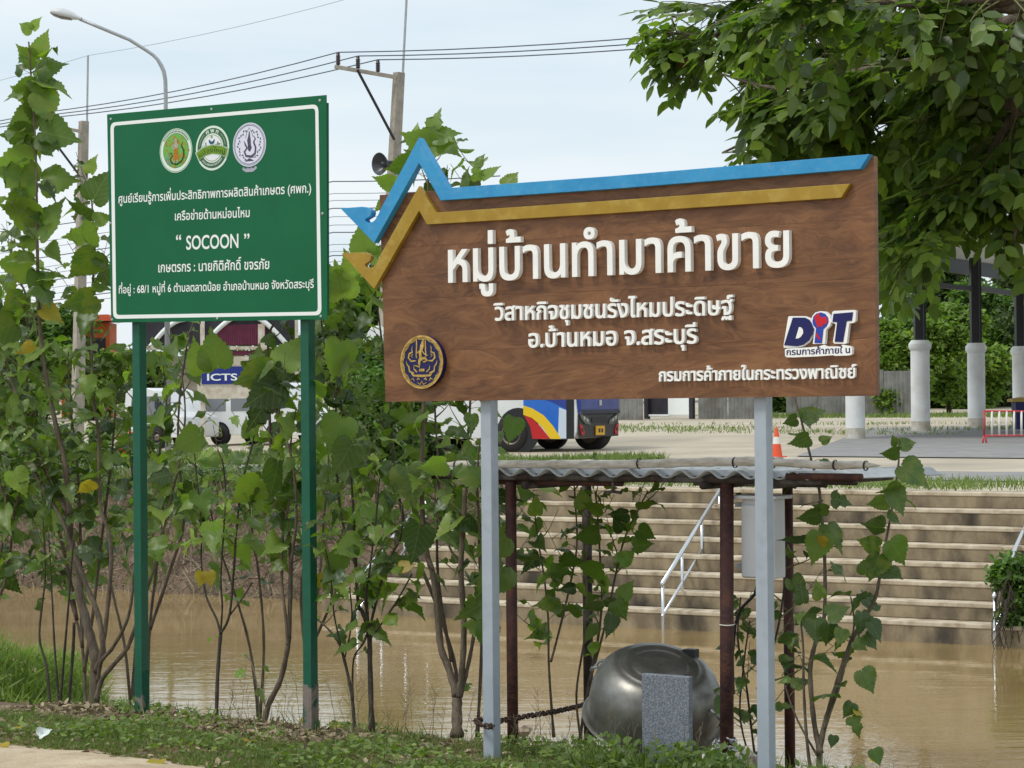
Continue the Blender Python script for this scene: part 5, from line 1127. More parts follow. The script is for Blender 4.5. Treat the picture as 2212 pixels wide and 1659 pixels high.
# grass strips on the far side
def grass(name, pts, h, wd, m, label, tones=None, lean=.5):
    P = np.array([tuple(p) for p in pts]); n = len(P); r = np.random.default_rng(n); D = r.normal(size=(n, 3)) * [lean, lean, .1] + [0, 0, 1]; Nn = r.normal(size=(n, 3)) * [1, 1, .1]
    o = leafcloud(name, P, D, Nn, np.stack([h * r.uniform(.5, 1.3, n), wd * r.uniform(.6, 1.3, n)], 1), m, tmpl='blade', kind='stuff'); return tag(o, label, 'grass')
M_grass = leafmat('grass_green', (.10, .16, .03, 1), (.20, .25, .07, 1), False, True, .3, .35, .5)
M_grassdry = leafmat('grass_dry', (.14, .15, .05, 1), (.34, .27, .14, 1), False, True, .3, .35, .6)
M_straw = leafmat('straw', (.20, .15, .10, 1), (.36, .29, .20, 1), False, True, .2, .5, .8, (1, 1, 1))
def rq(a0, a1, q0, q1, n, f=None): 
    out = []
    while len(out) < n:
        a, q = random.uniform(a0, a1), random.uniform(q0, q1)
        if f is None or random.random() < f(a, q): out.append((a, q))
    return out
grass('verge_grass', [fq(a, q, fz(a, q)) for a, q in rq(STEP_L - 20, 14, 35.0, 37.7, 26000, lambda a, q: .35 + .65 * (a > 1) if h2(a, q, .6) > -.25 else .1)], .16, .02, M_grass, 'grass verge along the top of the canal steps')
grass('lot_grass', [fq(a, q, fz(a, q)) for a, q in rq(-46, -24, 62, 74, 2500, lambda a, q: max(0, min(1, 2.5 * h2(a, q * 3, .12) + .5)))], .14, .03, M_grass, 'grass patches in the parking lot')
grass('column_grass', [fq(a, q, fz(a, q)) for a, q in rq(-42, -18, 82, 86, 4500)], .2, .04, M_grass, 'grass strip behind the pavilion columns')
grass('van_grass', [fq(a, q, fz(a, q)) for a, q in rq(-42, -24, 41.5, 45, 16000, lambda a, q: max(0, min(1, 2 * h2(a, q, .3) + .6)))], .22, .03, M_grass, 'rough grass beside the white vans')
# dead stalks and weeds on the far bank
pts = []
for a, q in rq(-40, STEP_L + .2, 32.3, 36.3, 26000): pts.append(bank_fn(a, q))
P = np.array([tuple(p) for p in pts]); n = len(P); r0 = np.random.default_rng(8); D = r0.normal(size=(n, 3)) + [0, 0, .25]; tag(leafcloud('bank_litter', P, D, r0.normal(size=(n, 3)), np.stack([r0.uniform(.12, .5, n), r0.uniform(.012, .035, n)], 1), M_straw, tmpl='blade', kind='stuff'), 'tangle of dead brown stalks on the far canal bank', 'dead stalks')
P = [tuple(bank_fn(a, q) + Vector((0, 0, random.uniform(0, .35)))) for a, q in rq(-40, STEP_L + .2, 34.2, 36.4, 12000, lambda a, q: max(0, min(1, 3 * h2(a, q, .5) + .45)))]; n = len(P)
tag(leafcloud('bank_weeds', P, r0.normal(size=(n, 3)), r0.normal(size=(n, 3)) * .6 + [0, 0, 1], r0.uniform(.05, .13, n), M_far1, kind='stuff'), 'low green weeds along the crest of the far bank', 'weeds')
# creeper bush by the right end of the steps
cr_ = at(2185, 1345, 32.0); P = []; r0 = np.random.default_rng(21)
for k in range(5200):
    c = random.choice([(2180, 1235, 34), (2160, 1245, 20), (2200, 1290, 34), (2185, 1330, 26), (2230, 1240, 50), (2235, 1330, 60)]); d = r0.normal(size=3) * .42; b_ = at(c[0], c[1], 32.3); rr = c[2] * 32 / F; P.append((b_.x + d[0] * rr, b_.y + d[1] * rr, b_.z + d[2] * rr))
n = len(P); cp = thing('creeper_bush', 'leafy creeper tumbling over the right end of the steps', 'bush', (cr_.x, cr_.y, cr_.z - .3))
leafcloud('foliage', P, r0.normal(size=(n, 3)), r0.normal(size=(n, 3)) * .6 + [0, -.4, .8], r0.uniform(.05, .13, n), M_far1, cp, tmpl='oval')
q = MB()
for k in range(45):
    a_ = at(random.uniform(2155, 2240), random.uniform(1230, 1300), 32.2 + random.uniform(-.3, .3)); p = [a_]
    for j in range(4): p.append(p[-1] + Vector((random.uniform(-.12, .08), random.uniform(-.1, .1), -random.uniform(.1, .28))))
    q.tube(p, [.014, .012, .010, .008, .005], 4, cap=False)
q.build('stems', M_barkd, cp)
# ------------------------------------------------------------------ mulberry leaves (real blades with toothed edges, folded and drooping)
HALF = [(-.02, .0), (-.09, .10), (-.11, .22), (-.06, .34), (.05, .41), (.18, .435), (.32, .42), (.46, .37), (.58, .30), (.70, .21), (.81, .125), (.91, .055), (1.04, 0)]
LOBE = [(-.02, .0), (-.08, .12), (-.06, .30), (.06, .42), (.20, .46), (.30, .30), (.34, .22), (.46, .30), (.60, .30), (.66, .20), (.80, .12), (.92, .05), (1.04, 0)]
HALF = [(x, y * 1.1) for x, y in HALF]
NARR = [(x * 1.02, y * .74 + .0) for x, y in HALF]
WIDE = [(x * .95 - .01, y * 1.12) for x, y in HALF]
LOB2 = [(-.02, .0), (-.10, .10), (-.10, .26), (.0, .38), (.14, .42), (.26, .36), (.36, .33), (.50, .36), (.62, .27), (.72, .18), (.82, .11), (.92, .05), (1.04, 0)]
def leaf_mesh(name, m, half, fold, droop, curl, wave, seed, tooth=.036):
    r = random.Random(seed); rib = [0, .18, .36, .54, .72, .88, 1.04]; V = []; Fs = []
    def z(x, y): return fold * abs(y) - droop * max(0, x) ** 2 + curl * (y * y) + wave * math.sin(x * 8 + seed) * abs(y) + .012 * math.sin(y * 21 + seed) * (1 if abs(y) > .2 else 0)
    for x in rib: V.append((x, 0, z(x, 0)))
    for s in (1, -1):
        O = []
        for i in range(len(half) - 1):
            a, b = half[i], half[i + 1]; O.append(a)
            if i < 11: mx_, my_ = (a[0] + b[0]) / 2, (a[1] + b[1]) / 2; O.append((mx_ - tooth * .8 + r.uniform(-.004, .004), my_ - tooth * (.6 + .5 * r.random())))
        O.append(half[-1]); sc_ = 1 + r.uniform(-.08, .08); base = len(V)
        for x, y in O[1:-1]: V.append((x, s * y * sc_, z(x, y)))
        idx = [0] + list(range(base, base + len(O) - 2)) + [len(rib) - 1]; ri = 0
        for i in range(len(idx) - 1):
            x_ = (V[idx[i]][0] + V[idx[i + 1]][0]) / 2; tgt = min(range(len(rib)), key=lambda k: abs(rib[k] - x_ - .03)); tgt = max(ri, tgt)
            if tgt > ri and i > 0: Fs.append((idx[i], ri, tgt) if s > 0 else (ri, idx[i], tgt)); ri = tgt
            if len({idx[i], idx[i + 1], ri}) == 3: Fs.append((idx[i], ri, idx[i + 1]) if s > 0 else (ri, idx[i], idx[i + 1]))
    me = bpy.data.meshes.new(name); me.from_pydata(V, [], Fs); me.materials.append(m); me.polygons.foreach_set('use_smooth', [True] * len(Fs)); me.update(); return me
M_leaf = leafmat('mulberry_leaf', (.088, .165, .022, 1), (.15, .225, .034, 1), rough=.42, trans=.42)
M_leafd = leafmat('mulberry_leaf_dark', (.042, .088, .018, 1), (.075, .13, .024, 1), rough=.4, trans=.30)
M_leafy = leafmat('mulberry_leaf_young', (.165, .27, .045, 1), (.23, .33, .07, 1), rough=.42, trans=.42)
M_leafyel = leafmat('mulberry_leaf_yellow', (.42, .33, .03, 1), (.50, .30, .04, 1), rough=.5, trans=.35, vary=.2)
LV = {}
for key, m in (('n', M_leaf), ('d', M_leafd), ('y', M_leafy), ('x', M_leafyel)):
    LV[key] = [leaf_mesh('leaf', m, HALF, .12, .12, .25, .08, 1), leaf_mesh('leaf', m, HALF, .32, .36, .1, .16, 2), leaf_mesh('leaf', m, NARR, .05, .5, -.35, .2, 3), leaf_mesh('leaf', m, LOBE, .2, .3, .1, .15, 4), leaf_mesh('leaf', m, WIDE, -.15, .3, -.4, .2, 5), leaf_mesh('leaf', m, NARR, .55, .4, .1, .12, 6), leaf_mesh('leaf', m, WIDE, .3, .5, .5, .22, 7), leaf_mesh('leaf', m, LOB2, .1, .35, -.2, .2, 8), leaf_mesh('leaf', m, HALF, .75, .55, -.6, .25, 9), leaf_mesh('leaf', m, LOB2, -.35, .5, .9, .3, 10), leaf_mesh('leaf', m, LOBE, .4, .15, -.5, .3, 11)]
def frame_mat(p, d, nrm, size, sy=1.0):
    d = d.normalized(); s = nrm.cross(d)
    if s.length < 1e-3: s = d.orthogonal()
    s.normalize(); n = d.cross(s)
    s = s * sy
    return Matrix(((d.x * size, s.x * size, n.x * size, p.x), (d.y * size, s.y * size, n.y * size, p.y), (d.z * size, s.z * size, n.z * size, p.z), (0, 0, 0, 1)))
rs = random.Random(42); TOTAL = [0]
def add_leaf(t, p, d, nrm, size, key='n', v=None, sy=None):
    r_ = rs.random()
    put(LV[key][rs.randrange(11) if v is None else v], 'leaf', t, frame_mat(p, d, nrm, size, (sy or rs.uniform(.7, 1.12)) * rs.choice((1, -1)))); TOTAL[0] += 1
def resample(P, step):
    out = [P[0]]; acc = 0
    for i in range(len(P) - 1):
        a, b = P[i], P[i + 1]; L_ = (b - a).length; s = step - acc
        while s < L_: out.append(a.lerp(b, s / L_)); s += step
        acc = (acc + L_) % step
    return out
def smooth_path(P, n=6):
    out = []
    for i in range(len(P) - 1):
        p0, p1, p2, p3 = P[max(0, i - 1)], P[i], P[i + 1], P[min(len(P) - 1, i + 2)]
        for k in range(n):
            t = k / n; out.append(.5 * ((2 * p1) + (p2 - p0) * t + (2 * p0 - 5 * p1 + 4 * p2 - p3) * t * t + (3 * p1 - p0 - 3 * p2 + p3) * t ** 3))
    out.append(P[-1]); return out
def leaves_on(t, P, f0, step, size, keys, tw, pet=.05, cap=10 ** 9, down=.6):
    """alternate leaves along a path from fraction f0; petioles go into tw"""
    Q = resample(P, step); n = len(Q); c = 0
    for i in range(int(n * f0), n):
        if rs.random() < .12 or c >= cap: continue
        a = Q[i]; az = 2.4 * i + rs.uniform(-.6, .6); out = Vector((math.cos(az), math.sin(az), 0)); fr = i / max(1, n - 1)
        s = size * rs.uniform(.45, 1.2) * (1 - .35 * max(0, fr - .75) * 4 * .6)
        e = a + out * (pet * rs.uniform(.6, 1.3)) + Vector((0, 0, pet * rs.uniform(.1, .7)))
        tw.tube([a, a.lerp(e, .5) + Vector((0, 0, .004)), e], [.0022, .0018, .0016], 4, cap=False)
        d = out * rs.uniform(.5, 1.1) + Vector((rs.uniform(-.5, .5), rs.uniform(-.4, .4), -rs.uniform(-.35, 1.4) * down + .12))
        nr = Vector((rs.uniform(-.5, .5), -rs.uniform(.0, .9), rs.uniform(.35, 1))) + out * .4
        add_leaf(t, e, d, nr, s, rs.choice(keys)); c += 1
def shrub(label, q, stems, group='mulberry shrubs on the canal bank', keys='nnnnnddddy', size=.13, step=.062, r0=.018, bark=None, twigs=1.0, maxleaf=300, zb=None):
    P0 = near(*stems[0][0][0], q); t = thing('mulberry_shrub', label, 'shrub', (P0.x, P0.y, P0.z)); t['group'] = group
    wood = MB(); tw = MB(); n0 = TOTAL[0]
    for k, st_ in enumerate(stems):
        pts, f0 = st_[0], st_[1]; r = st_[2] if len(st_) > 2 else r0; den = st_[3] if len(st_) > 3 else twigs; tip = st_[4] if len(st_) > 4 else .0035
        qq = q; P = []
        for i, (u, v) in enumerate(pts):
            P.append(near(u, v, q + (0 if i == 0 else .16 * math.sin(k * 1.7 + 1) * i / len(pts))))
        if k == 0 or pts[0][1] > 1480: P[0] = P[0] - Vector((0, 0, .03))
        P = smooth_path(P, 5); n = len(P); q_ = MB() if r > .012 else wood
        rad = [(r * (1 - i / n) + tip * (i / n)) * (1.25 if i < 2 and pts[0][1] > 1480 else 1) * (1 + .10 * math.sin(i * 2.3 + k)) for i in range(n)]
        q_.tube(P, rad, 9)
        if q_ is not wood: q_.build('trunk', bark or M_bark, t, smooth=True)
        left = maxleaf - (TOTAL[0] - n0)
        leaves_on(t, P, f0, step * 1.15, size * 1.1, keys, tw, cap=left if len(st_) < 6 else 10)
        L_ = sum((P[i + 1] - P[i]).length for i in range(n - 1)); nt_ = int(L_ * (1 - f0) / .13 * den)
        for j in range(nt_):
            left = maxleaf - (TOTAL[0] - n0)
            if left <= 0: break
            f = f0 + (1 - f0) * (j + rs.random()) / max(1, nt_); f = min(f, .96); a = P[int(f * (n - 1))]; az = rs.uniform(0, 6.28); ln = rs.uniform(.16, .42) * (1.15 - .6 * f)
            d = Vector((math.cos(az), math.sin(az) * .8, rs.uniform(.35, 1.3))).normalized(); T = [a, a + d * ln * .5, a + d * ln + Vector((0, 0, .05))]
            T = smooth_path(T, 4); tw.tube(T, [.005 - .0007 * min(i, 5) for i in range(len(T))], 5, cap=False); leaves_on(t, T, .25, step, size * .92, keys, tw, cap=min(left, 9))
    if wood.v: wood.build('stem', bark or M_bark, t, smooth=True)
    if tw.v: tw.build('twigs', M_twig, t, smooth=True)['kind'] = 'stuff'
    return t
def hero(t, q, items, tw=None):
    """leaves placed one by one: (u, v of the leaf base, length px, bearing deg in the picture, tilt towards the viewer, key, variant)"""
    for (u, v, L_, ang, tilt, key, vr) in items:
        p = near(u, v, q); s = L_ * p.y / F; a = math.radians(ang); tilt += rs.uniform(-8, 20); d = Vector((math.cos(a), rs.uniform(-.3, .2), math.sin(a))); nr = Vector((-math.sin(a) * math.sin(math.radians(tilt)), -math.cos(math.radians(tilt)), math.cos(a) * math.sin(math.radians(tilt)))); nr = nr + Vector((math.cos(a), 0, math.sin(a))) * 0 + d.cross(nr) * rs.uniform(-.3, .3)
        add_leaf(t, p, d, nr, s, key, vr, 1.0)
G = 'mulberry shrubs on the canal bank'
# the large many-stemmed shrub at the left
big = shrub('tall mulberry with a thick forked trunk and a long stem left of the green sign', 8.78, [
    ([(200, 1530), (206, 1430), (190, 1358), (171, 1281), (161, 1226), (152, 1152), (146, 1105)], .72, .030, .6, .017),
    ([(146, 1105), (110, 1039), (80, 971), (48, 890), (18, 801), (2, 732), (-20, 640)], .1, .016, 1.5),
    ([(150, 1110), (146, 1045), (137, 986), (119, 911), (104, 837), (92, 768), (85, 690), (82, 600), (80, 500), (79, 420), (76, 300), (68, 180), (62, 90)], .03, .017, .6, .004),
    ([(206, 1450), (222, 1407), (213, 1333), (184, 1258), (150, 1170), (134, 1123), (98, 1060), (62, 1001), (33, 944), (0, 890), (-30, 840)], .5, .018, 1.3),
    ([(214, 1440), (229, 1346), (240, 1217), (235, 1152), (216, 1087), (213, 941), (202, 866), (198, 775), (199, 670), (201, 600), (206, 560), (202, 500), (198, 430), (193, 385)], .38, .013, 1.0),
    ([(208, 1500), (222, 1465), (268, 1410), (284, 1378), (322, 1258), (342, 1200), (358, 1120), (385, 1010), (400, 900), (392, 800)], .42, .014, 1.2),
    ([(212, 1470), (219, 1429), (245, 1397), (277, 1332), (290, 1240), (300, 1120), (296, 1000), (310, 880), (300, 790)], .4, .012, 1.2)], size=.13, maxleaf=300, step=.06)
big2 = shrub('leafy mulberry crowded behind the thick forked trunk', 9.15, [
    ([(186, 1530), (178, 1400), (150, 1290), (110, 1180), (60, 1080), (0, 960)], .4, .011, 1.2), ([(166, 1340), (140, 1200), (110, 1080), (80, 960), (60, 850), (58, 661), (44, 608), (28, 559), (16, 520)], .1, .012, 1.0),
    ([(182, 1450), (200, 1330), (225, 1120), (240, 1000), (250, 880), (262, 780)], .35, .011, 1.1), ([(178, 1400), (175, 1250), (172, 1100), (165, 980), (150, 860), (148, 760)], .2, .011, 1.1)], maxleaf=280)
shrub('leafy mulberry at the left picture edge', 9.0, [
    ([(-60, 1545), (-50, 1400), (-40, 1250), (-30, 1100), (-20, 980)], .35, .012, 1.3), ([(-50, 1400), (10, 1260), (30, 1120), (50, 1000), (40, 880)], .2, .010, 1.2), ([(-45, 1350), (0, 1200), (12, 1087), (0, 1042), (-10, 900), (5, 800)], .2, .010, 1.1)], maxleaf=240)
shrub('thin dark bare-legged mulberry stems left of the forked trunk', 8.62, [
    ([(112, 1540), (100, 1440), (85, 1370), (98, 1240), (92, 1120)], .62, .009, .7), ([(130, 1540), (118, 1400), (112, 1280), (105, 1150)], .72, .007, .7), ([(127, 1540), (140, 1400), (150, 1280), (160, 1150)], .7, .008, .8), ([(146, 1536), (158, 1400), (160, 1345)], .99, .009, 0, .008)], bark=M_barkd, size=.085, keys='ddn')
shrub('small three-forked mulberry sapling between the green posts', 8.55, [
    ([(467, 1553), (470, 1460), (477, 1365)], .99, .0105, 0, .009), ([(476, 1370), (468, 1338), (445, 1287), (435, 1217), (435, 1152), (428, 1060), (420, 980)], .42, .0062, .9), ([(476, 1370), (480, 1310), (477, 1249), (483, 1150), (487, 1060), (480, 990)], .5, .0055, .8),
    ([(477, 1368), (496, 1326), (506, 1217), (510, 1152), (522, 1050), (545, 960), (550, 930)], .35, .0075, .9), ([(496, 1330), (525, 1290), (545, 1258)], .6, .004, .5)], bark=M_barkd, size=.115, keys='nnyyd')
d_ = shrub('mulberry with a curved trunk left of the right green post', 8.60, [
    ([(567, 1566), (580, 1523), (606, 1468), (622, 1394), (625, 1346), (628, 1217), (622, 1152), (610, 1090), (592, 1022), (584, 956), (582, 857), (579, 741), (590, 700)], .42, .0155, .8, .005),
    ([(622, 1394), (617, 1333), (609, 1256), (612, 1150), (630, 1050), (628, 960), (640, 880)], .4, .009, .9), ([(628, 1217), (640, 1120), (632, 1000), (600, 900), (575, 840), (568, 770)], .4, .008, .6)], size=.14, keys='dddnnnn', maxleaf=240)
shrub('leafy mulberry rising right behind the left green post', 9.2, [
    ([(318, 1540), (322, 1380), (335, 1250), (352, 1120), (345, 980), (360, 860), (348, 760)], .42, .010, 1.1), ([(324, 1360), (368, 1230), (398, 1120), (385, 980), (388, 860), (402, 760), (405, 715)], .3, .010, 1.0)], size=.13, keys='nnnnyd', maxleaf=200)
shrub('leafy mulberry low on the slope behind the forked sapling', 9.7, [
    ([(560, 1560), (540, 1400), (500, 1260), (470, 1170), (455, 1100), (448, 1040)], .5, .009, 1.1), ([(560, 1560), (570, 1400), (560, 1250), (545, 1150), (538, 1080), (530, 1030)], .5, .009, 1.1)], size=.12, keys='nnnyd', maxleaf=100)
shrub('leafy mulberry low on the slope behind the right green post', 9.8, [
    ([(660, 1560), (668, 1400), (690, 1250), (700, 1120), (710, 1000), (700, 900)], .45, .010, 1.2), ([(665, 1450), (650, 1300), (660, 1180), (650, 1050), (664, 940), (655, 840)], .4, .010, 1.2), ([(672, 1400), (720, 1290), (760, 1160), (790, 1050), (800, 960)], .4, .009, 1.1)], size=.13, keys='nnnndy', maxleaf=220)
shrub('leafy mulberry low on the slope behind the left green post', 9.8, [
    ([(285, 1560), (270, 1400), (240, 1260), (230, 1120), (215, 1000), (230, 880)], .45, .010, 1.2), ([(285, 1500), (300, 1300), (310, 1180), (290, 1060), (280, 940), (290, 850)], .4, .010, 1.2)], size=.13, keys='nnnndy', maxleaf=200)
sp_ = shrub('tiny sprouting mulberry seedling with pale leaves left of the curved trunk', 8.5, [([(562, 1552), (556, 1490), (545, 1436), (532, 1416)], .45, .0035, 0)], size=.075, keys='yyn', step=.05)
shrub('low many-twigged mulberry right of the right green post', 8.56, [
    ([(767, 1578), (759, 1497), (741, 1415), (729, 1384), (710, 1360), (683, 1335)], .7, .0095, .9), ([(762, 1500), (764, 1424), (790, 1380), (795, 1320), (780, 1240)], .4, .005, .9), ([(741, 1415), (722, 1330), (715, 1250), (700, 1170)], .4, .0045, 1.0), ([(745, 1420), (760, 1340), (755, 1270)], .4, .0045, .9)], size=.10, keys='nnnndn', bark=M_barkd)
shrub('upright mulberry with a straight dark trunk between the signs', 8.58, [
    ([(803, 1574), (799, 1427), (797, 1366), (782, 1320), (774, 1305), (768, 1213), (765, 1152), (760, 1050), (748, 950), (735, 860)], .45, .0135, 1.1), ([(797, 1366), (812, 1300), (820, 1274), (845, 1200), (866, 1160), (870, 1090)], .25, .007, 1.1), ([(797, 1366), (790, 1300), (800, 1220), (812, 1120), (820, 1030)], .4, .007, 1.1), ([(800, 1380), (850, 1310), (890, 1240)], .3, .005, .9)], size=.12, keys='nnnndn', bark=M_barkd, maxleaf=190)
mainG = shrub('mulberry with a thick three-armed trunk left of the left grey post', 8.63, [
    ([(987, 1578), (987, 1530), (988, 1485)], .99, .027, 0, .022), ([(987, 1490), (968, 1440), (952, 1397), (943, 1300), (935, 1240), (921, 1190), (912, 1104), (911, 1021), (914, 900), (918, 760), (920, 600), (923, 480), (925, 400), (926, 310)], .58, .019, 1.1, .004),
    ([(990, 1490), (997, 1459), (1002, 1360), (996, 1244), (998, 1170), (1003, 1100), (1004, 1054)], .8, .016, .8, .011), ([(994, 1490), (1006, 1460), (1022, 1381), (1034, 1274), (1040, 1180), (1030, 1060), (1036, 960)], .35, .011, 1.1),
    ([(935, 1230), (914, 1193), (878, 1154), (835, 1144), (818, 1121), (812, 1060), (800, 1021), (775, 970), (752, 922), (735, 880), (719, 841), (700, 740), (694, 690)], .3, .010, 1.2), ([(990, 1215), (975, 1190), (954, 1140), (940, 1080), (950, 1000)], .25, .007, 1.1)], size=.135, keys='nnnddd', maxleaf=300, bark=M_bark)
shrub('leafy mulberry stems filling the gap between the two signs', 9.1, [
    ([(985, 1560), (985, 1450), (940, 1300), (880, 1150), (850, 1000), (843, 870), (828, 760), (812, 640), (800, 560)], .42, .011, 1.2), ([(801, 1500), (790, 1300), (745, 1150), (730, 1050), (724, 900), (742, 780), (730, 690), (745, 620)], .45, .010, 1.2), ([(975, 1430), (950, 1280), (944, 1180), (948, 1050), (939, 870), (940, 760)], .4, .009, 1.0)], size=.14, keys='nnnndyy', maxleaf=300)
shrub('mulberry stems behind the left grey post under the brown board', 9.3, [
    ([(1030, 1590), (1040, 1400), (1036, 1200), (1030, 1050), (1012, 956), (1015, 883), (1025, 700), (1030, 520), (1033, 400), (1036, 345)], .38, .009, .7), ([(1040, 1400), (1066, 1300), (1072, 1200), (1078, 1130), (1072, 1050)], .3, .007, .8)], size=.125, keys='nnnd', maxleaf=150)
shrub('slender mulberry between the left grey post and the dark pipe post', 9.2, [
    ([(1196, 1580), (1188, 1480), (1185, 1418), (1184, 1335), (1175, 1244), (1160, 1152), (1152, 1070)], .4, .0068, .9), ([(1190, 1430), (1207, 1366), (1230, 1270), (1246, 1180), (1243, 1090), (1240, 1046)], .3, .006, 1.0)], size=.11, keys='nnnnd', bark=M_bark, maxleaf=60)
shrub('broad-leaved mulberry just right of the dark pipe post', 9.25, [
    ([(1250, 1600), (1268, 1500), (1290, 1390), (1300, 1300), (1296, 1200), (1290, 1100), (1285, 1062)], .38, .0085, 1.1), ([(1272, 1480), (1310, 1340), (1330, 1240), (1350, 1161), (1382, 1095), (1400, 1060)], .3, .0065, 1.0), ([(1255, 1590), (1245, 1500), (1262, 1380), (1268, 1280), (1262, 1180), (1275, 1110)], .4, .006, 1.0)], size=.085, keys='nnnnd', maxleaf=60)
shrub('dark-leaved twining shoots between the maroon and right grey posts', 9.05, [
    ([(1640, 1690), (1625, 1590), (1612, 1480), (1594, 1380), (1600, 1290)], .2, .006, .9), ([(1640, 1690), (1655, 1560), (1650, 1460), (1675, 1380), (1690, 1300), (1700, 1180), (1688, 1100)], .25, .006, .9), ([(1640, 1690), (1600, 1560), (1606, 1440), (1620, 1340)], .3, .005, .9)], size=.085, keys='dddd', bark=M_barkd)
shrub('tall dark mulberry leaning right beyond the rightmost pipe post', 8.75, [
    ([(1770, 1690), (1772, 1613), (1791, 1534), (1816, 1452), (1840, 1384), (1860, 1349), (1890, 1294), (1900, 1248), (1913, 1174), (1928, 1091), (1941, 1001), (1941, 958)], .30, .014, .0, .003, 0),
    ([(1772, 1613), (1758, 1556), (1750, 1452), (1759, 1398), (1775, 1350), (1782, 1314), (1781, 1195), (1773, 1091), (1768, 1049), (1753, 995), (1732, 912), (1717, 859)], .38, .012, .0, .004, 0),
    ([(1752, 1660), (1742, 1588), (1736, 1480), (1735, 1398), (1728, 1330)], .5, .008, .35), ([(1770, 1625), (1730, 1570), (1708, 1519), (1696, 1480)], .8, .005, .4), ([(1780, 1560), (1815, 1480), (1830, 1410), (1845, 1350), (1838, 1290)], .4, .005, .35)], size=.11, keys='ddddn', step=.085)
# leaves that stand out against the sky, steps and water, one by one
hero(big, 8.68, [(68, 66, 34, 150, 10, 'y', 1), (72, 62, 30, 60, 20, 'y', 1), (86, 118, 58, 72, 15, 'n', 0), (78, 130, 55, 150, 25, 'n', 1), (84, 150, 62, 20, 20, 'n', 4), (76, 185, 62, 205, 15, 'n', 0), (82, 168, 60, -60, 10, 'n', 0), (92, 205, 70, -75, 8, 'n', 0), (84, 180, 75, -8, 45, 'y', 1),
    (80, 215, 64, -95, 12, 'n', 0), (74, 250, 66, 200, 10, 'n', 0), (64, 205, 55, 165, 30, 'n', 1), (70, 295, 78, 178, 25, 'n', 0), (90, 285, 92, -14, 12, 'n', 0), (70, 350, 96, 190, 15, 'y', 0), (78, 392, 104, 165, 8, 'n', 3), (94, 388, 78, 4, 22, 'n', 4), (60, 420, 70, 215, 25, 'n', 1), (84, 470, 98, 165, 10, 'n', 0), (86, 510, 100, 62, 8, 'n', 0),
    (66, 575, 78, 175, 10, 'n', 0), (80, 590, 45, 250, 20, 'n', 0), (88, 605, 60, 20, 35, 'y', 1), (50, 640, 60, 215, 20, 'd', 0), (90, 640, 44, 80, 10, 'y', 2), (95, 668, 50, -30, 20, 'x', 1), (196, 372, 40, 78, 15, 'n', 1), (202, 430, 76, 60, 10, 'n', 0), (198, 452, 66, 172, 40, 'd', 1), (206, 478, 40, 20, 15, 'n', 0), (203, 500, 76, 195, 20, 'y', 3), (205, 545, 84, 225, 15, 'd', 0),
    (205, 560, 40, -30, 20, 'n', 2), (202, 640, 74, 205, 20, 'd', 1), (203, 625, 40, 10, 20, 'n', 1), (60, 535, 40, 65, 15, 'n', 0), (224, 590, 40, -60, 12, 'd', 1), (30, 700, 80, 200, 15, 'd', 0), (58, 770, 66, 30, 20, 'y', 0), (30, 1020, 60, -60, 25, 'y', 1), (196, 1040, 44, -130, 25, 'x', 1), (70, 745, 40, 215, 20, 'x', 2)])
hero(mainG, 8.52, [(930, 318, 72, 155, 10, 'y', 0), (928, 300, 70, 75, 15, 'y', 3), (938, 300, 58, 20, 25, 'y', 1), (936, 330, 52, 35, 35, 'n', 1), (892, 352, 62, 195, 15, 'n', 0), (900, 300, 40, 100, 15, 'y', 2), (850, 395, 46, 170, 20, 'y', 1), (838, 430, 40, 220, 20, 'n', 2), (1032, 388, 40, 100, 15, 'y', 3), (1030, 360, 36, 70, 15, 'y', 2), (1045, 385, 46, 40, 20, 'y', 0), (1010, 400, 42, 100, 40, 'd', 1), (1095, 402, 44, 60, 30, 'n', 1),
    (790, 545, 70, 100, 15, 'y', 0), (800, 560, 50, 40, 15, 'y', 3), (745, 600, 62, 205, 30, 'y', 1), (770, 590, 60, 120, 15, 'y', 0), (740, 640, 80, 100, 10, 'y', 0), (690, 590, 60, -10, 35, 'y', 1), (735, 740, 86, -100, 10, 'n', 0), (700, 835, 58, 175, 40, 'y', 1), (728, 800, 50, 60, 15, 'y', 0), (860, 830, 70, 215, 25, 'd', 1), (738, 905, 84, 250, 15, 'n', 0), (760, 960, 84, 240, 20, 'd', 0),
    (880, 1010, 90, -80, 15, 'd', 0), (905, 1140, 80, -100, 15, 'd', 0), (960, 1000, 60, 200, 20, 'y', 1), (1110, 905, 56, -100, 12, 'n', 0), (1090, 1160, 80, 215, 12, 'n', 0), (1086, 1225, 90, 230, 12, 'd', 0), (1060, 1290, 90, 215, 15, 'd', 3), (1050, 1350, 60, -85, 12, 'd', 0), (775, 1170, 60, 205, 15, 'y', 0), (740, 1200, 54, 220, 15, 'y', 0), (708, 1250, 44, 190, 25, 'x', 1), (866, 1228, 36, 20, 30, 'x', 0)])
hero(d_, 8.5, [(590, 800, 96, 200, 12, 'd', 0), (600, 830, 90, 215, 25, 'd', 0), (580, 860, 86, 240, 15, 'd', 3), (615, 790, 80, 60, 12, 'y', 0), (560, 800, 60, 95, 10, 'y', 3), (470, 790, 84, 100, 8, 'n', 0), (440, 800, 76, 110, 12, 'n', 0), (430, 940, 66, -150, 15, 'n', 0), (460, 1130, 62, -80, 15, 'y', 0), (600, 1000, 80, -100, 20, 'd', 0), (560, 1040, 80, 220, 20, 'n', 0), (540, 940, 40, 110, 20, 'n', 1)])
sapl = thing('yellowing_leaves', 'pair of yellow dying leaves hanging on the small forked sapling', 'leaves', near(440, 1240, 8.5)); hero(sapl, 8.5, [(437, 1236, 34, -100, 10, 'x', 0), (450, 1236, 34, -80, 10, 'x', 0)])
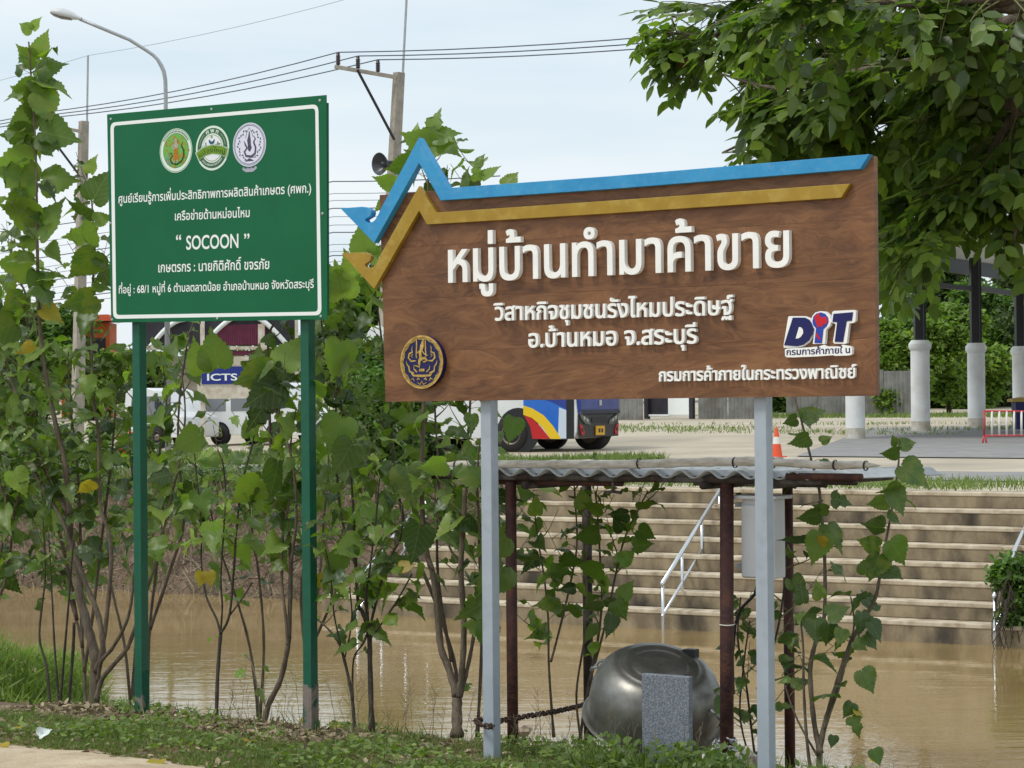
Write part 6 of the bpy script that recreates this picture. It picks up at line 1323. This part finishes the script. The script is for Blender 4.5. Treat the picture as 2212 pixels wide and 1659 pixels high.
Rt_ = [(1945, 965, 50, 20, 20, 'd', 1), (1940, 975, 52, 190, 20, 'd', 0), (1938, 960, 30, 120, 20, 'd', 0), (1950, 1008, 88, -38, 12, 'd', 0), (1935, 1040, 60, 225, 25, 'd', 1), (1925, 1060, 76, -62, 10, 'd', 0), (1915, 1080, 56, 200, 25, 'd', 1), (1918, 1115, 44, -20, 30, 'd', 1), (1908, 1140, 60, 178, 28, 'd', 4), (1925, 1170, 80, -58, 12, 'n', 0), (1898, 1180, 62, 165, 15, 'd', 0), (1900, 1200, 76, -110, 10, 'd', 0),
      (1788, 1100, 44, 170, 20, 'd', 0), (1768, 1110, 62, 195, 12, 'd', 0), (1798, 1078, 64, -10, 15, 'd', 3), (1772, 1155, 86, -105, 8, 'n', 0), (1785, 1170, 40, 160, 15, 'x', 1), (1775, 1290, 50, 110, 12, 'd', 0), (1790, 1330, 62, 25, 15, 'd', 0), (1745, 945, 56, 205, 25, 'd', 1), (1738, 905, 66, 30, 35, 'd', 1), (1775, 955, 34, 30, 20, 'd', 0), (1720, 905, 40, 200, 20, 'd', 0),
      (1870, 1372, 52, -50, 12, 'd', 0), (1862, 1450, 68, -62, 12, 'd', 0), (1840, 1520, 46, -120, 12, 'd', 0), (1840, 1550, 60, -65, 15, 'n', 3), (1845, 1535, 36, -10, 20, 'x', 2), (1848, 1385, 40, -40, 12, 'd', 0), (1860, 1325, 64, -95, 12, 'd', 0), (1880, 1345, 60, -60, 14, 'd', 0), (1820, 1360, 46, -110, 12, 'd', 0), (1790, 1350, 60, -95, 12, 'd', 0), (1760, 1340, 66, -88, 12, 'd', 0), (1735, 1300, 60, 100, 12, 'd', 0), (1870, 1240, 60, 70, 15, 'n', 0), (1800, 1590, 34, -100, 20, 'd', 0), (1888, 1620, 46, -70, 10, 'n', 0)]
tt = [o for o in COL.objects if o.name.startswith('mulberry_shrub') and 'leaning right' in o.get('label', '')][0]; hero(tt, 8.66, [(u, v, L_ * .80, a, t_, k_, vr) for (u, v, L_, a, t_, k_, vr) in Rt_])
tq = [o for o in COL.objects if o.name.startswith('mulberry_shrub') and 'broad-leaved' in o.get('label', '')][0]
hero(tq, 9.1, [(u, v, L_ * .72, a, t_ + 10, k_, vr) for (u, v, L_, a, t_, k_, vr) in [(1300, 1100, 60, 165, 20, 'n', 0), (1262, 1095, 60, 100, 10, 'n', 0), (1160, 1110, 60, 95, 10, 'n', 0), (1290, 1150, 76, 195, 15, 'n', 0), (1345, 1145, 52, 130, 15, 'd', 0), (1382, 1100, 60, 30, 25, 'n', 1), (1355, 1110, 60, 190, 35, 'd', 1), (1300, 1230, 80, 175, 20, 'n', 0), (1340, 1215, 60, 40, 20, 'n', 0), (1370, 1180, 60, 10, 15, 'n', 0), (1330, 1300, 66, -60, 15, 'n', 0), (1300, 1300, 70, 200, 15, 'd', 0), (1345, 1290, 60, 60, 15, 'n', 0), (1320, 1330, 70, -100, 12, 'd', 0), (1380, 1145, 58, -25, 20, 'n', 0), (1280, 1350, 60, -110, 12, 'n', 0)]])

# ------------------------------------------------------------------ the near tree whose branches hang in at the top right
M_tl = leafmat('pinnate_leaf', (.095, .155, .026, 1), (.17, .235, .04, 1), veins=False, rough=.42, trans=.42); M_tld = leafmat('pinnate_leaf_dark', (.045, .08, .018, 1), (.07, .11, .022, 1), veins=False, rough=.4, trans=.2); M_tlb = leafmat('pinnate_leaf_light', (.13, .18, .04, 1), (.18, .23, .06, 1), veins=False, rough=.4, trans=.4)
M_tmass = leafmat('pinnate_leaf_mass', (.06, .11, .02, 1), (.165, .235, .038, 1), False, True, .42, .4, .45)
def oval_leaf(m, s):
    V = [(0, 0, 0), (.16, .17, .02), (.38, .31, .03), (.6, .29, .01), (.8, .18, -.03), (.93, .06, -.07), (1.08, 0, -.12), (.93, -.06, -.07), (.8, -.18, -.03), (.6, -.29, .01), (.38, -.31, .03), (.16, -.17, .02), (.3, 0, -.02 * s), (.6, 0, -.05 * s), (.85, 0, -.08)]
    Fs = [(0, 12, 1), (1, 12, 2), (2, 12, 13, 3), (3, 13, 4), (4, 13, 14, 5), (5, 14, 6), (0, 11, 12), (11, 10, 12), (10, 9, 13, 12), (9, 8, 13), (8, 7, 14, 13), (7, 6, 14)]
    me = bpy.data.meshes.new('leaf'); me.from_pydata([(x, y, z + .25 * s * abs(y) * .6) for x, y, z in V], [], [f[::-1] for f in Fs]); me.materials.append(m); me.polygons.foreach_set('use_smooth', [True] * len(Fs)); return me
TLV = {'n': [oval_leaf(M_tl, 1), oval_leaf(M_tl, 2.2)], 'd': [oval_leaf(M_tld, 1), oval_leaf(M_tld, 2)], 'b': [oval_leaf(M_tlb, 1), oval_leaf(M_tlb, 2)]}
QT = 11.5
tb = nq(5.2, 11.2, 0); tree_ = thing('overhanging_tree', 'big leafy tree whose drooping branches hang into the top right corner', 'tree', tb)
hub = tb + Vector((0, 0, 3.3)); q = MB(); q.tube([tb - Vector((0, 0, .4)), tb + Vector((-.05, 0, 1.2)), tb + Vector((0, .05, 2.4)), hub], [.26, .2, .18, .15], 12); q.build('trunk', M_bark, tree_, smooth=True)
limbs = [[(2330, -60), (2200, 40), (2050, 60), (1900, 70), (1700, 60), (1540, 75), (1440, 70)], [(2330, 60), (2180, 110), (2000, 130), (1830, 160), (1680, 190), (1560, 160)], [(2330, 120), (2150, 190), (1960, 250), (1800, 270), (1660, 290), (1560, 330)], [(2300, 200), (2200, 240), (2140, 330), (2080, 420), (2010, 520)], [(2300, 160), (2140, 270), (2000, 380), (1940, 450), (1910, 560), (1915, 600)],
         [(2330, 240), (2250, 330), (2210, 420), (2190, 520)], [(2330, -100), (1900, -30), (1700, -20), (1560, 20), (1450, 35)], [(2330, -160), (2100, -40), (1900, -20), (1750, -10)], [(2330, 0), (2180, -10), (2000, 10), (1850, 0), (1650, 20)], [(2290, 100), (2150, 150), (2050, 230), (1940, 330), (1850, 330), (1740, 335), (1650, 345)]]
anch = []; tw = MB()
for i, L2 in enumerate(limbs):
    qq = QT + [.1, -.6, .4, -.3, .6, 0, .2, .9, -.9, 1.0][i]; P = [near(u, v, qq + .12 * k * math.sin(i * 2.1)) for k, (u, v) in enumerate(L2)]; P = [hub.lerp(P[0], 0)] + [hub.lerp(P[0], .5) + Vector((0, 0, .15))] + P; P = smooth_path(P, 5); n = len(P)
    q = MB(); q.tube(P, [.055 * (1 - k / n) + .004 for k in range(n)], 7); q.build('limb', M_bark, tree_, smooth=True)
    for k in range(int(n * .28), n):
        for _ in range(2): anch.append((P[k], (P[k] - P[k - 1]).normalized(), k / n))
def inside(u, v):
    b_ = 1405 + 1.1 * max(0, v - 120) if v < 400 else 1680 + (v - 400) * 1.15
    if u < b_: return False
    if u < 1895: return v < 372
    lim = 610 if u < 1955 else (545 - (u - 1955) * .3 if u < 2130 else 500 + (u - 2130) * 1.2)
    return v < lim + 18 * math.sin(u * .07)
def pix(p):
    d = p - EYE; z = d.dot(_f); return 1106 + F * d.dot(RX) / z, 829.5 - F * d.dot(UP) / z
LP = []; r2 = random.Random(77)
for (p, d, f) in anch:
    for s_ in range(2):
        az = r2.uniform(0, 6.28); ln = r2.uniform(.15, .5); dirv = (d * .5 + Vector((math.cos(az), math.sin(az), r2.uniform(-.9, .5))) * .8).normalized(); a = p.copy(); T = [a]
        for k in range(4): dirv = (dirv + Vector((0, 0, -.08))).normalized(); T.append(T[-1] + dirv * ln / 4)
        u, v = pix(T[-1])
        if not inside(u + r2.gauss(0, 22), v + r2.gauss(0, 26)) and v > 0: continue
        if h2(u, v, .0085) > .10 and r2.random() < .85 and not (u < 1990 and v > 190): continue
        tw.tube(T, [.006, .005, .004, .003, .002], 4, cap=False)
        for j in range(3 if r2.random() < .7 else 2):      # one pinnate spray of leaflets per twig tip
            b0 = T[1 + j if j < 4 else 4]; rd = (dirv + Vector((r2.uniform(-.7, .7), r2.uniform(-.7, .7), r2.uniform(-.6, .35)))).normalized(); rl = r2.uniform(.18, .30); side_ = rd.cross(Vector((r2.uniform(-.3, .3), r2.uniform(-.3, .3), 1))).normalized(); nr = side_.cross(rd); nr = nr if nr.z > 0 else -nr
            tw.tube([b0, b0 + rd * rl * .5 + Vector((0, 0, -.01)), b0 + rd * rl + Vector((0, 0, -.03))], [.0022, .0018, .001], 3, cap=False)
            for m_i in range(7):
                ff = .25 + .75 * m_i / 6; pp = b0 + rd * rl * ff + Vector((0, 0, -.03 * ff)); sd = 1 if m_i % 2 else -1; ld = rd * (.5 if m_i < 6 else 1) + side_ * sd * (.8 if m_i < 6 else 0) + Vector((0, 0, -r2.uniform(-.1, .45))); u, v = pix(pp)
                if True: LP.append((pp, ld.normalized(), nr + Vector((r2.uniform(-.3, .3), r2.uniform(-.4, .1), r2.uniform(-.2, .2))), r2.uniform(.075, .125), v))
tw.build('twigs', M_twig, tree_, smooth=True)['kind'] = 'stuff'
vis = [x for x in LP if -30 < x[4] < 700 and pix(x[0])[0] < 2225]; print('tree leaves', len(LP), 'in view', len(vis), 'mulberry', TOTAL[0])
vis.sort(key=lambda x: (x[0] - EYE).length / x[3]); chosen = vis[:292]; ids = set(id(x) for x in chosen)
for (p, d, nr, s_, v) in chosen: put(TLV[r2.choice('nnnndd')][r2.randrange(2)], 'leaf', tree_, frame_mat(p, d, nr, s_))
rest = [x for x in LP if id(x) not in ids]
leafcloud('foliage', [tuple(x[0]) for x in rest], [tuple(x[1]) for x in rest], [tuple(x[2]) for x in rest], [x[3] for x in rest], M_tmass, tree_, tmpl='oval', kind='stuff')
for (u, v, L_, a_, k_) in ((1985, 72, 60, 172, 'b'), (1975, 140, 66, 180, 'b'), (2030, 10, 48, 150, 'b'), (2020, 130, 34, -110, 'b')):
    p = near(u, v, 10.2); a_ = math.radians(a_); put(TLV[k_][0], 'leaf', tree_, frame_mat(p, Vector((math.cos(a_), 0, math.sin(a_))), Vector((math.sin(a_) * .3, -.6, 1)), L_ * p.y / F))
p0_, p1_ = near(2055, -20, 10.2), near(2020, 130, 10.2); q = MB(); q.tube([p0_ + Vector((.1, 0, .4)), p0_, p1_], [.004, .003, .002], 5); q.build('hanging_twig', M_twig, tree_)
p = near(1475, 132, QT); put(LV['x'][1], 'leaf', tree_, frame_mat(p, Vector((.1, 0, -1)), Vector((0, -1, .2)), .07)).data = leaf_mesh('leaf', mat('dead_leaf', srgb(96, 52, 40), None, rough=.8), HALF, .4, .3, .1, .05, 9)

# ------------------------------------------------------------------ ground cover on the near bank
def nearpts(n, a0, a1, q0, q1, f=None):
    out = []; 
    while len(out) < n:
        a, q = random.uniform(a0, a1), random.uniform(q0, q1)
        if q < road_edge(a) - .02: continue
        if f is None or random.random() < f(a, q): out.append(nq(a, q, znear(a, q) - .004))
    return out
den = lambda a, q: max(.02, min(1, .55 + 1.6 * h2(a, q, 1.4) + .5 * h2(a, q, 5))) * (1 if (q < 8.02 or a > -6.7) else .05)
M_grassn = leafmat('bank_grass', (.09, .15, .03, 1), (.18, .23, .06, 1), False, True, .3, .4, .5)
grass('bank_grass', nearpts(70000, -9, -2.9, 7.1, 8.75, den), .038, .0045, M_grassn, 'short green grass on the near bank', lean=.7)
grass('dry_grass', nearpts(30000, -9, -2.9, 7.1, 8.9, lambda a, q: (.5 + .5 * h2(a, q, 3)) * (1 if q < 8.1 or a > -6.7 else .3)), .04, .004, M_grassdry, 'dry straw-coloured grass on the near bank', lean=1.1)
grass('tall_grass', nearpts(1500, -9, -2.9, 8.2, 9.0, lambda a, q: (.06 if a < -6.2 else .5) + .4 * (h2(a, q, 2) > .15)), .11, .005, M_grassn, 'taller grass blades along the water edge', lean=.45)
r0 = np.random.default_rng(31)
pts = nearpts(6500, -8.6, -2.9, 7.3, 8.9, lambda a, q: max(0, min(1, 2.6 * h2(a + 7, q, 1.9) + (.45 if a > -6.4 else .03)))); P = np.array([tuple(p + Vector((0, 0, random.uniform(.005, .06)))) for p in pts]); n = len(P)
tag(leafcloud('low_weeds', P, r0.normal(size=(n, 3)) * [1, 1, .4], r0.normal(size=(n, 3)) * .45 + [0, -.2, 1], r0.uniform(.018, .042, n), leafmat('weed_leaf', (.10, .17, .03, 1), (.19, .25, .05, 1), False, True, .3, .3, .5), tmpl='oval', kind='stuff'), 'small round-leaved weeds covering the near bank', 'weeds')
P = np.array([tuple(nq(a, q, znear(a, q) + .008)) for a, q in rq(-9, -2.9, 7.15, 8.9, 11000, lambda a, q: 1 if q > 8.0 and a < -6.3 else .2)]); n = len(P)
tag(leafcloud('leaf_litter', P, r0.normal(size=(n, 3)) * [1, 1, .25], r0.normal(size=(n, 3)) * .4 + [0, 0, 1], r0.uniform(.015, .05, n), leafmat('litter', (.15, .10, .06, 1), (.46, .36, .24, 1), False, True, .1, .4, .8, (1, 1, 1)), tmpl='oval', kind='stuff'), 'crumbly brown leaf litter at the foot of the shrubs', 'leaf litter')
# taller leafy weeds crossing the granite slab and the pot
P = []
for k in range(900):
    a_, _z = al(random.choice((1290, 1340, 1370, 1500, 1530, 1555, 1480, 1440, 1580)) + random.gauss(0, 16), 1600, 8.2); q_ = random.uniform(8.0, 8.3); P.append(nq(a_, q_, znear(a_, q_) + random.random() ** 1.6 * .15))
n = len(P); P = np.array([tuple(p) for p in P]); tag(leafcloud('tall_weeds', P, r0.normal(size=(n, 3)) + [0, 0, .5], r0.normal(size=(n, 3)) * .5 + [0, -.5, .8], r0.uniform(.02, .045, n), leafmat('tall_weed_leaf', (.08, .14, .025, 1), (.15, .21, .04, 1), False, True, .3, .3, .5), tmpl='oval', kind='stuff'), 'taller leafy weeds round the foot of the granite slab and pot', 'weeds')
grass('slab_grass', [nq(a, q, znear(a, q)) for a, q in [(al(random.uniform(1260, 1620), 1600, 8.2)[0], random.uniform(8.0, 8.3)) for _ in range(500)]], .13, .006, M_grassn, 'taller grass blades round the granite slab', lean=.5)
# bright long grass at the left edge, nearer the water
P = [];
for k in range(3000):
    u, v = random.gauss(30, 38), 0; a_, _ = al(u, 1500, 9.3); q_ = random.uniform(8.9, 9.9); hh = max(0, 1 - ((u - 15) / 78) ** 2); P.append(nq(a_, q_, znear(a_, q_) + .34 * hh * random.random()))
grass('long_grass', P, .13, .011, leafmat('bright_grass', (.17, .26, .06, 1), (.30, .37, .12, 1), False, True, .35, .3, .5), 'bright green long grass at the left edge by the water', lean=.9)
# flowering seed stalks
q = MB()
for k in range(70):
    u = random.uniform(480, 1560); p = near(u, 1600, random.uniform(8.15, 8.6)); p.z = zground(p); h = random.uniform(.1, .3); b = p + Vector((random.uniform(-.06, .06), 0, h)); q.tube([p, p.lerp(b, .6), b], [.0014, .0011, .0008], 3, cap=False)
    for j in range(4):
        c = p.lerp(b, .55 + .12 * j); q.tube([c, c + Vector((random.uniform(-.03, .03), random.uniform(-.02, .02), .035))], [.0008, .0014], 3, cap=False)
tag(q.build('seed_stalks', M_straw), 'thin dry seed stalks standing in front of the water', 'weeds', kind='stuff')
# larger fallen leaves, scraps and stones: each one a thing
def onbank(u, v):
    d = ray(u, v); lo, hi = 5.0, 14.0
    for _ in range(40):
        s_ = (lo + hi) / 2; P = EYE + d * s_
        if P.z > zground(P): lo = s_
        else: hi = s_
    return EYE + d * lo
def flat_leaf(u, v, L_, ang, key, label, group='fallen yellow leaves'):
    p = onbank(u, v); p.z += .018; a = math.radians(ang); o = put(LV[key][rs.randrange(3)], 'fallen_leaf', None, frame_mat(p, Vector((math.cos(a), math.sin(a), .15)), Vector((.1, -.35, 1)), L_ * p.y / F)); tag(o, label, 'fallen leaf', group)
for u, v, L_, a, lb in ((535, 1612, 40, 80, 'big crumpled yellow leaf in the grass below the green sign'), (955, 1620, 46, 100, 'yellow leaf standing in the weeds left of the left grey post'), (718, 1578, 44, 10, 'pale yellow leaf lying right of the right green post'), (42, 1583, 24, 150, 'small yellow leaf at the left above the sandy track'), (655, 1538 + 32, 40, 20, 'pale dead leaf below the gap between the green posts'),
                       (12, 1625, 40, 170, 'yellow leaf on the sandy track at the left edge'), (350, 1655, 56, 175, 'long yellow leaf on the edge of the sandy track'), (310, 1568, 24, 30, 'pale leaf left of the left green post foot'), (1880, 1650, 20, 0, 'small leaf near the right shrub')): flat_leaf(u, v, L_, a, 'x', lb)
def stone(u, v, r_px, c, label, sq_=.6, nm='stone', cat='stone'):
    p = onbank(u, v); r = r_px * p.y / F; bm = bmesh.new(); bmesh.ops.create_icosphere(bm, subdivisions=2, radius=r)
    for vv in bm.verts: vv.co *= 1 + .28 * h2(vv.co.x * 60 + u, vv.co.y * 60 + v, 1.3) + .15 * h2(vv.co.z * 90, vv.co.x * 80 + u, 2); vv.co.z *= sq_
    me = bpy.data.meshes.new(nm); bm.to_mesh(me); bm.free(); me.materials.append(c); me.polygons.foreach_set('use_smooth', [False] * len(me.polygons)); o = put(me, nm); o.location = p + Vector((0, 0, r * .25)); tag(o, label, cat, 'stones and clods on the near bank')
M_st = mat('stone_pale', srgb(188, 172, 152), srgb(150, 132, 112), 30, .9, .5); M_st2 = mat('stone_brown', srgb(134, 104, 84), srgb(108, 84, 68), 30, .9, .5)
for u, v, r_, c, lb in ((316, 1537, 15, M_st, 'pale stone against the left green post'), (590, 1626, 13, M_st2, 'brown clod at the edge of the sandy track'), (1128, 1575 + 8, 22, M_st, 'pale stone between the thick trunk and the left grey post'), (250, 1546, 9, M_st2, 'small brown clod left of the left green post'), (450, 1570, 9, M_st, 'small pale stone below the forked sapling'), (180, 1568, 8, M_st, 'small pale stone below the forked trunk'), (1075, 1628, 10, M_st, 'pale chip at the foot of the left grey post'), (880, 1590, 8, M_st2, 'brown clod left of the thick trunk')): stone(u, v, r_, c, lb)
p = onbank(86, 1604); me = leaf_mesh('paper_scrap', mat('white_plastic_scrap', srgb(226, 234, 230), None, rough=.5), HALF, .6, .2, .4, .3, 12); o = put(me, 'plastic_scrap', None, frame_mat(p + Vector((0, 0, .03)), Vector((.8, .2, .5)), Vector((-.2, -1, .4)), .062)); tag(o, 'crumpled white plastic scrap on the grass at the left', 'litter')
# white sack and net scraps at the foot of the maroon post
p = near(1605, 1640, 8.6); bm = bmesh.new(); bmesh.ops.create_icosphere(bm, subdivisions=4, radius=.065)
for vv in bm.verts:
    c = vv.co; k_ = 1 + .5 * h2(c.x * 22, c.y * 22 + c.z * 13, 1) + .2 * h2(c.x * 60, c.z * 60, 1.2); vv.co = Vector((c.x * 1.1 * k_, c.y * .7 * k_, c.z * 1.0 * k_))
me = bpy.data.meshes.new('sack'); bm.to_mesh(me); bm.free(); me.materials.append(mat('sack_plastic', srgb(190, 186, 178), srgb(120, 100, 84), 14, .7, .3)); me.polygons.foreach_set('use_smooth', [True] * len(me.polygons)); o = put(me, 'torn_sack'); o.location = (p.x, p.y, zground(p) + .03); tag(o, 'torn white plastic sack at the foot of the maroon pipe post', 'sack')
q = MB()
for k in range(26):
    c = near(random.uniform(1545, 1590), random.uniform(1640, 1662), 8.45); c.z = zground(c) + random.uniform(0, .05); q.tube([c, c + Vector((random.uniform(-.05, .05), random.uniform(-.03, .03), random.uniform(-.01, .03))), c + Vector((random.uniform(-.08, .08), 0, random.uniform(-.01, .02)))], .0016, 4, cap=False)
tag(q.build('green_net', mat('green_net', srgb(24, 128, 84), None, rough=.5)), 'scrap of green netting in front of the torn sack', 'net')
